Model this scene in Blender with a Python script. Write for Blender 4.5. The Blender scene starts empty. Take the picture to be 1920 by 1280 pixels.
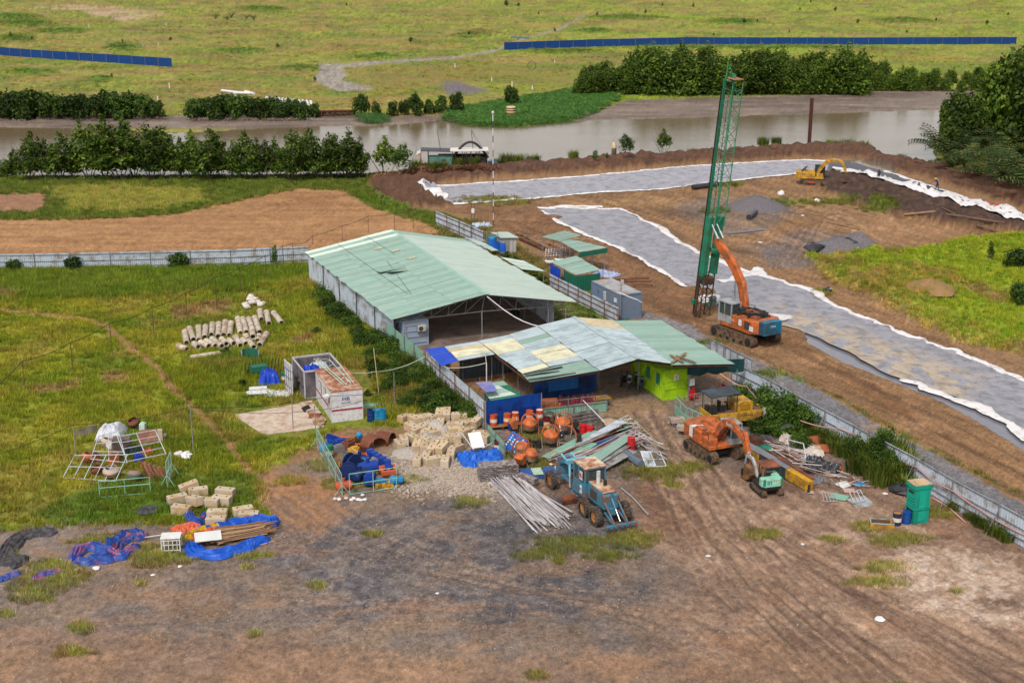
import bpy,math,random
import numpy as np
from mathutils import Vector,Matrix
V3=Vector
R=math.radians
C=bpy.context.scene.collection
rnd=random.Random(7);ru=rnd.uniform
# ---------------------------------------------------------------- camera, sky, sun, exposure
FOC,PIT,HC=2560.0,R(17.15),38.7
cam=bpy.data.objects.new('camera',bpy.data.cameras.new('camera'));C.objects.link(cam)
cam.data.sensor_width=36;cam.data.lens=FOC/1920*36
cam.data.clip_start=1;cam.data.clip_end=20000
cam.location=(0,0,HC);cam.rotation_euler=(R(90)-PIT,0,0)
bpy.context.scene.camera=cam
SUN_EL,SUN_AZ=R(52),R(200)
W=bpy.data.worlds.new('World');bpy.context.scene.world=W;W.use_nodes=True
nt=W.node_tree;nt.nodes.clear()
sky=nt.nodes.new('ShaderNodeTexSky');sky.sky_type='NISHITA';sky.sun_disc=False
sky.sun_elevation=SUN_EL;sky.sun_rotation=SUN_AZ;sky.dust_density=3;sky.air_density=1.2
hs=nt.nodes.new('ShaderNodeHueSaturation');hs.inputs['Saturation'].default_value=.12
bg=nt.nodes.new('ShaderNodeBackground');bg.inputs[1].default_value=.09
wo=nt.nodes.new('ShaderNodeOutputWorld')
nt.links.new(sky.outputs[0],hs.inputs['Color']);nt.links.new(hs.outputs[0],bg.inputs[0]);nt.links.new(bg.outputs[0],wo.inputs[0])
sl=bpy.data.lights.new('sun','SUN');sl.energy=1.5;sl.angle=R(10);sl.color=(1,.95,.86)
so=bpy.data.objects.new('sun',sl);C.objects.link(so)
so.rotation_euler=(R(90)-SUN_EL,0,-SUN_AZ+math.pi)
vs=bpy.context.scene.view_settings
vs.view_transform='Standard';vs.look='None';vs.gamma=1;vs.use_curve_mapping=False;vs.exposure=1.12
KA=.62
# ---------------------------------------------------------------- helpers
def lin(c):c=c/255;return c/12.92 if c<=.04045 else((c+.055)/1.055)**2.4
def col(r,g,b):return(lin(r)*KA,lin(g)*KA,lin(b)*KA)
CP,SP=math.cos(PIT),math.sin(PIT)
def G(x,y,z=0):
 u,v=(x-960)/FOC,(y-640)/FOC
 t=(HC-z)/(SP+v*CP)
 return V3((u*t,(CP-v*SP)*t,z))
def hgt(px,yb,yt):
 p=G(px,yb);v=(yt-640)/FOC
 return HC-p.y*(SP+v*CP)/(CP-v*SP)
def U(deg):return V3((math.cos(R(deg)),math.sin(R(deg)),0))
def PXa(X,Y,Z):
 Z=Z-HC;zc=Y*CP-Z*SP;yc=Y*SP+Z*CP
 return 960+FOC*X/zc,640-FOC*yc/zc
MATS={}
def M(key,c=(.5,.5,.5),rough=.7,metal=0,var=.12,sc=1.5,dirt=None,da=.35,ds=.9,bump=.0,bs=20,spec=.3,raw=False):
 if key in MATS:return MATS[key]
 m=bpy.data.materials.new(key);m.use_nodes=True;MATS[key]=m
 t=m.node_tree;b=t.nodes['Principled BSDF']
 c=c if raw else col(*c)
 b.inputs['Roughness'].default_value=rough;b.inputs['Metallic'].default_value=metal
 b.inputs['Specular IOR Level'].default_value=spec
 tc=t.nodes.new('ShaderNodeTexCoord');oi=t.nodes.new('ShaderNodeObjectInfo')
 off=t.nodes.new('ShaderNodeVectorMath');off.operation='MULTIPLY_ADD'
 cmb=t.nodes.new('ShaderNodeCombineXYZ')
 for i in range(3):t.links.new(oi.outputs['Random'],cmb.inputs[i])
 off.inputs[1].default_value=(37,53,71);t.links.new(cmb.outputs[0],off.inputs[0]);t.links.new(tc.outputs['Object'],off.inputs[2])
 n=t.nodes.new('ShaderNodeTexNoise');n.inputs['Scale'].default_value=sc;n.inputs['Detail'].default_value=6;n.inputs['Roughness'].default_value=.65
 t.links.new(off.outputs[0],n.inputs['Vector'])
 mr=t.nodes.new('ShaderNodeMapRange');mr.inputs[1].default_value=.3;mr.inputs[2].default_value=.7
 mr.inputs[3].default_value=1-var;mr.inputs[4].default_value=1+var
 t.links.new(n.outputs[0],mr.inputs[0])
 mr2=t.nodes.new('ShaderNodeMapRange');mr2.inputs[3].default_value=1-var*.6;mr2.inputs[4].default_value=1+var*.6
 t.links.new(oi.outputs['Random'],mr2.inputs[0])
 mu=t.nodes.new('ShaderNodeMath');mu.operation='MULTIPLY';t.links.new(mr.outputs[0],mu.inputs[0]);t.links.new(mr2.outputs[0],mu.inputs[1])
 vm=t.nodes.new('ShaderNodeVectorMath');vm.operation='SCALE';vm.inputs[0].default_value=c
 t.links.new(mu.outputs[0],vm.inputs['Scale'])
 out=vm.outputs[0]
 if dirt:
  n2=t.nodes.new('ShaderNodeTexNoise');n2.inputs['Scale'].default_value=ds;n2.inputs['Detail'].default_value=8;n2.inputs['Roughness'].default_value=.7
  t.links.new(off.outputs[0],n2.inputs['Vector'])
  r2=t.nodes.new('ShaderNodeMapRange');r2.inputs[1].default_value=.62-da*.45;r2.inputs[2].default_value=.74-da*.35
  t.links.new(n2.outputs[0],r2.inputs[0])
  mx=t.nodes.new('ShaderNodeMix');mx.data_type='RGBA';t.links.new(r2.outputs[0],mx.inputs[0])
  t.links.new(out,mx.inputs[6]);mx.inputs[7].default_value=(*col(*dirt),1);out=mx.outputs[2]
 t.links.new(out,b.inputs['Base Color'])
 if bump:
  n3=t.nodes.new('ShaderNodeTexNoise');n3.inputs['Scale'].default_value=bs;n3.inputs['Detail'].default_value=4
  t.links.new(off.outputs[0],n3.inputs['Vector'])
  bp=t.nodes.new('ShaderNodeBump');bp.inputs['Strength'].default_value=1;bp.inputs['Distance'].default_value=bump
  t.links.new(n3.outputs[0],bp.inputs['Height']);t.links.new(bp.outputs[0],b.inputs['Normal'])
 return m
class MB:
 def __init__(s):s.v=[];s.f=[]
 def add(s,vs_,fs):o=len(s.v);s.v+=[tuple(p)for p in vs_];s.f+=[tuple(i+o for i in f)for f in fs];return s
 def box(s,x,y,z,sx,sy,sz,rz=0,tx=0,ty=0):
  q=Matrix.Rotation(rz,3,'Z')@Matrix.Rotation(ty,3,'Y')@Matrix.Rotation(tx,3,'X')
  c=V3((x,y,z+sz/2))
  pts=[c+q@V3((a*sx/2,b*sy/2,d*sz/2))for d in(-1,1)for b in(-1,1)for a in(-1,1)]
  return s.add(pts,[(0,2,3,1),(4,5,7,6),(0,1,5,4),(2,6,7,3),(0,4,6,2),(1,3,7,5)])
 def bar(s,p,q,w=.05,h=None,up=(0,0,1)):
  p,q=V3(p),V3(q);h=h or w;d=(q-p).normalized();u=V3(up)
  if abs(d.dot(u))>.97:u=V3((1,0,0))
  a=d.cross(u).normalized()*w/2;b=a.cross(d).normalized()*h/2
  pts=[e+i*a+j*b for e in(p,q)for i,j in((-1,-1),(1,-1),(1,1),(-1,1))]
  return s.add(pts,[(0,1,2,3),(7,6,5,4),(0,4,5,1),(1,5,6,2),(2,6,7,3),(3,7,4,0)])
 def cyl(s,p,q,r,r2=None,n=8,cap=True):
  p,q=V3(p),V3(q);r2=r if r2 is None else r2;d=(q-p).normalized()
  u=V3((0,0,1))if abs(d.z)<.95 else V3((1,0,0))
  a=d.cross(u).normalized();b=d.cross(a)
  pts=[e+rr*(math.cos(t)*a+math.sin(t)*b)for e,rr in((p,r),(q,r2))for t in[2*math.pi*k/n for k in range(n)]]
  fs=[(k,(k+1)%n,n+(k+1)%n,n+k)for k in range(n)]
  if cap:fs+=[tuple(range(n))[::-1],tuple(range(n,2*n))]
  return s.add(pts,fs)
 def tube(s,pts,r,n=6):
  for a,b in zip(pts,pts[1:]):s.cyl(a,b,r,n=n)
  return s
 def lathe(s,prof,c=(0,0,0),n=12,ax='z',cap=True):
  pts=[]
  for r,h in prof:
   for k in range(n):
    t=2*math.pi*k/n;a,b=r*math.cos(t),r*math.sin(t)
    pts.append((c[0]+a,c[1]+b,c[2]+h)if ax=='z' else((c[0]+a,c[1]+h,c[2]+b)if ax=='y' else(c[0]+h,c[1]+a,c[2]+b)))
  m=len(prof);fs=[(i*n+k,i*n+(k+1)%n,(i+1)*n+(k+1)%n,(i+1)*n+k)for i in range(m-1)for k in range(n)]
  if cap:fs+=[tuple(range(n))[::-1],tuple(range((m-1)*n,m*n))]
  return s.add(pts,fs)
 def prism(s,prof,y0,y1):
  n=len(prof)
  pts=[(x,y0,z)for x,z in prof]+[(x,y1,z)for x,z in prof]
  return s.add(pts,[(k,(k+1)%n,n+(k+1)%n,n+k)for k in range(n)]+[tuple(range(n))[::-1],tuple(range(n,2*n))])
 def prismz(s,prof,z0,z1):
  n=len(prof)
  pts=[(p[0],p[1],z0)for p in prof]+[(p[0],p[1],z1)for p in prof]
  return s.add(pts,[(k,(k+1)%n,n+(k+1)%n,n+k)for k in range(n)]+[tuple(range(n))[::-1],tuple(range(n,2*n))])
 def build(s,name,mat,parent=None,loc=None,rz=0,smooth=False,bevel=0,fix=True):
  me=bpy.data.meshes.new(name);me.from_pydata(s.v,[],s.f);me.update()
  if fix:
   import bmesh
   bm=bmesh.new();bm.from_mesh(me);bmesh.ops.recalc_face_normals(bm,faces=bm.faces)
   if bevel:bmesh.ops.bevel(bm,geom=bm.edges[:],offset=bevel,segments=1,affect='EDGES')
   bm.to_mesh(me);bm.free()
  if mat:me.materials.append(mat)
  if smooth:me.shade_smooth()
  o=bpy.data.objects.new(name,me);C.objects.link(o)
  if parent:o.parent=parent
  if loc is not None:o.location=loc
  o.rotation_euler[2]=rz
  return o
def tag(o,label=None,cat=None,group=None,kind=None):
 for k,v in(('label',label),('category',cat),('group',group),('kind',kind)):
  if v:o[k]=v
 return o
def thing(name,label,cat,loc=(0,0,0),rz=0,group=None):
 o=bpy.data.objects.new(name,None);C.objects.link(o);o.location=loc;o.rotation_euler[2]=rz
 o.empty_display_size=.2
 return tag(o,label,cat,group)
def copy_tree(o,parent=None,loc=None,rz=None,label=None,rot=None,scale=None):
 c=o.copy();C.objects.link(c);c.parent=parent
 if loc is not None:c.location=loc
 if rz is not None:c.rotation_euler[2]=rz
 if rot is not None:c.rotation_euler=rot
 if scale is not None:c.scale=scale if hasattr(scale,'__len__')else(scale,)*3
 if label:c['label']=label
 for ch in KIDS.get(o.name,[])or o.children:copy_tree(ch,c)
 return c
KIDS={}
def inst(src,name,parent,loc=(0,0,0),rot=(0,0,0),mat=None):
 o=bpy.data.objects.new(name,src.data);C.objects.link(o);o.parent=parent;o.location=loc;o.rotation_euler=rot
 return o
# ---------------------------------------------------------------- noise (numpy)
_rs=np.random.RandomState(3)
_tab=_rs.rand(512,512)
def vnoise(x,y):
 xi=np.floor(x).astype(np.int64);yi=np.floor(y).astype(np.int64);fx=x-xi;fy=y-yi
 fx=fx*fx*(3-2*fx);fy=fy*fy*(3-2*fy)
 a=_tab[xi%512,yi%512];b=_tab[(xi+1)%512,yi%512];c=_tab[xi%512,(yi+1)%512];d=_tab[(xi+1)%512,(yi+1)%512]
 return(a*(1-fx)+b*fx)*(1-fy)+(c*(1-fx)+d*fx)*fy
def fbm(x,y,o=4,g=.5):
 s=0;a=1;n=0
 for i in range(o):s=s+a*vnoise(x+17.3*i,y+9.1*i);n+=a;a*=g;x=x*2.03;y=y*2.03
 return s/n
def sstep(a,b,x):t=np.clip((x-a)/(b-a),0,1);return t*t*(3-2*t)
# ---------------------------------------------------------------- the ground, surveyed from the photograph
ys=np.array([-149.2,-148.5,-147,-144,-138,-128,-112,-92,-70,-50,-34,-20,-10]+list(np.arange(-4,1300,3.0))+[1320,1360,1440,1600,1900,2600])
xs=np.array([-6000,-3000,-1500,-800,-400,-200,-100,-50,-20]+list(np.arange(-6,1930,3.0))+[1945,1970,2020,2120,2320,2700,3400,4900,7900])
PX_,PY_=np.meshgrid(xs,ys)
t_=HC/(SP+(PY_-640)/FOC*CP)
GX=(PX_-960)/FOC*t_;GY=(CP-(PY_-640)/FOC*SP)*t_
near=np.maximum(1.0,GY/130)
N1=fbm(GX*.35,GY*.35,5);N2=fbm(GX*1.7+50,GY*1.7,4);N3=fbm(GX*.07+9,GY*.07,4);N4=fbm(GX*.9+5,GY*.3+80,4)
SOFT=fbm(GX*3+3,GY*3+8,3)
COL=np.zeros(PX_.shape+(3,));GR=np.zeros(PX_.shape);WET=np.zeros(PX_.shape);GV=np.zeros(PX_.shape);HT=np.zeros(PX_.shape)
ZONE=np.zeros(PX_.shape,int)
PW=np.maximum(1,(PY_+150)*.0247)
def sdf(poly,xx,yy):
 d=np.full(xx.shape,1e9);ins=np.zeros(xx.shape,bool);n=len(poly)
 for i in range(n):
  ax,ay=poly[i];bx,by=poly[(i+1)%n];ex,ey=bx-ax,by-ay
  
  wx,wy=xx-ax,yy-ay;t=np.clip((wx*ex+wy*ey*9)/(ex*ex+ey*ey*9+1e-9),0,1)
  d=np.minimum(d,(wx-ex*t)**2+9*(wy-ey*t)**2)
  c=((ay<=yy)!=(by<=yy))&(xx<(bx-ax)*(yy-ay)/((by-ay)+1e-12)+ax);ins^=c
 d=np.sqrt(d);return np.where(ins,d,-d)
def mask_poly(poly,soft=6,rag=14):
 px=[p[0]for p in poly];py=[p[1]for p in poly];m=soft+rag+20
 x0,x1=np.searchsorted(xs,min(px)-m),np.searchsorted(xs,max(px)+m);y0,y1=np.searchsorted(ys,min(py)-m),np.searchsorted(ys,max(py)+m)
 x0=max(0,x0-1);y0=max(0,y0-1);x1=min(len(xs),x1+1);y1=min(len(ys),y1+1)
 sl_=(slice(y0,y1),slice(x0,x1));d=sdf(poly,PX_[sl_],PY_[sl_])
 d=d+(N2[sl_]-.5)*rag*2+(SOFT[sl_]-.5)*rag
 out=np.zeros(PX_.shape);out[sl_]=sstep(-soft,soft,d);return out
def gauss(bx,by,rx,ry):return np.exp(-(((PX_-bx)/rx)**2+((PY_-by)/ry)**2))
TALLP=[(490,16,50,5),(20,32,60,8),(50,44,60,7),(110,58,60,5),(30,72,40,8),(230,88,40,8),(1110,58,40,5),(1170,32,80,4),(1375,40,60,6),(1690,38,70,5),(985,88,30,4),(1060,96,80,4),(1400,88,300,3),(60,135,50,6),(190,148,30,5),(450,95,60,5),(700,105,50,5),(880,66,40,4),(560,128,50,5)]
HUMP=[(772,82,18,5),(522,92,18,4),(590,52,60,3),(480,62,60,3),(900,62,26,4),(410,112,30,3),(630,90,30,3),(1440,120,60,4),(1640,100,70,3)]
def AN(deg,l,c,o=5):return fbm((GX*math.cos(R(deg))+GY*math.sin(R(deg)))*l+31,(-GX*math.sin(R(deg))+GY*math.cos(R(deg)))*c+57,o,.6)
def mask_line(pts,w,soft=3,rag=4):
 px=[p[0]for p in pts];py=[p[1]for p in pts];m=w+soft+rag+12
 x0,x1=max(0,np.searchsorted(xs,min(px)-m)-1),min(len(xs),np.searchsorted(xs,max(px)+m)+1)
 y0,y1=max(0,np.searchsorted(ys,min(py)-m)-1),min(len(ys),np.searchsorted(ys,max(py)+m)+1)
 sl_=(slice(y0,y1),slice(x0,x1));xx,yy=PX_[sl_],PY_[sl_];d=np.full(xx.shape,1e9)
 for(ax,ay),(bx,by)in zip(pts,pts[1:]):
  ex,ey=bx-ax,by-ay;wx,wy=xx-ax,yy-ay;t=np.clip((wx*ex+wy*ey*9)/(ex*ex+ey*ey*9+1e-9),0,1)
  d=np.minimum(d,(wx-ex*t)**2+9*(wy-ey*t)**2)
 d=w/2-np.sqrt(d)+(N2[sl_]-.5)*rag*2
 out=np.zeros(PX_.shape);out[sl_]=sstep(-soft,soft,d);return out
def paint(m,c,c2=None,n=None,gr=None,gv=None,wet=None,zone=None,a=1.0,h=None,hn=0):
 c=np.array(col(*c));m=m*a
 if c2 is not None:
  k=sstep(.35,.65,(N1 if n is None else n))[...,None];cc=c*(1-k)+np.array(col(*c2))*k
 else:cc=c
 COL[:]=COL*(1-m[...,None])+cc*m[...,None]
 for A,v in((GR,gr),(GV,gv),(WET,wet)):
  if v is not None:A[:]=A*(1-m)+v*m
 if zone is not None:ZONE[m>.5]=zone
 if h is not None:HT[:]=HT*(1-m)+(h+hn*(N4-.5))*m
E1=np.ones(PX_.shape)
paint(E1,(150,146,58),(122,132,40),gr=.75)
k=sstep(.4,.62,N3);paint(k,(166,150,82),(140,132,50),a=.55)
paint(sstep(700,1300,PX_)*(PY_<200),(134,152,38),(152,160,52),n=N3,gr=.9,a=.8)
paint(sstep(.5,.62,fbm(GX*.1+30,GY*.06,4))*(PY_<200),(96,118,34),a=.6)
paint(sstep(.56,.68,fbm(GX*.05+3,GY*.12+70,5))*(PY_<230),(158,128,84),a=.55,gr=.4)
paint(mask_poly([(60,14),(150,10),(300,18),(312,27),(235,40),(140,20)],4,16),(196,168,138),(176,150,112),n=N2,gr=.1)
paint((PY_<235)*sstep(.55,.62,AN(3,.03,.12)),(170,146,78),(150,112,66),n=N2,a=.55)
paint((PY_<235)*sstep(.57,.63,AN(-4,.05,.2)),(112,128,40),(150,160,44),n=N2,a=.6)
paint((PY_<235)*sstep(.6,.66,AN(8,.06,.3)),(120,96,56),a=.5)
for(bx,by,rx,ry)in TALLP:
 k=sstep(1.15,.5,np.sqrt(((PX_-bx)/rx)**2+((PY_-by)/ry)**2)+(N2-.5)*.9);paint(k,(96,132,36),(74,104,30),n=N2,gr=1,h=.5,hn=.8,a=.85)
for(bx,by,rx,ry)in HUMP:
 k=gauss(bx,by,rx,ry);paint(np.clip(k*1.3,0,1),(116,112,52),(134,108,60),n=N2,a=.8);HT[:]=HT+k*1.6*(.6+N2*.8)
paint(mask_line([(240,48),(330,60),(420,66),(500,58),(590,47)],5,3,5),(146,118,70),h=.5,a=.7)
FP=[(1095,30),(1050,55),(985,72),(925,96),(850,108),(700,118),(612,128),(600,148),(630,164),(690,166)]
for a_,b_,w_ in((FP[:4],0,6),(FP[3:7],0,12),(FP[5:],0,22)):m_=mask_line(a_,w_,3,4);paint(m_,(172,162,150),(140,130,122),n=N2,gr=0,gv=.6,zone=2)
paint(mask_poly([(600,118),(640,120),(660,140),(640,150),(680,160),(690,168),(630,172),(598,150)],4,12),(178,168,156),(138,128,118),n=N2,gr=0,gv=.6,zone=2)
paint(mask_poly([(640,126),(690,125),(690,150),(655,150)],4,12),(142,132,62),gr=.7,zone=0)
paint(mask_poly([(825,148),(860,152),(920,172),(840,178),(830,165)],4,14),(118,108,112),gr=.1,gv=1)
paint(mask_poly([(690,128),(830,120),(1080,130),(1090,165),(900,150),(700,175)],8,30),(148,118,66),(120,120,45),n=N2,a=.6)
MUD=(142,124,112);MUD2=(118,102,92)
paint(mask_poly([(-6000,219),(-300,219),(320,219),(350,214),(600,214),(700,222),(860,212),(870,240),(-6000,260)],4,8),MUD,MUD2,n=N2,gr=0,wet=.6,zone=4)
paint(mask_poly([(1060,228),(1110,210),(1180,188),(1300,184),(1830,166),(1900,170),(7000,150),(7000,240),(1730,215),(1080,240)],4,8),MUD,MUD2,n=N2,gr=0,wet=.6,zone=4)
paint(mask_poly([(828,225),(836,205),(900,196),(960,184),(1080,166),(1168,180),(1115,210),(1060,228),(960,236),(880,234)],3,8),(84,122,52),(60,96,40),n=N2,gr=0,zone=0,h=.25,hn=.3)
paint(mask_poly([(666,216),(720,216),(728,228),(700,233),(672,226)],3,6),(66,98,48),gr=0,zone=0,h=.3)
paint(mask_poly([(-6000,318),(690,318),(800,312),(1100,290),(1400,275),(1620,268),(1740,296),(1900,330),(7900,700),(7900,2700),(-6000,2700)],5,8),(158,122,88),(142,108,76),n=N2,gr=0,zone=0)
paint(mask_poly([(-6000,322),(680,318),(700,350),(770,392),(700,388),(640,358),(560,352),(430,380),(330,402),(180,412),(-6000,416)],5,16),(98,116,40),(118,126,48),n=N2,gr=1,zone=0)
paint(mask_poly([(80,350),(220,345),(370,355),(400,368),(330,388),(230,398),(130,392)],8,24),(176,164,84),(150,152,62),n=N2,gr=1)
paint(mask_poly([(-300,360),(80,362),(95,378),(60,398),(-300,400)],5,16),(158,116,88),gr=.1)
paint(mask_poly([(-6000,414),(0,412),(180,410),(330,401),(420,381),(560,354),(640,357),(700,390),(780,396),(830,430),(800,460),(570,480),(-6000,500)],5,9),(182,136,92),(164,120,80),n=fbm(GX*.12,GY*1.1,4),gr=0,zone=6)
for i in range(60):
 yy=ru(408,478);x0=ru(-100,600);L=ru(60,320)
 paint(mask_line([(x0,yy),(x0+L,yy-L*.012)],2.5,3,4),rnd.choice([(142,96,64),(192,144,104),(150,104,70)]),a=.5)
for k in range(22):
 t0=k/21;paint(mask_line([(520+190*t0,362+ru(-2,2)),(560+60*t0,372),(430+260*t0,398+ru(-4,6))],3,3,3),(132,90,60),a=.5,h=.08)
paint(mask_poly([(-6000,500),(575,492),(600,532),(640,565),(730,648),(800,700),(912,788),(905,815),(760,800),(640,800),(590,830),(500,885),(486,930),(515,965),(470,985),(380,985),(200,985),(100,995),(-6000,1000)],8,26),(116,124,28),(142,138,42),n=N1,gr=1,zone=0)
mead=mask_poly([(-6000,500),(575,492),(905,780),(760,800),(590,830),(486,900),(486,960),(0,985),(-6000,990)],10,20)
paint(mead*sstep(.5,.68,fbm(GX*.16+11,GY*.16,5)),(82,104,24),a=.7)
paint(mead*sstep(.54,.7,fbm(GX*.22+40,GY*.22+4,5)),(138,122,56),a=.6)
paint(mask_poly([(-6000,505),(570,500),(560,525),(450,540),(200,560),(-6000,560)],10,24),(112,132,34),(86,108,26),n=N2,gr=1,a=.8)
paint(mask_poly([(200,900),(480,880),(480,960),(330,960),(250,975),(120,985),(60,960)],10,20),(84,108,26),(70,96,24),gr=1,a=.75)
for q in([(310,575),(420,560),(440,580),(330,600)],[(40,728),(140,712),(150,722),(60,740)],[(190,700),(240,695),(240,712),(195,716)],[(-100,545),(20,545),(30,555),(-100,560)],[(545,628),(580,625),(590,640),(550,645)]):
 paint(mask_poly(q,6,18),(150,118,78),gr=.35,a=.8)
paint(mask_line([(560,700),(640,690),(800,760),(860,770)],70,25,24),(92,92,34),(120,96,52),n=N2,a=.5)
FPN=[(-60,574),(0,580),(100,590),(165,597),(200,612),(232,640),(290,686),(330,735),(372,772),(425,830),(470,885),(520,915)]
paint(mask_line(FPN,19,4,6),(166,124,84),(148,112,72),n=N2,gr=0,zone=2)
YARD=[(-6000,1010),(0,1005),(100,985),(280,985),(480,985),(520,950),(490,890),(600,860),(700,860),(830,800),(910,800),(920,760),(1000,700),(1240,690),(1390,720),(1500,800),(1920,1035),(7900,3900),(-6000,3900)]
paint(mask_poly(YARD,10,24),(118,104,96),(132,110,92),n=N1,gr=0,gv=.6,zone=3)
yard=mask_poly(YARD,10,24)
DK_=gauss(780,1070,330,110)+gauss(1000,1060,200,70)+gauss(620,1010,120,50)+gauss(980,950,120,50)
paint(yard*sstep(.25,.75,DK_+(AN(20,.12,.3)-.5)*1.3),(86,82,86),(108,101,100),n=N2,gv=1,a=.95)
paint(mask_poly([(1160,750),(1260,780),(1280,900),(1120,900),(960,880),(900,800)],25,30),(106,96,92),gv=1,a=.8)
RB2=sstep(1120,1330,PX_+(N3-.5)*300+(N1-.5)*120)*sstep(840,930,PY_)*yard
paint(RB2,(140,110,90),(122,94,76),n=N2,gv=.25,a=.9)
for dg,l_,c_,th,cc,aa in((-58,.1,.5,.56,(102,76,62),.6),(-52,.1,.5,.58,(168,138,114),.7),(-64,.1,1.8,.57,(112,84,68),.35),(-30,.3,.5,.6,(152,112,84),.6),(-66,.12,2.4,.58,(172,142,120),.3)):paint(RB2*sstep(th,th+.07,AN(dg,l_,c_)),cc,a=aa)
LB2=yard*sstep(1350,1100,PX_)
for dg,l_,c_,th,cc,aa in((4,.12,.35,.57,(148,114,88),.5),(-3,.25,.7,.6,(90,78,76),.3),(25,.3,.5,.56,(136,118,104),.4),(60,.2,.5,.6,(134,106,84),.4)):paint(LB2*sstep(th,th+.08,AN(dg,l_,c_)),cc,a=aa)
paint(mask_poly([(1180,905),(1330,890),(1380,960),(1340,1010),(1220,1000)],20,40),(108,76,56),(134,98,72),n=N2,a=.8)
paint(mask_poly([(1700,1020),(1880,1040),(1980,1120),(1900,1180),(1700,1140),(1640,1060)],20,50),(200,176,156),(160,132,110),n=N2,a=.9,gv=.3)
for q_ in((1560,1010,60,14),(1450,960,90,14),(1340,1060,70,16),(1500,1150,120,24),(1830,1220,100,26),(1250,800,40,20),(300,1230,160,16),(820,1250,200,14)):paint(np.clip(gauss(*q_)*1.3,0,1)*sstep(.35,.62,N2),(180,152,130),a=.7)
for q_ in((1240,950,60,20),(1310,1000,40,22),(1400,1010,60,10),(1760,1010,60,10),(1640,1120,90,12),(1520,1240,120,16),(1220,890,50,10),(1880,1130,50,16)):paint(np.clip(gauss(*q_)*1.3,0,1)*sstep(.35,.62,N2),(88,64,52),a=.75)
paint(mask_poly([(490,885),(560,890),(640,915),(650,960),(600,1000),(540,990),(500,950)],20,26),(168,122,84),(150,108,76),n=N2,gv=0,a=.95)
paint(mask_poly([(1100,735),(1240,750),(1270,775),(1200,785),(1120,780)],10,14),(162,128,92),(140,112,84),n=N2,gv=.2,a=.85)
paint(mask_poly([(-200,1000),(250,990),(330,1010),(200,1060),(60,1090),(-200,1100)],20,30),(152,122,98),(126,112,104),n=N2,gv=.3,a=.9)
paint(mask_poly([(-300,1170),(300,1190),(700,1230),(1300,1230),(2000,1200),(2400,1900),(-300,1900)],40,60),(134,106,86),(148,114,88),n=N1,gv=.3,a=.8)
for(bx,by,rx,ry,a_)in[(940,905,110,45,.9),(860,890,80,40,.9),(800,870,60,25,.6),(1000,940,60,40,.4)]:
 k=sstep(1.15,.5,np.sqrt(((PX_-bx+60)/rx)**2+((PY_-by+10)/ry)**2)+(N2-.5)*.8);paint(k,(176,160,146),(140,124,112),n=SOFT,gv=1,a=a_)
def tracks(pts,w,c,a=.5,depth=0.0):
 for s_ in(-1,1):
  P_=[]
  for i,(x,y)in enumerate(pts):
   x2,y2=pts[min(i+1,len(pts)-1)];x1,y1=pts[max(i-1,0)];l=math.hypot(x2-x1,(y2-y1)*3)or 1
   P_.append((x-s_*w*(y2-y1)*3/l,y+s_*w*(x2-x1)/l/3))
  m_=mask_line(P_,5,3,4);paint(m_,c,a=a)
  HT[:]=HT-m_*depth
for i in range(44):
 x0,y0=ru(1150,1900),ru(900,1250);an=ru(.35,.75);L=ru(150,500)
 tracks([(x0-L,y0-L*an),(x0-L/2,y0-L*an*.55),(x0,y0)],ru(14,30),rnd.choice([(104,76,60),(156,122,98),(94,74,64)]),.35)
for i in range(30):
 q_=ru(-60,60);e_=ru(-1,1);cc=rnd.choice([(92,70,58),(170,140,116),(104,80,66),(160,126,100)]);tracks([(1225+q_*.3,770),(1262+q_*.5,830),(1290+q_,900),(1370+q_+e_*60,985),(1520+q_+e_*160,1100),(1800+q_+e_*260,1290)],12+10*rnd.random(),cc,.6,.04)
for i in range(14):
 q_=ru(-80,80);tracks([(560+q_,930),(640+q_,990),(800+q_,1060),(1050+q_*1.5,1120+q_*.3),(1400,1190+q_)],16,rnd.choice([(88,80,78),(138,118,104),(146,116,92)]),.45,.03)
for i in range(16):
 y0=ru(1090,1270);x0=ru(-100,1200);L=ru(200,700)
 tracks([(x0,y0),(x0+L/2,y0+8),(x0+L,y0+ru(10,60))],18,rnd.choice([(150,108,78),(96,80,74)]),.4)
for x0 in(1200,1225,1250,1275,1300):tracks([(1215,700),(x0,800),(x0+60,900),(x0+180,1020)],16,(98,78,66),.3)
tracks([(500,890),(600,980),(700,1060)],14,(120,92,74),.4)
paint(mask_poly([(900,400),(1000,372),(1300,342),(1500,322),(1560,350),(1920,440),(1920,470),(1560,480),(1600,540),(1900,700),(7000,2500),(1920,960),(1480,700),(1320,640),(1190,560),(950,425)],10,18),(158,120,84),(142,106,74),n=N2,gr=0,zone=6)
paint(mask_poly([(880,385),(1000,385),(1060,410),(1160,460),(1250,500),(1310,560),(1340,620),(1300,630),(1180,545),(1000,450),(900,420)],10,14),(140,100,68),(118,82,56),n=N2,a=.7)
paint(mask_poly([(1265,385),(1330,365),(1480,372),(1500,395),(1420,440),(1360,440),(1280,410)],12,18),(126,114,112),(138,112,90),n=N2,gv=1,a=.8)
paint(mask_poly([(1420,465),(1500,430),(1620,440),(1640,470),(1530,505),(1440,500)],10,18),(122,112,112),gv=1,a=.8)
for k in range(14):
 paint(mask_line([(1450+8*k,500-2*k),(1500+7*k,430-3*k),(1560+9*k,400-k),(1700,408+3*k)],4,3,3),rnd.choice([(112,78,54),(176,136,100)]),a=.5)
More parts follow.
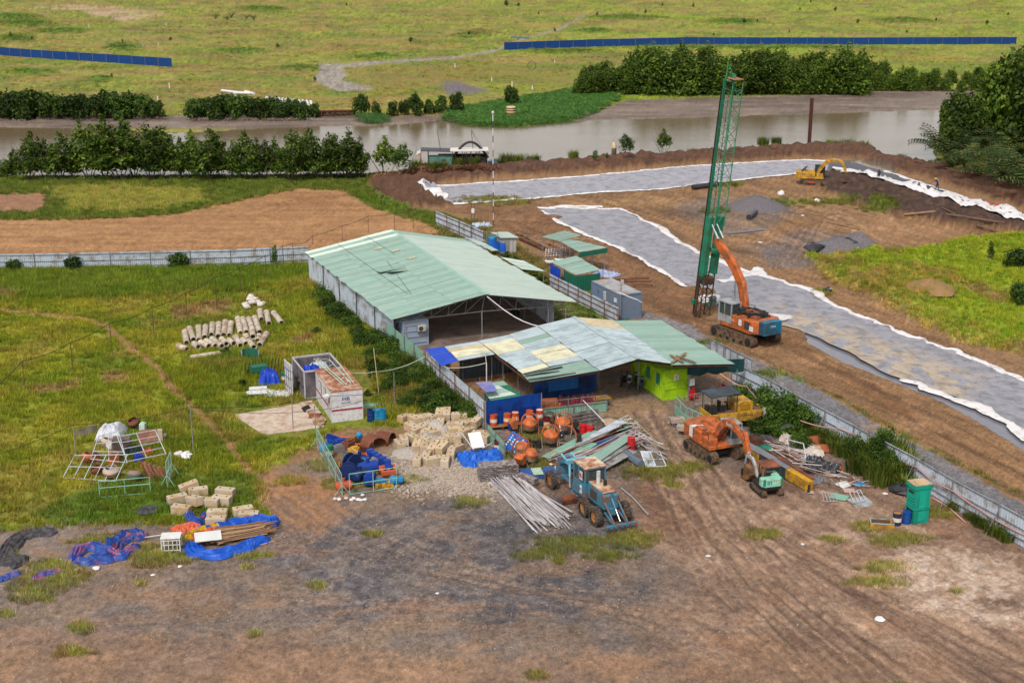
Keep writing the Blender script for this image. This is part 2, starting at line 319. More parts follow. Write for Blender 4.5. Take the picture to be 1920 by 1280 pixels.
paint(mask_poly([(1510,482),(1600,462),(1680,482),(1760,462),(1850,446),(1920,440),(7000,420),(7000,2200),(1920,662),(1800,640),(1700,590),(1600,540),(1540,512)],8,22),(116,138,34),(132,140,42),n=N2,gr=1,zone=0,h=.5,hn=1.0)
for q in([(1700,548),(1760,540),(1790,560),(1740,568)],[(1580,520),(1650,510),(1680,530),(1600,540)],[(1690,500),(1900,560),(1880,575),(1720,520)],[(1880,640),(1960,650),(1960,680),(1900,665)]):
 paint(mask_poly(q,10,24),(160,122,84),(126,112,56),n=N2,gr=.3,a=.8)
ROAD=[(1180,575),(1300,612),(1330,638),(1480,702),(1600,768),(1750,850),(1920,945),(7900,4000),(7900,5000),(1920,1030),(1390,715),(1335,660),(1210,600)]
paint(mask_poly(ROAD,5,9),(118,116,122),(134,128,130),n=AN(-68,.05,1.0),gv=.9,gr=0,zone=1)
for w_ in(-13,20):paint(mask_line([(1335+w_,655),(1500+w_,738),(1700+w_,850),(1920+w_,975)],6,6,4),(146,134,126),a=.2)
paint(mask_line([(1440,690),(1530,722),(1640,785),(1760,850),(1960,950)],9,5,9),(108,116,44),gr=.8,a=.7)
for off in(0,1):tracks([(1440+40*off,660+12*off),(1600+40*off,742),(1700+60*off,795),(1960,925-20*off)],26,(110,78,54),.75,.1)
for i in range(14):
 o_=i*14;paint(mask_line([(1470+o_,640+o_*.12),(1620+o_,725+o_*.1),(1920+o_,880)],4,3,5),rnd.choice([(176,134,98),(124,90,62)]),a=.4)
paint(mask_line([(1480,640),(1560,690),(1640,735),(1700,775)],30,10,14),(128,88,58),a=.7,h=.25,hn=.5)
for i in range(10):
 o_=i*7;paint(mask_line([(1500+o_,500-o_*.5),(1640+o_,588-o_*.5),(1920+o_,720-o_*.5)],3,3,5),rnd.choice([(124,88,62),(176,136,104)]),a=.45)
for i in range(26):
 x0,y0=ru(950,1500),ru(360,470);L=ru(60,260);b_=ru(.05,.7);tracks([(x0,y0),(x0+L*.5,y0+L*b_*.35),(x0+L,y0+L*b_)],ru(8,16),rnd.choice([(112,80,56),(186,148,112),(98,72,52)]),.5,.06)
for(bx,by,rx,ry,cc)in[(1330,395,60,14,(110,98,96)),(1450,470,50,12,(108,98,98)),(1560,500,60,10,(112,84,60)),(1680,430,90,10,(184,140,104)),(1250,410,60,12,(116,84,58)),(1180,380,90,8,(176,138,96)),(1600,620,60,10,(112,80,56)),(1500,680,70,10,(170,130,94)),(1700,800,80,12,(172,132,98))]:paint(np.clip(gauss(bx,by,rx,ry)*1.2,0,1)*sstep(.35,.6,N2),cc,a=.8)
B1,B2=(112,76,54),(92,62,46)
paint(mask_poly([(686,345),(760,328),(900,316),(1100,296),(1300,284),(1530,266),(1625,272),(1700,292),(1920,360),(7900,1900),(7900,2100),(1920,392),(1740,336),(1660,318),(1610,296),(1500,296),(1300,308),(1050,326),(900,336),(820,345),(790,360),(850,388),(740,395)],5,8),B1,B2,n=N2,gr=0,zone=5,h=.75,hn=1.3)
paint(mask_poly([(1525,325),(1600,335),(1640,338),(1760,368),(1920,412),(7900,1900),(7900,2100),(1920,440),(1780,425),(1650,395),(1560,368),(1530,345)],5,8),(92,68,56),(74,54,46),n=N2,gr=0,zone=5,h=.95,hn=1.5)
paint(mask_poly([(1600,540),(1680,500),(1790,520),(1780,560),(1700,585),(1640,570)],14,14),(104,112,40),(140,112,62),n=N2,gr=.8,a=.6,h=1.2,hn=1.0)
RIV=[(-6000,233),(0,237),(140,240),(330,249),(480,240),(650,234),(700,236),(790,229),(834,223),(870,233),(960,237),(1060,227),(1130,223),(1250,221),(1400,216),(1600,210),(1745,205),(1790,206),(7900,190),(7900,330),(1800,262),(1752,262),(1748,285),(1762,300),(1735,306),(1660,292),(1620,272),(1520,270),(1400,281),(1240,290),(1180,292),(1030,304),(950,304),(860,316),(800,316),(700,328),(600,328),(300,331),(-6000,340)]
mr=mask_poly(RIV,6,3);HT[:]=HT*(1-mr)-.9*mr
paint(mr,(120,108,88),wet=1,gr=0)
ZONE[mr>.5]=4
near_bank=mask_line([(-200,332),(700,326)],20,8,10);paint(near_bank,(70,92,34),gr=.8,a=.8)
SLOPE={}
for nm,q,dep in(('long',[(1512,622),(1592,660),(1650,692),(1703,714),(1767,734),(1834,757),(1918,808),(2060,885),(2060,925),(1918,840),(1831,786),(1767,751),(1676,713),(1582,677),(1515,640)],.3),('pond',[(1606,298),(1640,302),(1680,316),(1672,327),(1625,312),(1590,302)],.35)):
 k=mask_poly(q,5,4);HT[:]=HT*(1-k)-dep*k;paint(k,(112,98,88),a=1,wet=1);ZONE[k>.5]=4
WEEDS=[(1070,1020,90,16),(1140,1040,60,12),(1010,1040,50,10),(880,940,34,12),(1180,1010,60,20),(1230,880,70,20),(1300,870,30,12),(1260,905,26,8),(650,905,50,12),(100,1080,60,22),(60,1110,50,18),(10,1150,20,8),(90,1060,50,14),(20,1040,30,8),(300,1040,90,20),(470,1040,40,8),(260,1093,10,5),(460,1060,9,5),(590,1097,20,8),(480,1187,12,5),(140,1220,36,10),(150,1175,30,10),(1620,985,30,10),(1750,960,50,14),(1680,1010,60,14),(1660,1060,50,12),(1790,1107,14,5),(1000,1265,26,10),(1560,830,50,20),(1430,1000,40,8),(870,790,40,12),(1030,870,60,14),(1000,820,50,20),(960,860,40,18),(1110,870,40,12),(1450,700,30,10),(760,900,40,8),(1170,790,26,6),(1640,1090,60,14),(700,1000,18,5),(1560,1010,30,8),(600,870,40,12),(540,900,30,8),(380,1010,60,10),(200,1010,70,10),(1660,1290,60,10),(1040,1050,20,6)]
for(bx,by,rx,ry)in WEEDS:
 k=sstep(1.2,.35,np.sqrt(((PX_-bx)/rx)**2+((PY_-by)/ry)**2)+(N2-.5)*1.3+(SOFT-.5)*.6);paint(k,(136,134,44),(116,122,34),n=SOFT,a=.75);GR[:]=np.maximum(GR,k*.8)
paint(mask_poly([(830,400),(900,415),(960,450),(1120,560),(1180,600),(1020,590),(940,500),(820,440)],8,16),(98,112,40),(128,112,60),n=N2,gr=.7,a=.8)
paint(mask_poly([(1000,560),(1080,570),(1180,600),(1120,620),(1020,600)],8,14),(96,118,36),gr=.9,a=.9)
paint(mask_poly([(690,365),(760,392),(830,400),(830,430),(790,415),(700,390),(650,355)],6,12),(98,122,36),gr=.9,zone=0,a=.9)
paint(mask_line([(1080,285),(1260,288)],1,1,1),B1)
for(bx,by,rx,ry)in[(1650,390,40,10),(1690,470,40,8),(1460,378,60,9),(1340,395,30,6),(1555,378,60,7),(1360,345,40,5),(920,375,90,10),(1430,700,20,6),(1540,545,30,6),(1330,640,40,5),(1590,268,70,6),(1430,276,50,5)]:
 k=sstep(1.2,.4,np.sqrt(((PX_-bx)/rx)**2+((PY_-by)/ry)**2)+(N2-.5)*1.3);paint(k,(112,128,42),a=.7);GR[:]=np.maximum(GR,k*.8)
COL*=(1+(SOFT-.5)*.5+(N2-.5)*.5+(fbm(GX*6,GY*6,2)-.5)*.5*(PY_>450))[...,None]
STRD=np.isin(ZONE,(5,6)).astype(float)*(PX_>780)
for dg,l_,c_,th,k_ in((-64,.06,1.2,.53,.72),(-60,.1,2.6,.55,1.28),(-30,.15,.8,.58,.78)):COL*=(1+(k_-1)*STRD*sstep(th,th+.08,AN(dg,l_,c_)))[...,None]
MU=(ZONE==4).astype(float)
COL*=(1+MU*((AN(2,.08,.5)-.5)*1.6+(N2-.5)*.5))[...,None]
lum=(GR>.5)*(PY_>495)*(PX_<950);COL*=(1+lum*.22)[...,None];lum=(GR>.5)*(PY_>420)*(PX_>1450)*(PY_<720);COL*=1+lum[...,None]*np.array([.32,.28,0]);COL=COL*(1+yard[...,None]*np.array([.14,.16,.2]));COL*=(1+yard*((N3-.5)*.5))[...,None]
HT+=(N2-.5)*.10*(1-WET)+(N1-.5)*.25*(GR>.5)
flat=mask_poly([(560,470),(735,425),(900,455),(1100,560),(1240,600),(1390,700),(1380,740),(1240,760),(930,800),(700,640)],10,0)
HT*=1-flat
clr=mask_poly([(430,772),(590,745),(620,796),(600,812),(520,822),(455,806)],2,2)+mask_poly([(560,690),(700,690),(700,800),(600,800)],2,2);GR*=np.clip(1-clr,0,1)
def ground_h(x,y):
 j=int(np.argmin(abs(xs-x)));i=int(np.argmin(abs(ys-y)));return float(HT[i,j])
def GG(x,y,dz=0):p=G(x,y);p.z=ground_h(x,y)+dz;return p
def ramp_math(t,a,op,b):
 n=t.nodes.new('ShaderNodeMath');n.operation=op
 for i,q in enumerate((a,b)):
  if isinstance(q,(int,float)):n.inputs[i].default_value=q
  elif q is not None:t.links.new(q,n.inputs[i])
 return n.outputs[0]
gm=bpy.data.materials.new('ground_cover');gm.use_nodes=True;t=gm.node_tree;b=t.nodes['Principled BSDF']
ca=t.nodes.new('ShaderNodeAttribute');ca.attribute_name='surface_colour';ta=t.nodes.new('ShaderNodeAttribute');ta.attribute_name='surface_kind'
sp=t.nodes.new('ShaderNodeSeparateColor');t.links.new(ta.outputs['Color'],sp.inputs[0])
geo=t.nodes.new('ShaderNodeNewGeometry')
gmp=t.nodes.new('ShaderNodeMapping');gmp.inputs['Scale'].default_value=(1,.55,1);t.links.new(geo.outputs['Position'],gmp.inputs[0]);GEOV=gmp.outputs[0]
def noise(t,sc,det=5,rough=.6,vec=None):
 n=t.nodes.new('ShaderNodeTexNoise');n.inputs['Scale'].default_value=sc;n.inputs['Detail'].default_value=det;n.inputs['Roughness'].default_value=rough
 t.links.new(vec or GEOV or geo.outputs['Position'],n.inputs['Vector']);return n.outputs[0]
na,nb,nc=noise(t,3.2,6,.7),noise(t,9,4,.7),noise(t,.5,6);GEOV=None
vo=t.nodes.new('ShaderNodeTexVoronoi');vo.inputs['Scale'].default_value=7;t.links.new(geo.outputs['Position'],vo.inputs['Vector'])
vc=t.nodes.new('ShaderNodeSeparateColor');t.links.new(vo.outputs['Color'],vc.inputs[0])
peb=ramp_math(t,ramp_math(t,vc.outputs[0],'SUBTRACT',.5),'MULTIPLY',.55)
f=ramp_math(t,ramp_math(t,na,'SUBTRACT',.5),'MULTIPLY',1.5)
f2=ramp_math(t,ramp_math(t,nb,'SUBTRACT',.5),'MULTIPLY',1.1)
f3=ramp_math(t,ramp_math(t,nc,'SUBTRACT',.5),'MULTIPLY',.7)
tot=ramp_math(t,ramp_math(t,ramp_math(t,f,'ADD',f2),'ADD',f3),'ADD',ramp_math(t,peb,'MULTIPLY',sp.outputs[1]))
fac=ramp_math(t,ramp_math(t,tot,'ADD',1.0),'MAXIMUM',.35)
sc_=t.nodes.new('ShaderNodeVectorMath');sc_.operation='SCALE';t.links.new(ca.outputs['Color'],sc_.inputs[0]);t.links.new(fac,sc_.inputs['Scale'])
vo2=t.nodes.new('ShaderNodeTexVoronoi');vo2.inputs['Scale'].default_value=3.2;t.links.new(geo.outputs['Position'],vo2.inputs['Vector'])
chip=ramp_math(t,ramp_math(t,vo2.outputs['Distance'],'LESS_THAN',.13),'MULTIPLY',ramp_math(t,ramp_math(t,nb,'GREATER_THAN',.56),'MULTIPLY',sp.outputs[1]))
mx=t.nodes.new('ShaderNodeMix');mx.data_type='RGBA';t.links.new(ramp_math(t,chip,'MULTIPLY',.6),mx.inputs[0]);t.links.new(sc_.outputs[0],mx.inputs[6]);mx.inputs[7].default_value=(*col(186,176,170),1)
t.links.new(mx.outputs[2],b.inputs['Base Color'])
rg=ramp_math(t,ramp_math(t,sp.outputs[2],'MULTIPLY',-.5),'ADD',.92);t.links.new(rg,b.inputs['Roughness']);b.inputs['Specular IOR Level'].default_value=.25
bp=t.nodes.new('ShaderNodeBump');bp.inputs['Distance'].default_value=.12;bp.inputs['Strength'].default_value=.9
t.links.new(ramp_math(t,ramp_math(t,na,'MULTIPLY',1.6),'ADD',ramp_math(t,nb,'MULTIPLY',.5)),bp.inputs['Height']);t.links.new(bp.outputs[0],b.inputs['Normal'])
ny,nx=PX_.shape
VI=np.arange(ny*nx).reshape(ny,nx)
quads=np.stack([VI[1:,:-1],VI[1:,1:],VI[:-1,1:],VI[:-1,:-1]],-1).reshape(-1,4)
zq=ZONE[1:,:-1].reshape(-1)
VERT=np.stack([GX,GY,HT],-1).reshape(-1,3)
ATT=np.stack([GR,GV,WET,np.ones_like(GR)],-1).reshape(-1,4);CA=np.concatenate([COL.reshape(-1,3),np.ones((ny*nx,1))],1)
def ground_piece(name,sel,tagged):
 q=quads[sel];ids,inv=np.unique(q,return_inverse=True);inv=inv.reshape(-1,4)
 me=bpy.data.meshes.new(name);me.vertices.add(len(ids));me.vertices.foreach_set('co',VERT[ids].astype(np.float32).ravel())
 me.loops.add(inv.size);me.loops.foreach_set('vertex_index',inv.astype(np.int32).ravel())
 me.polygons.add(len(inv));me.polygons.foreach_set('loop_start',np.arange(0,inv.size,4,dtype=np.int32))
 me.update(calc_edges=True)
 a=me.attributes.new('surface_colour','FLOAT_COLOR','POINT');a.data.foreach_set('color',CA[ids].astype(np.float32).ravel())
 a=me.attributes.new('surface_kind','FLOAT_COLOR','POINT');a.data.foreach_set('color',ATT[ids].astype(np.float32).ravel())
 me.shade_smooth();me.materials.append(gm);o=bpy.data.objects.new(name,me);C.objects.link(o);o['kind']='structure';o['label']=tagged
 return o
for z_,nm,lb in((0,'ground','grassland and bare earth'),(1,'road','grey gravel road outside the fence'),(2,'footpath','trodden earth path'),(3,'gravel_yard','dark gravel and brown mud yard'),(4,'mud_bank','wet grey brown mud beside and under the water'),(5,'earth_berm','brown dug earth bank'),(6,'dirt_field','bare orange brown earth')):
 ground_piece(nm,zq==z_,lb)
wm=bpy.data.materials.new('river_water');wm.use_nodes=True;t=wm.node_tree;b=t.nodes['Principled BSDF']
b.inputs['Base Color'].default_value=(*col(122,104,80),1);b.inputs['Roughness'].default_value=.12;b.inputs['IOR'].default_value=1.33;b.inputs['Specular IOR Level'].default_value=.5
geo=t.nodes.new('ShaderNodeNewGeometry');mp=t.nodes.new('ShaderNodeMapping');mp.inputs['Scale'].default_value=(.5,1,1);t.links.new(geo.outputs['Position'],mp.inputs[0])
n1,n2=noise(t,1.1,5,.6,mp.outputs[0]),noise(t,.12,3,.5,mp.outputs[0])
bp=t.nodes.new('ShaderNodeBump');bp.inputs['Distance'].default_value=.09;bp.inputs['Strength'].default_value=.8;t.links.new(ramp_math(t,n1,'MULTIPLY',n2),bp.inputs['Height']);t.links.new(bp.outputs[0],b.inputs['Normal'])
def ztri(pts,z,name,m,lb):
 mb=MB();mb.add([G(x,y,z)for x,y in pts],[tuple(range(len(pts)))]);o=mb.build(name,m,fix=False);me=o.data
 if me.polygons[0].normal.z<0:me.flip_normals()
 return tag(o,lb,kind='structure')
ztri([(-6000,225),(800,210),(7900,180),(7900,345),(1760,312),(1640,305),(1530,292),(1100,318),(690,338),(-6000,346)],-.22,'river',wm,'muddy brown river')
pw_=M('puddle_water',(126,124,134),.15,spec=.4)
ztri([(1500,615),(1560,625),(1700,700),(1850,745),(2080,860),(2080,960),(1880,850),(1640,735),(1500,650)],-.12,'puddle',pw_,'long puddle beside the lined basin')
ztri([(1580,292),(1650,296),(1695,318),(1670,334),(1610,318)],-.12,'puddle',wm,'muddy pool beside the yellow excavator')
# ---------------------------------------------------------------- foliage
def leaf_mat(key,c1,c2,c3,instancer=False,rough=.6):
 m=bpy.data.materials.new(key);m.use_nodes=True;MATS[key]=m;t=m.node_tree;b=t.nodes['Principled BSDF']
 geo=t.nodes.new('ShaderNodeNewGeometry');b.inputs['Roughness'].default_value=rough;b.inputs['Specular IOR Level'].default_value=.2
 oi=t.nodes.new('ShaderNodeObjectInfo')
 n=noise(t,.9,4,.6,geo.outputs['Position'])
 r=ramp_math(t,ramp_math(t,geo.outputs['Random Per Island'],'MULTIPLY',.55),'ADD',ramp_math(t,ramp_math(t,n,'SUBTRACT',.28),'MULTIPLY',1.1))
 cr=t.nodes.new('ShaderNodeValToRGB');e=cr.color_ramp.elements
 e[0].position=.15;e[0].color=(*col(*c1),1);e[1].position=.9;e[1].color=(*col(*c3),1);q=e.new(.55);q.color=(*col(*c2),1)
 t.links.new(r,cr.inputs[0]);out=cr.outputs[0]
 if instancer:
  at=t.nodes.new('ShaderNodeAttribute');at.attribute_type='INSTANCER';at.attribute_name='tint'
  mx=t.nodes.new('ShaderNodeVectorMath');mx.operation='MULTIPLY';t.links.new(at.outputs['Vector'],mx.inputs[0])
  g=t.nodes.new('ShaderNodeCombineXYZ');k=ramp_math(t,ramp_math(t,geo.outputs['Random Per Island'],'MULTIPLY',.7),'ADD',.72)
  for i in range(3):t.links.new(k,g.inputs[i])
  t.links.new(g.outputs[0],mx.inputs[1]);out=mx.outputs[0]
 else:
  hv=t.nodes.new('ShaderNodeHueSaturation');t.links.new(ramp_math(t,ramp_math(t,oi.outputs['Random'],'MULTIPLY',.7),'ADD',.55),hv.inputs['Value']);t.links.new(out,hv.inputs['Color']);out=hv.outputs[0]
 t.links.new(out,b.inputs['Base Color'])
 tr=t.nodes.new('ShaderNodeBsdfTranslucent');t.links.new(out,tr.inputs[0]);ms=t.nodes.new('ShaderNodeMixShader');ms.inputs[0].default_value=.38
 o=t.nodes['Material Output'];t.links.new(b.outputs[0],ms.inputs[1]);t.links.new(tr.outputs[0],ms.inputs[2]);t.links.new(ms.outputs[0],o.inputs[0])
 return m
LF=leaf_mat('mangrove_leaves',(42,62,16),(84,112,30),(150,172,60))
LFB=leaf_mat('bright_leaves',(40,66,20),(72,104,30),(120,146,48))
LFD=leaf_mat('dark_leaves',(36,58,20),(68,98,34),(124,150,56))
LFP=leaf_mat('palm_leaves',(34,56,28),(66,92,42),(140,132,74))
LFR=leaf_mat('reed_leaves',(70,92,30),(104,124,40),(160,156,76))
LFY=leaf_mat('vine_leaves',(70,96,24),(128,150,30),(190,180,40))
LFI=leaf_mat('grass_blades',(60,80,20),(110,120,30),(150,150,50),instancer=True)
BARK=M('bark',(96,82,70),.9,var=.3,sc=6)
def crown_mesh(name,lobes,n,size,seed,mat,up=.35,shell=.55):
 r=np.random.RandomState(seed);V=[];Fc=[]
 wts=np.array([l[3]*l[4]*l[5]for l in lobes])**.7;wts/=wts.sum()
 for k in r.choice(len(lobes),n,p=wts):
  x,y,z,a,b_,c_=lobes[k]
  d=r.normal(size=3);d/=np.linalg.norm(d);rad=shell+(1-shell)*r.rand()**.5
  rad*=1+.22*math.sin(d[0]*5+seed)*math.sin(d[1]*6+2)+.12*r.normal()
  p=np.array([x,y,z])+d*rad*np.array([a,b_,c_])
  if p[2]<.05:p[2]=.05+r.rand()*.3
  nn=d*.7+r.normal(size=3)*.5+np.array([0,0,up]);nn/=np.linalg.norm(nn)
  u=np.cross(nn,r.normal(size=3));u/=np.linalg.norm(u);w=np.cross(nn,u);s=size*(.6+.8*r.rand())
  o=len(V);V+=[p-u*s*.5,p+w*s*.32+nn*s*.08,p+u*s*.55,p-w*s*.32+nn*s*.05];Fc.append((o,o+1,o+2,o+3))
 me=bpy.data.meshes.new(name);me.from_pydata([tuple(v)for v in V],[],Fc);me.materials.append(mat);me.update();return me
def trunk_mesh(name,h,r0,seed,multi=3,spread=.3):
 r=random.Random(seed);mb=MB()
 for k in range(multi):
  a=2*math.pi*k/multi+r.random();p=V3((.12*math.cos(a),.12*math.sin(a),-.3))if multi>1 else V3((0,0,-.3));rr=r0*(1 if k==0 else.7)
  for i in range(4):
   q=p+V3((math.cos(a)*spread*h*.12*(multi>1)+r.uniform(-.1,.1),math.sin(a)*spread*h*.12*(multi>1)+r.uniform(-.1,.1),h*.27))
   mb.cyl(p,q,rr,rr*.72,n=6,cap=False);rr*=.72;p=q
   if i:
    a2=r.uniform(0,6.28);e=p+V3((math.cos(a2),math.sin(a2),.9))*h*.14;mb.cyl(p,e,rr*.6,rr*.2,n=5,cap=False)
 me=bpy.data.meshes.new(name);me.from_pydata(mb.v,[],mb.f);me.materials.append(BARK);return me
def make_lobes(seed,w,h,z0,n=8):
 r=random.Random(seed);L=[(0,0,z0+(h-z0)*.45,w*.36,w*.36,(h-z0)*.42)]
 for i in range(n):
  a=r.uniform(0,6.28);zz=r.uniform(z0+.12*h,h*.84);rr=(1-((zz-z0)/(h-z0+.01))**2)**.5*w*.33
  s=r.uniform(.1,.26)*w;L.append((math.cos(a)*rr*1.15,math.sin(a)*rr*1.15,zz,s,s,s*r.uniform(.7,1.4)))
 L.append((r.uniform(-.1,.1)*w,r.uniform(-.1,.1)*w,h*.86,w*.16,w*.16,h*.13));return L
def cone_lobes(seed,w,h,z0):
 r=random.Random(seed);L=[];k=r.choice([2,3,3])
 for s in range(k):
  a=2*math.pi*s/k+r.random();ox,oy=math.cos(a)*w*.17,math.sin(a)*w*.17;hh=h*(1 if s==0 else r.uniform(.72,.93));nn=6
  for j in range(nn):
   q=j/(nn-1);z=z0+(hh-z0)*(.08+.84*q);rr=w*(.23*(1-q)**.45+.09)*r.uniform(.75,1.25);L.append((ox+r.uniform(-.12,.12)*w*(1-q*.6),oy+r.uniform(-.12,.12)*w*(1-q*.6),z,rr,rr,(hh-z0)*.12))
  for j in range(4):a2=r.uniform(0,6.28);z=z0+(hh-z0)*r.uniform(.1,.6);L.append((ox+math.cos(a2)*w*.26,oy+math.sin(a2)*w*.26,z,w*.12,w*.12,h*.07))
 return L
CROWNS={}
for i in range(5):CROWNS['row',i]=(crown_mesh('crown',cone_lobes(i,4.3,7.2,1.3),2600,.34,i,LF,shell=.25),trunk_mesh('trunk',5.2,.11,i,4,1.0),7.2)
for i in range(4):CROWNS['bush',i]=(crown_mesh('crown',make_lobes(20+i,4.6,4.6,.1,9),1500,.5,20+i,LFD),trunk_mesh('trunk',2.5,.1,i,3),4.6)
for i in range(4):CROWNS['far',i]=(crown_mesh('crown',cone_lobes(30+i,6.6,8.5,.3)+make_lobes(30+i,6.8,7.6,.2,6),3200,.5,30+i,LF,shell=.3),trunk_mesh('trunk',5.5,.16,i,3),8.5)
for i in range(3):CROWNS['ivy',i]=(crown_mesh('crown',make_lobes(80+i,4.6,3.6,.0,9),2200,.32,80+i,LFB),CROWNS['bush',0][1],3.6)
for i in range(2):CROWNS['big',i]=(crown_mesh('crown',make_lobes(40+i,9,10,.4,18),5600,.6,40+i,LF,shell=.35),trunk_mesh('trunk',6.5,.25,i,3),10)
for i in range(3):CROWNS['small',i]=(crown_mesh('crown',make_lobes(50+i,2.0,3,.3,5),420,.3,50+i,LFB,shell=.3),trunk_mesh('trunk',2.2,.06,i,3),3)
for i in range(2):CROWNS['loose',i]=(crown_mesh('crown',make_lobes(60+i,3.6,6,1.4,7),1100,.36,60+i,LFB if i else LF,shell=.2),trunk_mesh('trunk',4.6,.09,i,4,1.4),6)
for i in range(2):CROWNS['vine',i]=(crown_mesh('crown',make_lobes(70+i,2.0,1.6,.5,5),420,.26,70+i,LFY,shell=.2),CROWNS['small',0][1],3)
CROWNS['vine']=[CROWNS['vine',i][0]for i in range(2)]
TH=['first','second','third','fourth','fifth','sixth','seventh','eighth','ninth','tenth','eleventh','twelfth','thirteenth','fourteenth','fifteenth','sixteenth','seventeenth','eighteenth','nineteenth','twentieth']
TH+=['twenty-'+w for w in TH[:9]]+['thirtieth']+['thirty-'+w for w in TH[:9]]
def tree(kind,var,px,py,h,label,group,name='tree',w=1.0,cat='tree'):
 cm,tm,h0=CROWNS[kind,var];s=h/h0;p=G(px,py,max(-.2,ground_h(px,py)))
 r=thing(name,label,cat,p,ru(0,6.28),group)
 c=bpy.data.objects.new('crown',cm);C.objects.link(c);c.parent=r;c.scale=(s*w,s*w,s)
 k=bpy.data.objects.new('trunk',tm);C.objects.link(k);k.parent=r;k.scale=(s,s,s);return r
WHERE=lambda x:'at the left edge of the photo' if x<60 else 'at the right edge of the photo' if x>1860 else None
top=lambda x,pts:np.interp(x,[p[0]for p in pts],[p[1]for p in pts])
nr=[(8,300),(28,272),(56,262),(84,258),(112,232),(140,262),(168,242),(196,238),(224,234),(252,242),(284,246),(304,236),(334,252),(362,250),(392,244),(414,242),(444,262),(470,260),(494,262),(520,250),(548,240),(576,252),(600,256),(626,246),(652,246),(676,262)]
for i,(x,yt)in enumerate(nr):
 yb=335+(i%3)*2-(i%2)*4
 tree('row',i%5,x,yb,hgt(x,yb,yt)*rnd.choice([1.18,1.0,.88,1.06,.95]),TH[i]+' feathery tree from the left in the near bank row','trees in a row along the near bank',name='riverside_tree',w=ru(1.05,1.4))
tree('loose',0,722,332,hgt(722,332,252),'thin airy tree with see-through crown, left of the moored barge',None)
tree('loose',1,757,330,hgt(757,330,268),'bushier green tree right beside the stern of the moored barge',None)
tree('loose',0,1243,290,hgt(1243,290,240),'leaning young tree with bare lower stem on the near bank',None)
tree('loose',1,1172,296,hgt(1172,296,251)*1.0,'bright green young tree beside the concrete mooring post',None,w=1.15)
tree('small',0,1117,302,1.9,'small round shrub at the water left of the mooring post',None,'shrub',cat='shrub')
tree('small',1,1138,300,1.3,'lowest dark shrub just left of the mooring post',None,'shrub',cat='shrub')
for i,x in enumerate(range(4,300,22)):
 yt=top(x,[(0,168),(60,172),(110,176),(170,172),(240,172),(275,178),(310,205)])+ru(-3,5)
 tree('bush',i%4,x,223-(i%2)*3,hgt(x,223,yt),TH[i]+' bush from the left in the left hedge of the far bank','left hedge of bushes on the far bank','riverside_bush',1.0,'bush')
for i,x in enumerate(range(366,592,20)):
 yt=top(x,[(355,190),(380,182),(440,178),(500,180),(590,194)])+ru(-3,4)
 tree('bush',i%4,x,224-(i%2)*3,hgt(x,224,yt),TH[i]+' bush from the left in the hedge below the white pipes','second hedge of bushes on the far bank','riverside_bush',1.0,'bush')
for i,(x,yt,yb,lb)in enumerate([(677,175,216,'round bush right beside the rusty sheet pile wall'),(704,190,216,'lower bush between two taller ones on the far bank'),(736,190,218,'flat wide bush above the green creeping plants'),(780,174,216,'tallest round bush above the moored barge'),(760,186,216,'bush half hidden left of the tallest round one'),(828,178,212,'round bush left of the last one before the creepers'),(857,174,208,'last round bush at the edge of the green creepers'),(804,186,214,'small dark bush between two round ones'),(956,160,196,'lone rounded tree standing in the creepers behind the banded caisson')]):
 tree('bush',i%4,x,yb,hgt(x,yb,yt),lb,None,'riverside_bush' if x<900 else 'tree',.8,'bush' if x<900 else 'tree')
fr=[(1082,150),(1098,112),(1124,108),(1150,118),(1172,110),(1200,92),(1226,80),(1248,88),(1272,80),(1296,90),(1322,84),(1350,92),(1376,98),(1402,90),(1428,88),(1456,90),(1484,96),(1506,104),(1528,92),(1556,98),(1574,82),(1600,84),(1624,104),(1650,112),(1676,118),(1700,114),(1724,122),(1748,120),(1776,124),(1806,130),(1830,124),(1860,116)]
for i,(x,yt)in enumerate(fr):
 for k in range(2):
  xx=x+k*9-4;yb=176-k*14-(x>1600)*6+(x<1120)*2
  tree('far',(i+k)%4,xx,yb,hgt(xx,yb,yt+(10 if k==0 else 0)+ru(-8,14)),TH[i]+(' front' if k==0 else ' back')+' tree from the left in the belt along the far mud flat','dense belt of trees on the far bank right','riverside_tree',1.15,'tree')
sh=[(950,13,16),(972,14,12),(1300,14,10),(1500,20,8),(1566,22,12),(1395,44,12),(1608,45,12),(1850,48,14),(1420,42,8),(1210,26,10),(1242,12,8),(1120,30,10),(1040,60,10),(1338,68,8),(1700,62,8),(1010,28,8),(60,76,10),(20,70,14),(230,80,8),(320,78,12),(590,152,12),(210,145,10),(770,82,16),(520,90,12),(1520,6,8),(700,68,6),(880,66,10),(1755,40,8),(650,12,8),(1890,30,9),(960,92,10),(1480,62,7)]
for i,(x,y,hp)in enumerate(sh):
 tree('small',i%3,x,y,.8*hp/(.0247*(y+150)),TH[i]+' scattered shrub of the far grassland, counted outward from the top middle' if 0 else 'small shrub standing alone in the far grassland','scattered shrubs in the far grassland','shrub',1.1,'shrub')
for i,(x,yb,yt,w,lb)in enumerate([(1795,286,168,.95,'round dense tree leaning over the water at the right bank'),(1850,270,150,.9,'tall dark tree behind the palms, second from the water'),(1905,275,78,.8,'tallest dark tree at the right edge of the photo'),(1950,300,90,.9,'tall tree half outside the right edge of the photo'),(1880,240,120,.8,'tree behind the tallest one on the right bank'),(1770,262,190,.5,'low round tree nearest the water on the right bank'),(1990,260,60,1,'tall tree beyond the right edge')]):
 if x<1980:tree('big',i%2,x,yb,hgt(x,yb,yt),lb,None,'tree',w)
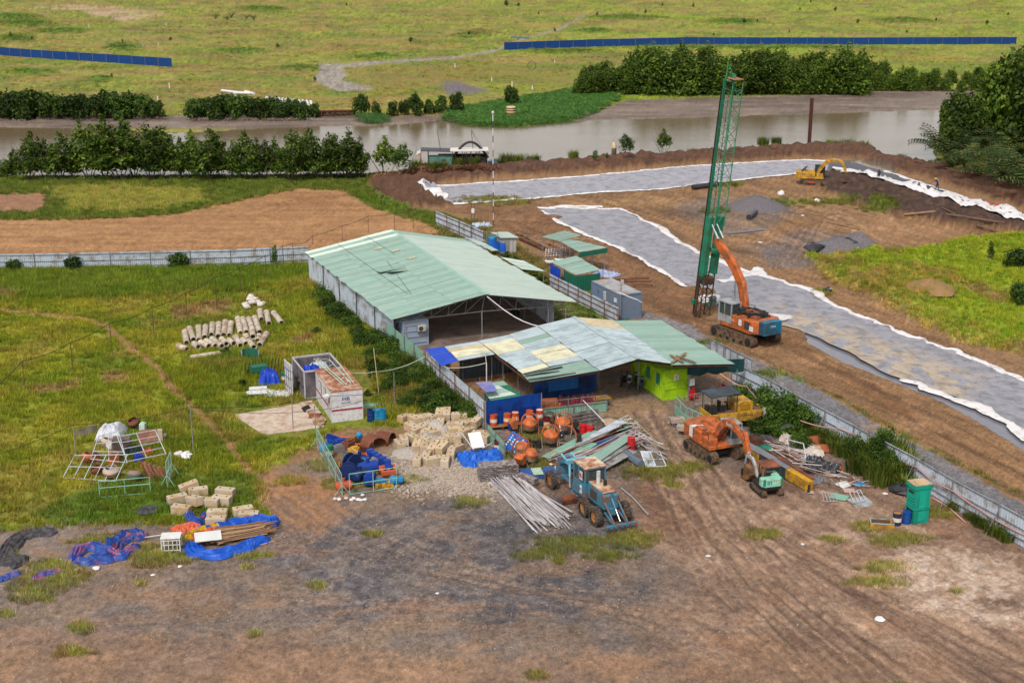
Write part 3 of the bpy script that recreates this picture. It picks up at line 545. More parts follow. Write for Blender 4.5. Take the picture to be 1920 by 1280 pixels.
def palm_mesh(seed):
 r=random.Random(seed);V=[];Fc=[]
 for k in range(11):
  a=r.uniform(0,6.28);L=r.uniform(3.0,4.6);el=r.uniform(.85,1.35);p=V3((0,0,.1));d=V3((math.cos(a)*math.cos(el),math.sin(a)*math.cos(el),math.sin(el)))
  side=V3((-math.sin(a),math.cos(a),0));N=13
  for j in range(N):
   q=p+d*L/N;d=(d+V3((math.cos(a),math.sin(a),0))*.03-V3((0,0,.055+.01*j))).normalized()
   o=len(V);V+=[p-side*.03,p+side*.03,q+side*.03,q-side*.03];Fc.append((o,o+1,o+2,o+3))
   if j>1:
    for s_ in(-1,1):
     l=(1.0-abs(j/N-.5))*1.05;e=p+side*s_*l*.75+d*l*.6-V3((0,0,.25*l))
     o=len(V);V+=[p,p+d*.17,e];Fc.append((o,o+1,o+2))
   p=q
 me=bpy.data.meshes.new('fronds');me.from_pydata([tuple(v)for v in V],[],Fc);me.materials.append(LFP);return me
PALMS=[palm_mesh(i)for i in range(4)];stub=MB();stub.lathe([(.28,-.4),(.34,.1),(.2,.5),(.08,.7)],n=8);stubo=None
pl=[(1775,300),(1790,322),(1760,290),(1870,300),(1895,318),(1808,318),(1835,300),(1862,322),(1888,300),(1912,330),(1840,338),(1868,350),(1900,358),(1925,350),(1880,372-40),(1850,280),(1905,270),(1790,300),(1930,300),(1820,282),(1940,375)]
for i,(x,y)in enumerate(pl):
 r_=thing('nipa_palm','nipa palm with long arching fronds in the thicket on the right bank','palm',G(x,y,0),ru(0,6),'nipa palms on the right bank')
 c=bpy.data.objects.new('fronds',PALMS[i%4]);C.objects.link(c);c.parent=r_;s_=ru(1.5,2.1);c.scale=(s_,s_,s_)
 if stubo is None:stubo=stub.build('stem',BARK,r_)
 else:inst(stubo,'stem',r_)
for i,(x,y)in enumerate([(404,36),(426,38),(462,36),(476,38),(434,33)]):
 r_=thing('nipa_palm','small dark palm of the clump in the far grassland','palm',G(x,y,0),ru(0,6),'small palms in the far grassland')
 c=bpy.data.objects.new('fronds',PALMS[i%4]);C.objects.link(c);c.parent=r_;c.scale=(.8,)*3;inst(stubo,'stem',r_)
for(x,y,h_,w_,lb)in[(1856,486,2.3,.6,'slender young tree on the grassy mound at the right'),(1905,500,2.2,1.3,'wide grey green bush at the right edge'),(1915,570,2.4,1,'round bush low at the right edge of the photo'),(516,500,2.7,.5,'dark climbing bush on the grey fence beside the warehouse'),(335,503,2.0,1.2,'bush against the middle of the grey fence'),(140,506,1.6,1.4,'wide bush against the left part of the grey fence'),(30,508,1.4,1.4,'bush against the grey fence at the left edge'),(400,815,.01,1,'x'),(1330,556,.01,1,'x')]:
 if h_>.1:tree('bush' if w_>.6 else 'small',0,x,y,h_,lb,None,'bush',w_,'bush')
def reed_mesh(seed,n=260,h=2.0,w=1.2,lean=.5):
 r=random.Random(seed);V=[];Fc=[]
 for k in range(n):
  a=r.uniform(0,6.28);rr=w*r.random()**.6;x,y=rr*math.cos(a),rr*math.sin(a);L=h*r.uniform(.5,1.1);a2=a+r.uniform(-.8,.8);l=r.uniform(.1,lean)*L
  s=.035;px,py=-math.sin(a2)*s,math.cos(a2)*s;o=len(V)
  m=(x+math.cos(a2)*l*.35,y+math.sin(a2)*l*.35,L*.6);e=(x+math.cos(a2)*l,y+math.sin(a2)*l,L*(1-.3*lean))
  V+=[(x-px,y-py,0),(x+px,y+py,0),(m[0]+px,m[1]+py,m[2]),(m[0]-px,m[1]-py,m[2]),e];Fc+=[(o,o+1,o+2,o+3),(o+3,o+2,o+4)]
 me=bpy.data.meshes.new('blades');me.from_pydata(V,[],Fc);me.materials.append(LFR);return me
REED=[reed_mesh(i,lean=.35+.15*i)for i in range(3)]
def reeds(x,y,s,v,lb,grp='tall grass clumps along the east fence',sz=None):
 o=bpy.data.objects.new('grass_clump',REED[v]);C.objects.link(o);o.location=GG(x,y);o.scale=(s,s,sz or s);o.rotation_euler[2]=ru(0,6);tag(o,lb,'grass clump',grp)
for i,(x,y,s)in enumerate(sorted([(1640,880,1.3),(1665,890,1.2),(1620,870,.8),(1690,895,1.1),(1600,850,1.0),(1650,905,1),(1580,852,.8),(1670,868,1.3),(1540,822,.7),(1510,815,.8),(1560,835,.8),(1490,808,.7),(1610,885,.8),(1700,915,.8),(1470,800,.7)])):
 reeds(x,y,s,i%3,TH[i]+' tall grass clump from the left against the white panel fence',sz=s*(1.0 if 1600<x<1700 else.8))
for i,(x,y,s)in enumerate([(1840,985,.55),(1865,1000,.6),(1885,1012,.5),(1820,972,.4),(1790,955,.4)]):reeds(x,y,s,2,'low green grass bent over at the foot of the fence, right of the toilet','low grass at the fence foot right of the toilet')
for i,(x,y,s)in enumerate(sorted([(1590,270,1),(1560,270,1),(1620,270,.8),(1430,280,.8),(1455,278,.7),(1300,284,.8),(1325,282,.6),(1690,290,.6),(950,306,1),(970,306,.9),(1000,306,.9),(1075,302,.7),(930,308,.6),(860,322,.8),(890,320,.7),(810,326,.9),(830,326,.8),(780,326,.9)])):reeds(x,y,s*1.1,i%3,TH[i]+' green grass clump from the left on the river side earth bank','grass clumps on the river side earth bank')
for i,(x,y,s)in enumerate(sorted([(885,782,.9),(900,790,.7),(870,765,.9),(855,750,.8),(840,735,.8),(820,715,.9),(905,795,.6),(790,700,.7),(760,690,.8),(775,720,.7)])):reeds(x,y,s,i%3,TH[i]+' tall grass clump from the left beside the white corrugated wall','tall grass clumps beside the white corrugated wall')
for i,(x,y,h_,w_,lb)in enumerate([(1440,790,1.9,.9,'vine covered mound behind the yellow roller'),(1470,798,2.2,.9,'tallest leafy vine mound overhanging the fence'),(1500,806,1.8,.9,'leafy vine mound at the right end of the overgrown fence'),(1425,768,1.6,.8,'leafy bush at the corner of the green shed'),(1385,752,1.2,1.2,'papaya like shrub in front of the dark tarpaulin'),(1460,815,1.0,1.4,'low bush beside the grey electric box'),(1420,812,.9,1.3,'low bush behind the roller wheel'),(1495,838,.9,1.4,'low bush beside the dumped frame cage')]):
 tree('ivy',i%3,x,y,h_*1.25,lb,None,'bush',w_*1.1,'bush')
for i,(x,y)in enumerate([(1612,872),(1634,884),(1655,892),(1676,896),(1648,870),(1592,858)]):tree('ivy',i%3,x,y,[2.1,2.6,2.3,1.8,2.8,1.6][i],['lowest left','tall middle','tall right','rightmost','tallest rear','far left'][i]+' leafy bush of the thicket on the white fence','thicket on the white fence','bush',.62,'bush')
for i,(x,y)in enumerate(sorted([(700,640),(720,655),(735,672),(752,680),(770,700),(745,705),(790,720),(810,735),(780,745),(830,752),(765,760),(800,765),(850,770),(725,735),(690,670),(640,600),(660,615),(620,580),(605,562),(630,592),(672,632),(715,668),(760,715),(800,748),(742,728),(820,775),(875,785),(705,700),(680,650)])):tree('ivy',i%3,x,y,ru(.8,1.6),TH[i]+' shrub from the left in the weedy strip beside the warehouse and white wall','shrubs in the weedy strip','weed',ru(1.1,1.6),'weed')
for i,(x,y,h_,w_,lb)in enumerate([(845,725,1.7,.9,'tall weed bush halfway along the white wall'),(830,700,1.5,1,'weed bush behind the white wall corner'),(745,660,1.4,1,'leafy weed beside the green corrugated fence'),(600,560,.9,1.2,'weeds at the foot of the warehouse wall'),(595,628,.9,1.4,'pale flowering weed in the middle of the meadow'),(490,700,.01,1,''),(455,725,.7,1.3,'leafy weed at the broken frame near the office'),(425,668,1.0,1.3,'leafy weed growing over the long lying pipe'),(690,742,.6,1.6,'yellow green weed behind the blue barrels'),(670,838,.9,.9,'pale leafed weed beside the rusty half pipe'),(1330,1,.01,1,'')]):
 if h_>.1:tree('small',i%3,x,y,h_,lb,None,'weed',w_*1.4,'weed')
# ---------------------------------------------------------------- grass and creepers (stuff)
def clump(name,n,h,w,wide,seed,flat=.5):
 r=random.Random(seed);V=[];Fc=[]
 for k in range(n):
  a=r.uniform(0,6.28);rr=w*r.random();x,y=rr*math.cos(a),rr*math.sin(a);L=h*r.uniform(.5,1.1);l=r.uniform(.15,flat)*L;a2=r.uniform(0,6.28)
  px,py=-math.sin(a2)*wide,math.cos(a2)*wide;o=len(V)
  V+=[(x-px,y-py,-.03),(x+px,y+py,-.03),(x+math.cos(a2)*l,y+math.sin(a2)*l,L)];Fc.append((o,o+1,o+2))
 me=bpy.data.meshes.new(name);me.from_pydata(V,[],Fc);me.materials.append(LFI);return bpy.data.objects.new(name,me)
def leafy(name,n,h,w,s,seed):
 r=random.Random(seed);V=[];Fc=[]
 for k in range(n):
  x,y,z=r.gauss(0,w),r.gauss(0,w),r.random()**2*h;a=r.uniform(0,6.28);o=len(V);c_,s_=math.cos(a)*s,math.sin(a)*s
  V+=[(x-c_,y-s_,z),(x+s_*.6,y-c_*.6,z+r.uniform(-.3,.6)*s),(x+c_,y+s_,z+s*.3),(x-s_*.6,y+c_*.6,z+r.uniform(-.3,.6)*s)];Fc.append((o,o+1,o+2,o+3))
 me=bpy.data.meshes.new(name);me.from_pydata(V,[],Fc);me.materials.append(LFI);return bpy.data.objects.new(name,me)
def gn_scatter(name,pts,rot,scl,tint,src,label):
 me=bpy.data.meshes.new(name);me.vertices.add(len(pts));me.vertices.foreach_set('co',np.asarray(pts,np.float32).ravel())
 a=me.attributes.new('tint','FLOAT_VECTOR','POINT');a.data.foreach_set('vector',np.asarray(tint,np.float32).ravel())
 a=me.attributes.new('spin','FLOAT_VECTOR','POINT');a.data.foreach_set('vector',np.asarray(rot,np.float32).ravel())
 a=me.attributes.new('size','FLOAT_VECTOR','POINT');a.data.foreach_set('vector',np.asarray(scl,np.float32).ravel())
 me.materials.append(LFI)
 o=bpy.data.objects.new(name,me);C.objects.link(o);o['kind']='stuff';o['label']=label
 ng=bpy.data.node_groups.new(name,'GeometryNodeTree');ng.interface.new_socket('Geometry',in_out='INPUT',socket_type='NodeSocketGeometry');ng.interface.new_socket('Geometry',in_out='OUTPUT',socket_type='NodeSocketGeometry')
 gi=ng.nodes.new('NodeGroupInput');go=ng.nodes.new('NodeGroupOutput');ip=ng.nodes.new('GeometryNodeInstanceOnPoints')
 oi=ng.nodes.new('GeometryNodeObjectInfo');oi.inputs['Object'].default_value=src;oi.inputs['As Instance'].default_value=True
 def at(nm):
  n=ng.nodes.new('GeometryNodeInputNamedAttribute');n.data_type='FLOAT_VECTOR';n.inputs['Name'].default_value=nm;return n.outputs['Attribute']
 ng.links.new(gi.outputs[0],ip.inputs['Points']);ng.links.new(oi.outputs['Geometry'],ip.inputs['Instance'])
 er=ng.nodes.new('FunctionNodeEulerToRotation');ng.links.new(at('spin'),er.inputs[0]);ng.links.new(er.outputs[0],ip.inputs['Rotation']);ng.links.new(at('size'),ip.inputs['Scale'])
 ng.links.new(ip.outputs[0],go.inputs[0]);md=o.modifiers.new('scatter','NODES');md.node_group=ng;return o
nr_=np.random.RandomState(5)
cellA=np.zeros(PX_.shape);cellA[:-1,:-1]=np.abs((GX[1:,1:]-GX[1:,:-1])*(GY[:-1,:-1]-GY[1:,:-1]))
def sample(w,n):
 w=w.copy();w[-1]=0;w[:,-1]=0;w=w.ravel();w=w/w.sum();idx=nr_.choice(len(w),n,p=w);i,j=idx//nx,idx%nx
 a,b_=nr_.rand(n),nr_.rand(n);i2,j2=np.minimum(i+1,ny-1),np.minimum(j+1,nx-1)
 f=lambda A:A[i,j]*(1-a)*(1-b_)+A[i,j2]*a*(1-b_)+A[i2,j]*(1-a)*b_+A[i2,j2]*a*b_
 return np.stack([f(GX),f(GY),f(HT)],1),COL[i,j],(i,j)
inview=((PX_>-40)&(PX_<1960)&(PY_>-3)&(PY_<1310)).astype(float)
tall=mask_poly([(-100,505),(570,500),(560,535),(440,545),(200,560),(-100,560)],10,24)+mask_poly([(560,500),(600,560),(740,660),(900,780),(820,760),(700,740),(560,600)],10,20)+mask_poly([(380,670),(500,660),(540,700),(330,740),(300,700)],10,20)
bumpy=sstep(.45,.7,fbm(GX*.3+60,GY*.3,4))
big=GG
src1,src2=clump('grass_tuft',34,.3,.38,.022,1,.9),clump('tall_grass_tuft',44,.75,.5,.028,2,.7)
src3=leafy('creeper_clump',26,.4,.45,.14,3);src4=clump('far_grass_tuft',22,.55,1.0,.07,4,.9)
def scat(nm,w,n,s0,s1,src,lb,gain=1.0,zs=1.0,sizeattr=None):
 p,c,ij=sample(w*cellA*inview,n);far_=np.clip(p[:,1]/130,1,3)
 s=nr_.uniform(s0,s1,n);t_=c*nr_.uniform(.75,1.35,n)[:,None]*gain;t_[:,0]*=nr_.uniform(.85,1.15,n)
 gn_scatter(nm,p,np.stack([nr_.normal(0,.12,n),nr_.normal(0,.12,n),nr_.uniform(0,6.28,n)],1),np.stack([s,s,s*zs],1),t_,src,lb)
gz=(GR>.3)*GR
meadow_w=gz*(PY_>335)
scat('meadow_grass',meadow_w*(.4+bumpy)*(yard<.5),42000,.6,1.5,src1,'short green grass of the meadow',1.32)
scat('tall_grass',meadow_w*(tall*3+.12*bumpy*(PY_>480)+(PY_<420)*.4),9000,.5,1.15,src2,'tall green grass along the fences',1.3)
scat('yard_weeds',(GR>.25)*(yard>.5)*(PY_>700),5200,.5,1.1,src1,'yellow green weeds in the gravel yard',1.4)
scat('field_grass',gz*(PY_<232)*(.25+sstep(.42,.7,fbm(GX*.12+60,GY*.12,5))*1.5)*np.clip(200/GY,.2,1)**1.5,20000,.25,.75,src4,'far grassland beyond the river',1.35)
cre=mask_poly([(828,225),(836,205),(900,196),(960,184),(1080,166),(1168,180),(1115,210),(1060,228),(960,236),(880,234)],3,8)+mask_poly([(666,216),(720,216),(728,228),(700,233),(672,226)],3,6)
tw=sum(gauss(*q)for q in TALLP);scat('field_tall_grass',tw*(PY_<170)*(tw>.3)*(N2>.4),4200,.5,1.3,src3,'taller green patches in the far grassland',1.2)
scat('creeper_carpet',cre,9000,.6,1.3,src3,'bright green creeping plants on the far bank',1.7)
scat('bank_weeds',near_bank+mask_line([(700,330),(800,326),(870,324),(930,322)],10,4,6)*2+mask_line([(0,223),(310,222)],5,3,3)*.3+mask_line([(360,224),(590,224)],5,3,3)*.3,4200,.6,1.4,src3,'low leafy weeds at the foot of the bank trees',1.7)
# ---------------------------------------------------------------- sheet metal, fences
WHITE=M('white_sheet',(196,206,220),.5,var=.08,dirt=(150,140,132),da=.3,ds=1.2)
PALE=M('pale_wall_sheet',(190,200,212),.55,var=.08,dirt=(146,136,128),da=.3)
BLUE=M('blue_sheet',(8,68,150),.45,var=.15,dirt=(10,40,110),da=.3)
BLUE2=M('far_blue_sheet',(4,62,128),.5,var=.1)
GREENS=M('green_sheet',(132,180,158),.5,var=.06,dirt=(150,150,130),da=.25)
STEEL=M('galvanised_steel',(150,152,156),.5,.4,var=.15,dirt=(120,90,70),da=.25,ds=3)
RUST=M('rusty_steel',(112,66,44),.85,var=.3,sc=4,dirt=(70,42,32),da=.5)
RAIL=M('brown_rail',(124,84,74),.7,var=.15)
WIRE=M('black_cable',(36,34,36),.7)
WOOD=M('old_wood',(150,116,84),.85,var=.2,sc=5,dirt=(100,76,60))
CONC=M('concrete',(206,188,166),.9,var=.12,sc=2.2,dirt=(184,150,106),da=.38,ds=1.1,bump=.02,bs=9)
FLOORC=M('slab_concrete',(134,114,102),.8,var=.14,dirt=(104,88,80),da=.4,ds=.4)
PALEC=M('pale_slab',(212,194,176),.9,var=.12,sc=3,dirt=(180,146,124),da=.35,ds=1.4)
DARKIN=M('painted_interior_shade',(34,32,34),.9)  # near-black colour that stands in for the shade of interiors
def corr(p,q,h,pitch=.3,amp=.035,z0=0.0,mb=None,h2=None):
 mb=mb or MB();p,q=V3(p),V3(q);L=(q-p).length;d=(q-p)/L;nrm=V3((d.y,-d.x,0)).normalized();n=max(2,int(L/pitch));V=[];h2=h if h2 is None else h2
 for i in range(n):
  for f_,o_ in((0,0),(.35,0),(.5,amp),(.85,amp)):
   if i==n-1 and f_>.4:pass
   s=min(1,(i+f_)/n);a=p+d*L*s+nrm*o_;V+=[(a.x,a.y,a.z+z0),(a.x,a.y,a.z+h+(h2-h)*s)]
 a=q;V+=[(a.x,a.y,a.z+z0),(a.x,a.y,a.z+h2)]
 k=len(V)//2;mb.add(V,[(2*i,2*i+2,2*i+3,2*i+1)for i in range(k-1)]);return mb
def fence(name,label,pts,h,mat,bay=4.3,rails=(.4,1.1,1.75),rmat=None,pitch=.25,postw=.07,cat='fence',struts=False,side=1,z0=.05,group=None,sheet='sheet',heights=None):
 base=[GG(*p)for p in pts];r_=thing(name,label,cat,base[0],0,group);o0=base[0];rmat=rmat or STEEL;post=None
 for k,(a,b)in enumerate(zip(base,base[1:])):
  L=(b-a).length;n=max(1,round(L/bay));d=(b-a).normalized();nv=V3((d.y,-d.x,0))*side
  for i in range(n):
   p=a+(b-a)*(i/n)-o0;q=a+(b-a)*((i+1)/n)-o0;jt=ru(-.03,.03)
   corr(p+d*.01,q-d*.01,h+jt,pitch,z0=z0).build(sheet,mat,r_,fix=False)
   for zr in rails:MB().bar(p+nv*.07+V3((0,0,zr)),q+nv*.07+V3((0,0,zr)),.05,.05).build('rail',rmat,r_)
   MB().bar(p+nv*.1+V3((0,0,-.3)),p+nv*.1+V3((0,0,h+.06)),postw).build('post',rmat,r_)
   if struts:MB().bar(p+nv*.12+V3((0,0,h*.8)),p+nv*1.1+d*.1,.05).build('strut',STEEL,r_)
 e=base[-1]-o0;MB().bar(e+nv*.1+V3((0,0,-.3)),e+nv*.1+V3((0,0,h)),postw).build('post',rmat,r_)
 return r_
fence('blue_fence','deep blue sheet fence at the left of the far grassland',[(-60,98),(0,104),(100,111),(200,117),(323,126)],2.35,BLUE2,5,(),pitch=.5,z0=0)
fence('blue_fence','long deep blue sheet fence crossing the far grassland at the right',[(945,94),(1100,89),(1280,85),(1600,84),(1905,83)],2.3,BLUE2,5,(),pitch=.5,z0=0)
fence('grey_fence','long grey corrugated fence with rails, along the orange dirt field',[(-160,512),(0,508),(133,505),(283,502),(433,498),(580,492)],2.0,PALE,4.5,(.35,1.05,1.8),pitch=.22)
fence('grey_fence','grey corrugated fence behind the warehouse, up to the striped mast',[(817,421),(862,441),(908,462)],1.9,PALE,3.4,(.4,1.1,1.7),rmat=RUST)
fence('grey_fence','short grey fence piece in front of the blue water tank',[(872,463),(912,468)],1.2,PALE,2.5,(.4,1.0))
fence('grey_fence','grey fence with brown rails and a flowering vine beside the grey container',[(1030,541),(1085,570),(1160,608)],1.75,PALE,2.4,(.4,.95,1.5),rmat=RAIL)
east=fence('white_panel_fence','long white corrugated fence with steel posts and struts beside the gravel road',[(1372,720),(1445,757),(1495,787),(1599,845),(1714,908),(1784,950),(1870,998),(1960,1050),(2200,1185)],2.05,WHITE,4.3,(.5,1.2,2.0),pitch=.25,struts=True,side=1)
g_=fence('hoarding','white panel hoarding in a steel frame just right of the green shed roof',[(1332,676),(1409,716)],2.1,WHITE,1.15,(.3,2.05),pitch=.6,postw=.06)
MB().bar(GG(1409,716)-g_.location+V3((0,0,2.05)),GG(1453,740)-g_.location+V3((0,0,2.05)),.06).bar(GG(1453,740)-g_.location,GG(1453,740)-g_.location+V3((0,0,2.15)),.09).bar(GG(1409,716)-g_.location+V3((0,0,.25)),GG(1453,740)-g_.location+V3((0,0,.25)),.04).build('gate_frame',STEEL,g_)
fence('green_fence','plain mint green corrugated fence at the warehouse corner',[(726,641),(797,700)],2.0,GREENS,2.6,(),pitch=.25)
fence('white_wall','white corrugated site wall with thin brown rails beside the weeds',[(800,701),(855,752),(910,805)],2.35,WHITE,3.5,(.75,1.5),rmat=RAIL,pitch=.5,side=1)
fence('blue_wall','bright blue corrugated wall behind the orange drums',[(910,805),(1014,787)],2.35,BLUE,4.6,(),pitch=.2)
b_=fence('green_wall','narrow mint corrugated panel wall leaning beside the blue sign sheet',[(914,822),(948,862)],1.3,GREENS,2.4,(.9,),pitch=.4)
f_=fence('yard_railing','low pale ribbed fence with an open pipe rail in front of the blue tarpaulin',[(1017,786),(1075,779),(1137,772)],.95,GREENS,2.6,(.9,),pitch=.22)
a0,a1=GG(1017,786)-f_.location,GG(1137,772)-f_.location
for i in range(6):
 p=a0+(a1-a0)*i/5;MB().bar(p,p+V3((0,0,1.5)),.045).build('rail_post',STEEL,f_)
MB().bar(a0+V3((0,0,1.5)),a1+V3((0,0,1.5)),.05).build('top_rail',STEEL,f_)
fence('stacked_panel_fence','old grey plank-like steel panels standing against the low fence',[(1066,800),(1120,790)],1.1,M('old_panel',(150,140,136),.7,dirt=(100,80,70),da=.5),2.4,(.3,.6,.9),rmat=STEEL,pitch=.5)
# ---------------------------------------------------------------- roofs made of single corrugated sheets
def sheet_quad(a,b,c,d,ribs=4,amp=.03,th=.012):
 mb=MB();nrm=(b-a).cross(d-a).normalized();nrm=nrm if nrm.z>0 else-nrm;V=[]
 prof=[(0,0)]
 for i in range(ribs):prof+=[((i+.55)/ribs,0),((i+.68)/ribs,amp),((i+.82)/ribs,amp),((i+.95)/ribs,0)]
 prof+=[(1,0)]
 for s,o_ in prof:V+=[a+(b-a)*s+nrm*o_,d+(c-d)*s+nrm*o_]
 k=len(prof);fs=[(2*i,2*i+2,2*i+3,2*i+1)for i in range(k-1)]
 mb.add(V,fs);return mb
def roof(parent,o0,hi0,hi1,lo0,lo1,n,rows,mats,ribs=4,lift=.035,name='roof_sheet',jit=.03):
 """hi0-hi1 the ridge line, lo0-lo1 the eave line; n sheets along the ridge, rows down the slope; mats(i, row) picks the material"""
 for r_ in range(rows):
  for i in range(n):
   s0,s1=i/n,(i+1)/n-.05/max(1,(hi1-hi0).length);t0,t1=r_/rows,(r_+1)/rows+(.02 if r_<rows-1 else 0)+ru(-1,1)*jit/rows*.6
   pt=lambda s,t:(hi0+(hi1-hi0)*s)*(1-t)+(lo0+(lo1-lo0)*s)*t
   z=V3((0,0,lift*(rows-r_)+.012*(i%2)+ru(0,.012)))-o0
   a,b,c,d=(pt(s0,t0)+z,pt(s1,t0)+z,pt(s1,t1)+z,pt(s0,t1)+z)
   sheet_quad(a,b,c,d,ribs).build(name,mats(i,r_),parent,fix=False)
RG=M('roof_green',(146,176,164),.5,var=.05,sc=.6,dirt=(158,182,170),da=.3,ds=.5)
RG2=M('roof_green_dull',(138,168,156),.5,var=.07,sc=.8,dirt=(156,170,156),da=.25,ds=1.1)
RP=M('roof_pale',(186,202,192),.45,var=.035,sc=.4,dirt=(176,192,182),da=.3,ds=.3)
RGL=M('roof_pale_translucent',(212,226,212),.45,var=.04)
RW=M('roof_grey_white',(184,198,204),.5,var=.06,dirt=(152,168,172),da=.35,ds=.6)
RC=M('roof_cream',(222,218,190),.5,var=.05,dirt=(196,188,160),da=.3)
RB_=M('roof_beige',(206,190,158),.55,var=.05,dirt=(186,168,136),da=.4)
RBL=M('roof_blue',(30,76,196),.45,var=.1)
RD=M('ridge_cap',(150,190,172),.5)
wh=thing('warehouse','big open-fronted warehouse with a mint green gable roof','warehouse',G(741,652))
o0=wh.location.copy()
eFL,eBL,rF,rB,eFR,eBR=G(735,600,3),G(571,473,3),G(913,553,4.75),G(734,432,4.75),G(1083,567,3),G(872,449,3)
def m_left(i,r_):return RGL if i in(27,29)else(RG2 if(i*7+r_*3)%5<2 else RG)
roof(wh,o0,rF,rB,eFL,eBL,30,3,m_left,4,.03,jit=.05)
roof(wh,o0,rF,rB,eFR,eBR,30,1,lambda i,r_:RG if i>27 else RP,4,.03)
MB().bar(rF-o0+V3((0,0,.08)),rB-o0+V3((0,0,.08)),.42,.04).build('ridge_cap',RD,wh)
pt=lambda s,t,dz=0:(rF+(rB-rF)*s)*(1-t)+(eFL+(eBL-eFL)*s)*t+V3((0,0,dz))-o0
for s,t,w,l,dz in((.48,.33,.05,.3,.35),(.44,.36,.04,.2,.5)):
 sheet_quad(pt(s,t,.14),pt(s+w,t,.14),pt(s+w,t+l,.14),pt(s,t+l,dz),4).build('loose_sheet',RG2,wh,fix=False)
for s,t in((.7,.18),(.78,.3),(.56,.14)):sheet_quad(pt(s,t,.17),pt(s+.018,t+.01,.17),pt(s+.02,t+.1,.17),pt(s,t+.08,.17),1).build('patch',RB_,wh,fix=False)
MB().bar(pt(.62,.42,.2),pt(.18,.6,.2),.03,.02).bar(pt(.2,.62,.16),pt(.98,.64,.2),.02,.02).bar(pt(.66,.28,.16),pt(.98,.3,.16),.02,.02).build('seam_strip',M('seam',(70,96,90),.8),wh)
w0,w1=G(741,652)-o0,G(580,525)-o0;dv=(w1-w0).normalized();LW=(w1-w0).length;du=V3((-dv.y,dv.x,0))*-1
for i in range(5):
 p=w0+dv*(LW*i/5+.05);q=w0+dv*(LW*(i+1)/5-.05);corr(p,q,2.85,.22,.03).build('wall_sheet',PALE,wh,fix=False)
 MB().bar(p-dv*.05-du*.03,p-dv*.05-du*.03+V3((0,0,2.9)),.1).build('post',M('dark_post',(58,66,78),.6),wh)
bR=eBR-o0;bR.z=0;MB().bar(w0-du*.12-V3((0,0,.1)),w1-du*.12-V3((0,0,.1)),.35,.35).build('plinth',M('plinth',(176,160,140),.9,dirt=(120,110,80)),wh)
corr(w1,bR,2.9,.3,.03).build('wall_sheet',GREENS,wh,fix=False)
fR=eFR-o0;fR.z=0;fR2=fR-(fR-w0).normalized()*1.6
for s in(.35,.6,1.0):
 p=fR2+(bR-fR2)*s;q=fR2+(bR-fR2)*max(0,s-.28)
 corr(p,q,2.7,.3,.03).build('wall_sheet',PALE if s<1 else GREENS,wh,fix=False)
for k in range(6):
 s=.02+k*.19;L0=(eFL+(eBL-eFL)*s)-o0;Rg=(rF+(rB-rF)*s)-o0;R0=(eFR+(eBR-eFR)*s)-o0
 L0=L0+(R0-L0)*.03;R0=R0+(L0-R0)*.06;mb=MB();dz=V3((0,0,-.12));m1=L0+(R0-L0)*.5;m1.z=2.85
 mb.bar(L0+dz,Rg+dz,.09).bar(R0+dz,Rg+dz,.09);bl,br=L0+V3((0,0,-.35)),R0+V3((0,0,-.35));mb.bar(bl,m1,.09).bar(m1,br,.09)
 if k==0 or k%2==0:
  for e,b0 in((L0,bl),(R0,br)):
   for j in range(1,5):
    f0=j/5;t_=e+(Rg-e)*f0+dz;bt=b0+(m1-b0)*f0;mb.bar(t_,bt,.06)
    f1=(j+1)/5;mb.bar(bt,e+(Rg-e)*f1+dz,.05)
  mb.bar(Rg+dz,m1,.08)
 mb.build('truss',STEEL,wh)
 for f0 in(.06,.5,.9)if k%2==0 else(.06,.9):
  p=L0+(R0-L0)*f0;p.z=0;MB().bar(p,p+V3((0,0,2.8+(.1 if f0==.5 else 0))),.1).build('column',STEEL,wh)
for j in range(1,6):
 for a,b,c,d in((eFL,rF,eBL,rB),(eFR,rF,eBR,rB)):
  MB().bar(a+(b-a)*j/6-o0+V3((0,0,-.07)),c+(d-c)*j/6-o0+V3((0,0,-.07)),.06).build('purlin',STEEL,wh)
pts=[rF-o0+V3((0,-.1,-.1))];e=G(1050,616,1.9)-o0
for i in range(1,9):f0=i/8;q=pts[0]*(1-f0)+e*f0;q.z-=1.1*math.sin(math.pi*f0)*.8;pts.append(q)
MB().tube(pts,.055).build('sagging_pipe',M('white_pipe',(220,214,220),.5),wh)
sl_=MB();sl_.prismz([(p.x,p.y)for p in(G(760,658),G(940,640),G(1080,612),G(1165,606),G(1010,556),G(900,470),G(590,528))],-.2,.05);tag(sl_.build('floor_slab',FLOORC),'grey brown concrete floor under the warehouse',kind='structure')
def container(name,label,px,py,ang,L,mat,roofm,h=2.6,w=2.44,z=0,opentop=False,group=None,frame=None,ribs=True):
 """px,py the near bottom corner; the end wall runs from it along ang-90, the side along ang"""
 t_=thing(name,label,'container',G(px,py,z),R(ang));frame=frame or mat
 
 def side(y,s):m=corr((.1,y,.12),(L-.1,y,.12),h-.25,.28,.045*s);m.build('side_wall',mat,t_,fix=False)
 side(0,-1);side(-w,-1)
 for x in(0.03,L-.03):
  m=MB();m.box(x,-w/2,.12,.05,w-.1,h-.24);m.build('end_wall',mat,t_)
 m=MB()
 for x in(0,L):
  for y in(0,-w):m.box(x,y,0,.12,.12,h)
  m.bar((x,0,h-.06),(x,-w,h-.06),.13).bar((x,0,.07),(x,-w,.07),.13)
 for y in(0,-w):m.bar((0,y,h-.06),(L,y,h-.06),.12).bar((0,y,.07),(L,y,.07),.12)
 m.build('frame',frame,t_)
 if not opentop:MB().box(L/2,-w/2,h-.03,L-.06,w-.06,.06).build('roof',roofm,t_)
 MB().box(L/2,-w/2,.08,L-.2,w-.2,.06).build('floor',FLOORC,t_)
 return t_
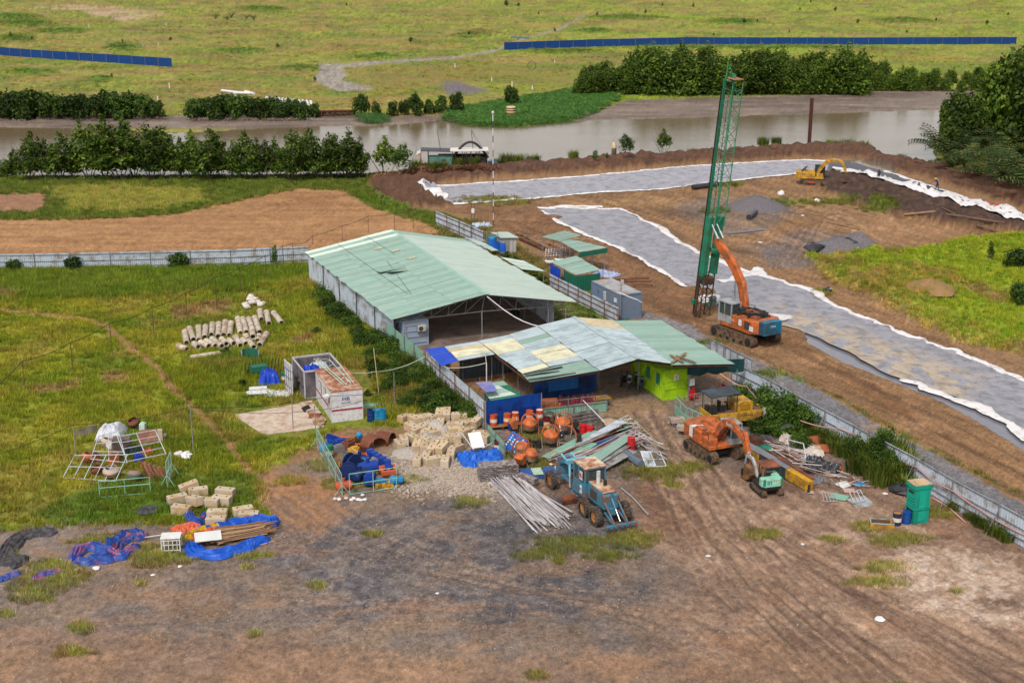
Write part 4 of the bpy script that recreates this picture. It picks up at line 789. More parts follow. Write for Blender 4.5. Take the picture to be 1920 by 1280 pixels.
ACW=M('ac_white',(206,204,198),.5,dirt=(150,130,110),da=.4)
DG=M('dark_grille',(70,66,64),.7)
def aircon(label,loc,rz):
 t_=thing('air_conditioner',label,'air conditioner',loc,rz)
 MB().box(0,0,0,.85,.32,.58).build('casing',ACW,t_,bevel=.02);m=MB();m.lathe([(.22,0),(.22,.03),(.04,.05)],(-.12,-.19,.29),14,'y');m.build('fan_grille',DG,t_);MB().bar((-.3,0,-.04),(.3,0,-.04),.04,.06).bar((-.3,0,-.04),(-.3,.2,-.3),.04).bar((.3,0,-.04),(.3,.2,-.3),.04).build('bracket',STEEL,t_)
GC=M('grey_blue_container',(112,132,158),.5,var=.08,dirt=(126,112,104),da=.25,ds=1.5)
gc=container('grey_container','grey blue shipping container with air conditioner beside the vine fence',1162.3,601,115,6.06,GC,M('container_roof',(168,168,172),.6,dirt=(150,136,128),da=.35),2.7)
aircon('air conditioner on the end wall of the grey blue container',gc.matrix_world@V3((0,0,0))+Matrix.Rotation(R(115),3,'Z')@V3((-.2,-1.4,1.55)),R(25))
WL=M('white_label',(226,226,224),.6);INK=M('ink_black',(40,40,46),.7);INKB=M('ink_blue',(30,84,170),.6);INKR=M('ink_red',(190,44,40),.6)
def text(s,parent,loc,rot,size,mat,name='lettering',sx=1,depth=.006):
 if s[0]=='~':
  mb=MB();r=random.Random(len(s));n=len(s)-1;w=size*.62
  for i in range(n):
   x=(i-(n-1)/2)*w;mb.box(x-w*.25,0,-depth,size*.14,size*r.uniform(.5,.75),depth*2);mb.box(x+w*.08,size*r.choice((-.25,0,.25)),-depth,size*.4,size*.13,depth*2,r.choice((0,.4,-.4)))
  o=mb.build(name,mat,parent,loc);o.rotation_euler=rot;return o
 cu=bpy.data.curves.new(name,'FONT');cu.body=s;cu.size=size;cu.extrude=depth;cu.align_x='CENTER';cu.align_y='CENTER';cu.materials.append(mat)
 o=bpy.data.objects.new(name,cu);C.objects.link(o);o.parent=parent;o.location=loc;o.rotation_euler=rot;o.scale=(sx,1,1);return o
MB().box(3.15,.075,.8,.42,.02,1.5).build('sign_strip',WL,gc);MB().box(.9,.075,1.7,.55,.02,.45).build('sign_plate',WL,gc)
text('2',gc,(4.5,.09,2.0),(R(90),0,R(180)),.45,INK)
for i,ch in enumerate('BZNN'):text(ch,gc,(3.15,.095,2.05-i*.34),(R(90),R(0),R(180)),.32,INK)
IC=M('light_container',(150,166,190),.5,var=.08,dirt=(170,176,186),da=.3)
ic=container('storage_container','pale blue grey container in the front left corner of the warehouse',796,657,113,5.5,IC,IC,2.6)
for i in range(4):MB().box(-.03,-1.22+0,.35+i*.58,.06,2.1,.1).build('end_rib',IC,ic)
ic.rotation_euler[2]=R(113);ic.location=G(757,652)
aircon('air conditioner on the container in the warehouse corner',G(757,652)+U(21)*1.75+U(-69)*.25+V3((0,0,1.55)),R(21))
LIME=M('lime_container',(164,206,28),.5,var=.08,dirt=(120,160,24),da=.25)
lc=container('lime_container','lime green container hut under the edge of the green shed roof',1243.5,751,112,5.8,LIME,LIME,2.62)
for z in(.95,1.62):MB().box(-.02,-1.2,z,.05,2.0,.07).build('end_rib',LIME,lc)
MB().box(-.02,-1.22,.2,.06,.06,2.2).build('door_seam',LIME,lc)
MB().box(-.03,-1.15,1.7,.03,.42,.5).build('notice',WL,lc);MB().box(-.05,-1.15,1.9,.02,.2,.2).build('notice_mark',M('notice_yellow',(214,178,40),.6),lc)
MB().box(.95,.06,1.2,.6,.04,.95).build('window',M('teal_window',(60,140,120),.4),lc);MB().box(2.7,.06,1.2,.6,.04,.95).build('window',MATS['teal_window'],lc)
eb=thing('electric_box','light grey electric box fixed at the corner of the lime container','box',G(1243.5,751)+U(22)*2.55+U(-68)*.2+V3((0,0,1.1)),R(22));MB().box(0,0,0,.5,.25,.65).build('casing',ACW,eb,bevel=.02);MB().box(0,-.14,.05,.42,.02,.55).build('door',WL,eb)
eb=thing('electric_box','grey electric box on a post behind the yellow roller','box',GG(1434,800),R(22));MB().box(0,0,.9,.5,.3,.75).build('casing',ACW,eb,bevel=.02);MB().bar((0,0,0),(0,0,.9),.08).build('post',STEEL,eb)
zp=lambda x,y:(760+x/4.266,560+y/4.266)
sh_=thing('patchwork_shed','long low shed under a patchwork roof of grey, cream and green sheets','shed',G(1010,745));o1=sh_.location.copy()
def Z(x,y,z):return G(*zp(x,y),z)
ridgeB,ridgeF=Z(1345,150,4.0),Z(1860,488,4.0)
ch=[RW,RC,RW,RW,RC,RC,RW]
roof(sh_,o1,ridgeF,ridgeB,Z(1555,580,3.55),Z(1052,222,3.55),13,1,lambda i,r_:RW,4,.06)
roof(sh_,o1,Z(1430,494,3.52),Z(1052,224,3.52),Z(1148,548,3.2),Z(828,290,3.2),9,1,lambda i,r_:[RW,RC,RC,RC,RW,RW,RG2,RW,RW][i],4,.05)
roof(sh_,o1,Z(1148,550,3.17),Z(828,292,3.17),Z(935,603,2.9),Z(582,340,2.9),9,1,lambda i,r_:[RC,RW,RW,RW,RW,RC,RC,RC,RW][i],4,.05)
roof(sh_,o1,Z(1555,577,3.5),Z(1430,494,3.5),Z(1005,670,3.0),Z(937,603,3.0),3,1,lambda i,r_:RG2,5,.04)
roof(sh_,o1,Z(716,448,2.84),Z(582,342,2.84),Z(425,500,2.6),Z(316,384,2.6),5,1,lambda i,r_:[RW,RC,RC,RB_,RW][i],4,.04)
roof(sh_,o1,Z(426,502,2.56),Z(312,384,2.56),Z(285,541,2.5),Z(152,405,2.5),5,1,lambda i,r_:RBL,3,.03)
roof(sh_,o1,ridgeF,ridgeB,G(1262,683,3.65),G(1149,601.5,3.65),13,1,lambda i,r_:RB_ if i>9 else RW,4,.06)
roof(sh_,o1,G(1259,685,3.62),G(1147,602,3.62),G(1378,683,3.3),G(1238,601,3.3),14,1,lambda i,r_:RG if i%4 else RG2,5,.03)
MB().bar(ridgeF-o1+V3((0,0,.1)),ridgeB-o1+V3((0,0,.1)),.4,.04).build('ridge_cap',RW,sh_)
for(x0,y0,x1,y1,zz,w_)in((945,603,1255,545,3.3,.14),(960,615,1230,580,3.2,.1),(985,648,1365,594,3.25,.14)):
 tag(MB().bar(Z(x0,y0,zz),Z(x1,y1,zz+.15),w_,.08).build('batten',M('dark_batten',(60,54,50),.8)),{603:'uppermost of three dark battens holding down the shed roof',615:'thin middle one of three dark battens on the shed roof',648:'dark batten nearest the eave on the shed roof'}[y0],'batten','battens on the shed roof')
cr_=thing('crossed_planks','three old planks lying crossed on the green roof','planks',G(1275,668,3.75))
for q in(((1260,680),(1286,661)),((1257,665),(1281,679)),((1268,667),(1305,680))):MB().bar(G(*q[0],3.8)-cr_.location,G(*q[1],3.78)-cr_.location,.22,.06).build('plank',WOOD,cr_)
for(x,y,zt)in[(1003,748,2.95),(1122,728,3.45),(868,712,2.6),(922,714,2.8),(943,715,2.9),(971,735,2.9),(1196,730,3.7),(1380,738,3.2),(1290,745,3.4),(1060,640,3.4),(1150,650,3.5)]:
 p=G(x,y);MB().bar(p-o1,p-o1+V3((0,0,zt)),.09).build('post',STEEL,sh_)
for a,b in((Z(1005,670,2.9),Z(1555,580,3.42)),(Z(1555,580,3.42),Z(1860,490,3.88)),(Z(1860,490,3.88),G(1262,684,3.5)),(G(1262,686,3.5),G(1376,684,3.2)),(Z(425,500,2.5),Z(716,450,2.75)),(Z(716,452,2.75),Z(1005,672,2.9))):
 MB().bar(a-o1-V3((0,0,.05)),b-o1-V3((0,0,.05)),.1).build('beam',RUST,sh_)
bk=[G(862,712),G(1000,690),G(1150,668),G(1240,668)]
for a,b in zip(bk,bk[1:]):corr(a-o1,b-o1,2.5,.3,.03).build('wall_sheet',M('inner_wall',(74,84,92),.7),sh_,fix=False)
def cloth(a,b,ztop,zbot,mat,name,parent,off,n=26,m=7,amp=.12,seed=1,sag=0):
 V=[];d=(b-a);nn=V3((d.y,-d.x,0)).normalized();zt=ztop if hasattr(ztop,'__len__')else(ztop,ztop)
 for j in range(m+1):
  for i in range(n+1):
   s=i/n;t_=j/m;p=a+d*s-off;z=(zt[0]+(zt[1]-zt[0])*s)*(1-t_)+(zbot+sag*abs(math.sin(s*9+seed))*.5)*t_
   o_=amp*t_**.6*(math.sin(i*.9+seed)+.5*math.sin(i*2.3+seed*2+j*.3));V.append((p.x+nn.x*o_,p.y+nn.y*o_,z))
 mb=MB();mb.add(V,[(j*(n+1)+i,j*(n+1)+i+1,(j+1)*(n+1)+i+1,(j+1)*(n+1)+i)for j in range(m)for i in range(n)])
 return mb.build(name,mat,parent,smooth=True,fix=False)
TB=M('dark_blue_tarp',(14,54,112),.55,var=.25,sc=2.5,dirt=(10,34,74),da=.4)
TB2=M('patch_blue_tarp',(20,96,160),.5,var=.15,sc=3)
tp=thing('blue_curtain','dark blue tarpaulin hung as a wall under the shed eave','tarpaulin',G(1003,752))
cloth(G(1000,754),G(1118,737),(2.85,3.35),.15,TB,'sheet',tp,tp.location,amp=.1);cloth(G(1026,752),G(1082,744),(2.4,2.45),.9,TB2,'patch',tp,tp.location+U(-70)*-.22,amp=.02)
DT=M('dark_green_tarp',(22,62,66),.6,var=.2)
tp=thing('dark_green_curtain','dark green tarpaulin hanging from the front edge of the green roof','tarpaulin',G(1290,745))
cloth(G(1287,747),G(1392,738),(3.3,3.15),2.15,DT,'sheet',tp,tp.location,amp=.09,seed=3,sag=-.4)
ht=thing('green_hut','small hut with green and pale roof sheets inside the corner walls','hut',G(920,775))
roof(ht,ht.location,Z(690,672,2.1),Z(940,795,2.1)*1,Z(600,700,1.8),Z(690,832,1.8),5,1,lambda i,r_:[RG2,RP,RG,RP,M('roof_deep_green',(20,110,84),.5)][i],4,.03)
roof(ht,ht.location,Z(783,658,2.0),Z(948,792,2.0),Z(690,672,2.05),Z(850,812,1.95),4,1,lambda i,r_:MATS['roof_deep_green']if i else RG,4,.02)
roof(ht,ht.location,Z(680,662,2.5),Z(742,740,2.5),Z(557,672,2.4),Z(650,752,2.4),4,1,lambda i,r_:M('roof_violet_blue',(92,108,190),.5,var=.15,dirt=(150,130,150),da=.4),5,.03)
for(x,y)in((905,775),(975,768),(900,745),(945,740)):MB().bar(G(x,y)-ht.location,G(x,y)-ht.location+V3((0,0,1.75)),.08).build('post',WOOD,ht)
corr(G(905,776)-ht.location,G(975,769)-ht.location,1.7,.2).build('wall_sheet',M('hut_side',(110,142,136),.6),ht,fix=False)
pl_=thing('tall_pole','tall white pipe pole standing behind the blue wall','pole',GG(912.6,758));MB().cyl((0,0,0),(0,0,3.6),.05).build('pipe',M('white_pipe2',(214,204,206),.5),pl_)
def canopy(name,label,q,z,n,mats,postf,fascia=None,group=None,cat='shed',slope=0.0,thick=None):
 r_=thing(name,label,cat,G(q[3][0],q[3][1]+30,0),0,group);o_=r_.location.copy();P=[G(x,y,zz)for(x,y),zz in zip(q,z)]
 roof(r_,o_,P[0],P[3],P[1],P[2],n,1,mats,3,.02)
 for f0 in postf:
  a=P[0]*(1-f0[0])*(1-f0[1])+P[1]*f0[0]*(1-f0[1])+P[2]*f0[0]*f0[1]+P[3]*(1-f0[0])*f0[1];b=V3((a.x,a.y,0));MB().bar(b-o_,a-o_,.08).build('post',STEEL,r_)
 return r_,P,o_
c4=((.04,.04),(.96,.04),(.96,.96),(.04,.96),(.5,.96),(.5,.04))
z2=lambda x,y:(780+x/4.128,380+y/4.128)
canopy('canopy','first open mint green canopy, farthest behind the warehouse',[z2(970,266),z2(1150,218),z2(1285,255),z2(1110,300)],(2.5,2.5,2.3,2.3),5,lambda i,r_:RG,c4)
r_,P,o_=canopy('canopy','middle mint green canopy with a dark green fascia board',[z2(1112,300),z2(1200,285),z2(1482,350),z2(1262,386)],(2.5,2.5,2.6,2.6),6,lambda i,r_:RG if i%2 else RG2,c4)
DGR=M('dark_green_wall',(28,106,84),.55,var=.1)
MB().bar(P[3]-o_-V3((0,0,.3)),P[2]-o_-V3((0,0,.3)),.04,.55).build('fascia',DGR,r_)
r_,P,o_=canopy('green_kiosk','dark green walled hut with a mint roof beside the grey container',[z2(1040,460),z2(1240,412),z2(1426,522),z2(1240,562)],(2.4,2.6,2.6,2.4),6,lambda i,r_:RG2 if i==2 else RG,c4)
for a,b in((P[3],P[2]),(P[3]*.55+P[0]*.45,P[3])):
 p,q=V3((a.x,a.y,0)),V3((b.x,b.y,0));corr(p-o_,q-o_,2.3,.3).build('wall_sheet',DGR,r_,fix=False)
p,q=V3((P[0].x,P[0].y,0)),V3((P[0].x*.6+P[3].x*.4,P[0].y*.6+P[3].y*.4,0));corr(p-o_,q-o_,2.2,.3).build('blue_panel',RBL,r_,fix=False)
canopy('lean_to','pale green lean-to roof at the far right corner of the warehouse',[z2(395,278),z2(500,300),z2(640,372),z2(590,378)],(3.0,2.7,2.5,2.7),4,lambda i,r_:RP,((.96,.96),(.9,.1)))
canopy('lean_to','pale green lean-to roof halfway along the right side of the warehouse',[z2(650,420),z2(830,450),z2(1002,536),z2(820,518)],(2.8,2.5,2.2,2.6),6,lambda i,r_:RP,((.96,.96),(.96,.05)))
bt=cloth(G(920,478),G(948,486),1.9,.8,M('bright_blue_tarp',(24,90,190),.5,var=.2),'blue_tarpaulin',None,V3((0,0,0)),n=10,m=3,amp=.25);tag(bt,'blue tarpaulin draped beside the water tank','tarpaulin')
ws=thing('white_shed','small white walled cabin with a pale roof beside the water tank','shed',G(968,475),R(112))
for a in((0,0,3.0,0),(0,1.9,3.0,1.9)):corr((a[0],a[1],0),(a[2],a[3],0),2.0,.4).build('wall_sheet',M('cabin_wall',(186,180,176),.7),ws,fix=False)
for x in(0,3.0):corr((x,0,0),(x,1.9,0),2.0,.4).build('wall_sheet',MATS['cabin_wall'],ws,fix=False)
MB().box(1.5,.95,2.02,3.4,2.3,.06,tx=R(4)).build('roof',RP,ws);MB().box(-.03,1.3,0,.04,.7,1.8).build('door',M('cabin_door',(150,146,144),.6),ws)
wt=thing('water_tank','round blue water tank on a steel stand','tank',G(923,475),0)
MB().lathe([(.5,1.0),(.56,1.1),(.56,1.95),(.5,2.05),(.2,2.12)],n=16).build('tank',M('tank_blue',(24,128,176),.4,var=.08),wt,smooth=False)
m=MB()
for x in(-.65,.65):
 for y in(-.65,.65):m.bar((x,y,0),(x,y,2.5),.06)
for z in(.95,2.5):m.bar((-.65,-.65,z),(.65,-.65,z),.05).bar((-.65,.65,z),(.65,.65,z),.05).bar((-.65,-.65,z),(-.65,.65,z),.05).bar((.65,-.65,z),(.65,.65,z),.05)
m.build('stand',STEEL,wt)
OW=M('office_white',(226,222,224),.5,var=.05,sc=2,dirt=(190,184,180),da=.3,ds=2.5)
ORF=M('peeling_roof',(204,182,160),.8,var=.1,sc=3,dirt=(158,92,62),da=.55,ds=1.6)
MAR=M('maroon_band',(158,40,76),.6)
pn,pr=G(623,792.5),G(680.6,785.5);ang=math.degrees(math.atan2(pr.y-pn.y,pr.x-pn.x))+90
of=thing('office_container','white office cabin with a maroon stripe and a peeling rusty roof','cabin',pn,R(ang));LO=6.0;wd=(pr-pn).length
m=MB();m.box(LO/2,0-.03,0,LO,.06,2.6);m.build('side_wall',OW,of);MB().box(LO/2,-wd+.03,0,LO,.06,2.6).build('side_wall',OW,of)
MB().box(.03,-wd/2,0,.06,wd-.12,2.6).build('end_wall',OW,of);MB().box(LO-.03,-wd/2,0,.06,wd-.12,2.6).build('end_wall',OW,of)
MB().box(LO/2,-wd/2,2.6,LO+.1,wd+.1,.07).build('roof',ORF,of)
MB().box(LO/2,.008,.95,LO+.03,.03,.13).build('stripe',MAR,of);MB().box(-.008,-wd/2,.95,.03,wd+.02,.13).build('stripe',MAR,of)
MB().bar((.02,.02,0),(.02,.02,2.6),.07).bar((.02,-wd,0),(.02,-wd,2.6),.07).build('corner_post',OW,of)
for x in(2.3,4.1):
 f0=MB().box(x,.02,1.25,.75,.05,.95).build('window',DG,of);g2=MB()
 for k in range(6):g2.box(x-.32+k*.128,.06,1.25,.03,.02,.95)
 for k in range(3):g2.box(x,.062,1.4+k*.3,.75,.02,.03)
 g2.build('grille',OW,f0)
dr=MB().box(.75,.02,.1,.75,.04,2.0).build('door',M('office_door',(214,210,210),.5),of);MB().lathe([(.12,0),(.12,.03)],(.62,.05,1.6),10,'y').build('vent',DG,dr)
MB().box(.6,.3,2.1,.9,.5,.04,tx=R(-14)).build('door_canopy',OW,of)
text('MB',of,(-.03,-1.18,1.92),(R(90),0,R(-90)),.38,INKB,sx=1.3);text('~CONTAINER',of,(-.03,-1.18,1.6),(R(90),0,R(-90)),.14,INKB)
tr=MB()
pa=[(2.0,-.2),(2.6,-2.0),(3.4,-.5),(4.2,-2.1),(5.0,-.6),(5.8,-2.0)]
for dy in(0,.25):
 A_,B_=V3((1.0,-1.5+dy,2.75)),V3((7.6,-.5+dy,3.1));A2,B2_=V3((1.2,-1.9-dy,2.75)),V3((7.2,-1.5-dy*2,3.0))
 tr.bar(A_,B_,.06).bar(A2,B2_,.06)
for k in range(7):f0=k/6;a=V3((1.0,-1.5,2.77)).lerp(V3((7.6,-.5,3.1)),f0);b=V3((1.2,-1.9,2.77)).lerp(V3((7.2,-1.5,3.0)),min(1,f0+.12));tr.bar(a,b,.04)
tr_=tr.build('roof_truss',M('mint_truss',(188,214,196),.6,dirt=(160,130,100),da=.3));tr_.matrix_world=Matrix.Translation(pn)@Matrix.Rotation(R(ang),4,'Z');tag(tr_,'mint painted steel truss dumped on the roof of the white cabin','truss')
OC=M('open_container_grey',(120,114,122),.6,var=.15,dirt=(86,74,76),da=.4)
pb=G(576,757)+U(ang)*.3
oc=container('open_container','grey open-topped container filled with rubbish, behind the white cabin',0,0,ang+2,4.2,OC,OC,2.5,w=3.3,opentop=True,frame=M('pale_frame',(186,182,190),.6));oc.location=pn+U(ang)*6.3+U(ang+90)*.9
dp=thing('container_door','tall white container door leaf standing open at the rubbish container','door',G(541,737),R(ang+8))
MB().box(-.2,0,0.1,1.9,.07,2.75).build('leaf',OW,dp);m=MB()
for x in(-.95,-.4,.15,.6):m.box(x,.05,.15,.06,.05,2.6)
for z in(.7,1.5,2.2):m.box(-.2,.06,z,1.8,.05,.06)
for x in(-.95,-.4,.15,.6):m.box(x,-.06,.15,.06,.05,2.6)
for z in(.7,1.5,2.2):m.box(-.2,-.07,z,1.8,.05,.06)
m.build('locking_bars',M('door_bars',(120,124,140),.5),dp)
slb=MB();slb.prismz([(p.x,p.y)for p in(G(440,778),G(500,768),G(583,754),G(608,800),G(560,808),G(495,815),G(470,800))],-.1,.05);tag(slb.build('concrete_pad',PALEC),'pale stained concrete pad beside the white cabin',kind='structure')
slb=MB();slb.prismz([(p.x,p.y)for p in(G(560,756),G(584,752),G(612,790),G(600,803))],.06,.14);tag(slb.build('concrete_step',M('step',(200,184,164),.9,dirt=(150,90,64),da=.4)),'narrow concrete step along the white cabin',kind='structure')
# ---------------------------------------------------------------- machines
ORA=M('orange_paint',(216,106,44),.55,var=.14,dirt=(140,88,60),da=.45,ds=1.9)
YEL=M('yellow_paint',(214,160,34),.55,var=.12,dirt=(146,108,58),da=.42,ds=1.8)
TEAL=M('grader_blue',(52,136,168),.55,var=.14,dirt=(122,92,74),da=.42,ds=1.9)
MINT=M('mint_paint',(140,206,178),.5,var=.08,dirt=(150,130,100),da=.25)
TRK=M('muddy_track',(122,96,74),.9,var=.25,sc=4,dirt=(70,56,48),da=.45,ds=3)
BLK=M('black_steel',(44,42,42),.6,var=.2);GLS=M('window_glass',(58,74,76),.12,spec=.8);TYRE=M('tyre_rubber',(62,58,58),.85,var=.15,dirt=(110,90,74),da=.4,ds=3)
GRYP=M('grey_paint',(168,172,176),.5,dirt=(120,100,84),da=.3);CHR=M('cylinder_rod',(196,196,200),.25,.8);DRT=M('rust_paint',(150,84,56),.8,var=.2,dirt=(100,60,46),da=.5)
MUDB=M('muddy_bucket',(140,100,64),.85,var=.25,sc=3,dirt=(84,60,44),da=.4)
def limb(mb,pts,y,th):
 up,dn=[],[]
 for i,(x,z,w)in enumerate(pts):
  a=pts[max(0,i-1)];b=pts[min(len(pts)-1,i+1)];dx,dz=b[0]-a[0],b[1]-a[1];l=math.hypot(dx,dz);up.append((x-dz/l*w/2,z+dx/l*w/2));dn.append((x+dz/l*w/2,z-dx/l*w/2))
 n=len(pts)
 for i in range(n-1):mb.prism([up[i],up[i+1],dn[i+1],dn[i]],y-th/2,y+th/2)
 return mb
def track(parent,y,L,h,w,name='track'):
 r_=h/2;prof=[(L/2-r_+r_*math.sin(a),r_+r_*math.cos(a))for a in[math.pi*k/6 for k in range(7)]]+[(-L/2+r_-r_*math.sin(a),r_-r_*math.cos(a))for a in[math.pi*k/6 for k in range(7)]]
 t_=MB().prism(prof,y-w/2,y+w/2).build(name,TRK,parent)
 m=MB();per=[]
 for i in range(len(prof)):
  a,b=V3(prof[i]),V3(prof[(i+1)%len(prof)]);n=max(1,int((b-a).length/.19))
  for k in range(n):per.append((a.lerp(b,(k+.5)/n),(b-a).normalized()))
 for p,d in per:
  nn=V3((d.y,-d.x));nn=nn if nn.dot(p-V3((max(-L/2+r_,min(L/2-r_,p.x)),r_)))>0 else-nn
  m.bar((p.x,y-w/2-.02,p.y),(p.x,y+w/2+.02,p.y),.11,.07,up=(nn.x,0,nn.y))
 m.build('track_shoes',TRK,t_)
 m=MB();s_=1 if y>0 else-1
 for k in range(6):x=-L/2+r_+(L-2*r_)*k/5;m.lathe([(.14 if 0<k<5 else r_*.72,0),(.14 if 0<k<5 else r_*.72,.03)],(x,y+s_*(w/2+.005),r_*(.55 if 0<k<5 else 1)),10,'y')
 m.build('rollers',BLK,t_)
def cylr(parent,a,b,r=.07,split=.55,mat=ORA):
 a,b=V3(a),V3(b);c=a.lerp(b,split);o=MB().cyl(a,c,r,n=8).build('hydraulic_cylinder',mat,parent);MB().cyl(c,b,r*.6,n=8).build('rod',CHR,o)
def cab(parent,x,y,z,L,w,h,mat,rmat=None):
 c=MB();t=.09
 for a in(0,L):
  for b in(0,w):c.box(x+a,y+b,z,t,t,h)
 c.box(x+L/2,y+w/2,z+h,L+.12,w+.12,.09);c.box(x+L/2,y+.0,z,L,.07,h*.38).box(x+L/2,y+w,z,L,.07,h*.38).box(x+0,y+w/2,z,.07,w,h*.45).box(x+L,y+w/2,z,.07,w,h*.3).box(x+L*.55,y+w,z,.07,.08,h).box(x+L*.55,y,z,.07,.08,h)
 o=c.build('cab',mat,parent);g=MB().box(x+L/2,y+w/2,z+h*.3,L-.04,w-.04,h*.66).build('window',GLS,o);return o
def excavator(name,label,px,py,hu,hb,s,paint,cat='excavator',boom=None,stick=None,bucket=None,hoodup=False,tank=None,L=4.1,gauge=2.3,cabm=GRYP,engine=False,stripe=False,boomyaw=0):
 t_=thing(name,label,cat,GG(px,py),R(hb));t_.scale=(s,)*3
 u_=MB().box(0,0,.35,2.2,1.6,.35).cyl((0,0,.6),(0,0,1.02),.62,n=16).build('undercarriage',BLK,t_,rz=R(hu-hb))
 for y in(-gauge/2,gauge/2):
  k=len(t_.children);e=thing_part=None
  track(u_,y,L,.9,.6)
 
 for c in list(u_.children):
  for g in list(c.children):g.parent=u_
 b_=MB();b_.prismz([(1.6,-1.35),(1.6,1.35),(-2.1,1.35),(-2.55,.9),(-2.55,-.9),(-2.1,-1.35)],1.05,1.35);b_.box(-.9,-.78-.1,1.35,2.3,.95,.75).box(-.9,.88,1.35,2.3,.95,.75).box(1.0,-.95,1.35,1.0,.75,.55).box(-.9,0,1.35,2.2,.9,.6 if not engine else.1);b_.build('body',paint,t_,bevel=.03)
 cw=MB();cw.prismz([(-1.9,-1.35),(-1.9,1.35),(-2.3,1.35),(-2.75,.8),(-2.75,-.8),(-2.3,-1.35)],1.1,2.15);cw.build('counterweight',tank or paint,t_,bevel=.06)
 if stripe:MB().box(-1.15,-1.37,1.3,.42,.06,.83).box(-1.15,-.9,2.11,.42,1.0,.02).build('stripe',WL,t_)
 MB().box(-.4,-.9,2.1,.9,.5,.12).cyl((-1.3,.9,2.1),(-1.3,.9,2.55),.07,n=8).box(-1.4,-.6,2.1,.5,.5,.1).build('hood_fittings',paint if not engine else BLK,t_)
 m=MB().bar((1.3,-1.3,1.9),(1.3,-1.3,2.3),.04).bar((.5,-1.3,2.1),(.5,-1.3,2.4),.04).bar((.5,-1.3,2.4),(1.3,-1.3,2.3),.04).build('handrail',BLK,t_)
 if engine:
  m=MB();r=random.Random(4)
  for k in range(26):m.box(r.uniform(-1.9,.4),r.uniform(-1.1,1.1),2.0 if k%2 else 1.5,r.uniform(.15,.6),r.uniform(.1,.5),r.uniform(.15,.5),r.uniform(0,3))
  for k in range(8):m.cyl((r.uniform(-1.9,.4),r.uniform(-1,1),2.25),(r.uniform(-1.9,.4),r.uniform(-1,1),2.3),.09,n=7)
  m.lathe([(.16,-.5),(.2,-.3),(.2,.3),(.14,.5)],(.2,.1,2.4),10,'y');m.build('engine',BLK,t_)
  m=MB();m.cyl((-1.2,-.3,2.3),(-.2,-.2,2.35),.13,n=8).box(-.5,.2,2.2,.5,.2,.3).box(-1.7,.5,2.1,.7,.5,.2);m.build('engine_rust',DRT,t_)
 if hoodup:MB().box(-1.5,0,2.4,1.2,1.3,.07,ty=R(-40)).build('open_hood',BLK,t_)
 cab(t_,.25,.42,1.35,1.5,.9,1.55,cabm)
 yb=-.1;ya=R(boomyaw)
 def by(o):o.rotation_euler[2]=ya;return o
 bo=by(limb(MB(),boom,yb,.38).build('boom',paint,t_,bevel=.02))
 st=by(limb(MB(),stick,yb,.3).build('stick',paint,t_,bevel=.02))if stick else None
 if bucket:
  bx,bz,an=bucket;q=[(-.1,0),(.15,.05),(.62,-.25),(.7,-.7),(.45,-1.05),(0,-1.2),(-.5,-1.1),(-.2,-.8),(-.15,-.4)];ca_,sa_=math.cos(an),math.sin(an)
  o=MB().prism([(bx+x*ca_-z*sa_,bz+x*sa_+z*ca_)for x,z in q],yb-.55,yb+.55).build('bucket',MUDB,t_);tm=MB()
  for k in range(5):x,z=-.5,-1.1;x2,z2_=-.72,-1.12;tm.bar((bx+x*ca_-z*sa_,yb-.48+k*.24,bz+x*sa_+z*ca_),(bx+x2*ca_-z2_*sa_,yb-.48+k*.24,bz+x2*sa_+z2_*ca_),.09)
  tm.build('tooth',TRK,o);MB().bar((bx,yb-.2,bz),(bx-.3,yb-.2,bz+.7),.08).bar((bx,yb+.2,bz),(bx-.3,yb+.2,bz+.7),.08).build('linkage',BLK,t_)
 return t_
ex=excavator('excavator','orange excavator with a white stripe and its muddy bucket on the ground',1337,851,-64,-67,.98,ORA,boom=[(.5,1.5,.4),(.95,2.35,.62),(1.6,3.1,.66),(2.2,3.4,.6),(3.3,3.25,.5),(4.6,2.8,.34)],stick=[(4.35,3.4,.3),(4.6,2.85,.5),(5.0,1.95,.4),(5.35,1.15,.24)],bucket=(5.4,1.3,.15),stripe=True)
for y in(-.45,.25):cylr(ex,(.9,y,1.6),(1.75,y,2.8),.08)
cylr(ex,(2.1,-.1,3.7),(4.3,-.1,3.42),.08);cylr(ex,(4.75,-.1,2.6),(5.7,-.1,1.4),.07)
text('~HITAC',ex,(2.6,-.3,3.35),(R(90),0,0),.3,WL)
yx=excavator('excavator','yellow excavator with its hood open, digging at the end of the dark berm',1524,345,-20,-12,.95,YEL,boom=[(.5,1.5,.4),(1.1,2.7,.6),(2.0,3.7,.62),(2.9,3.9,.5),(4.3,3.75,.36)],stick=[(4.0,4.0,.3),(4.4,3.7,.45),(5.2,1.8,.36),(5.5,.9,.24)],bucket=(5.5,.9,.25),hoodup=True,cabm=BLK)
cylr(yx,(2.2,-.1,4.2),(4.0,-.1,4.1),.08,mat=YEL);MB().box(-.3,-1.45,.4,.9,.3,.3).build('red_can_crate',M('red_bits',(190,70,60),.6,var=.4,sc=9),yx)
HB=121;rg=excavator('piling_rig','orange crawler piling rig holding a tall green lattice leader',1397,634,125,HB,1.22,ORA,'piling rig',boom=[(.35,1.3,.6),(.5,2.9,.8),(.95,4.2,.82),(2.0,5.3,.8),(3.4,6.2,.7),(4.9,7.0,.62)],tank=None,L=4.7,gauge=2.6,engine=True,boomyaw=-6)
MB().box(-2.95,0.1,1.15,.7,1.75,1.05).build('blue_tank',M('tank_teal',(22,112,148),.45,var=.12,dirt=(60,70,80),da=.3),rg,bevel=.03)
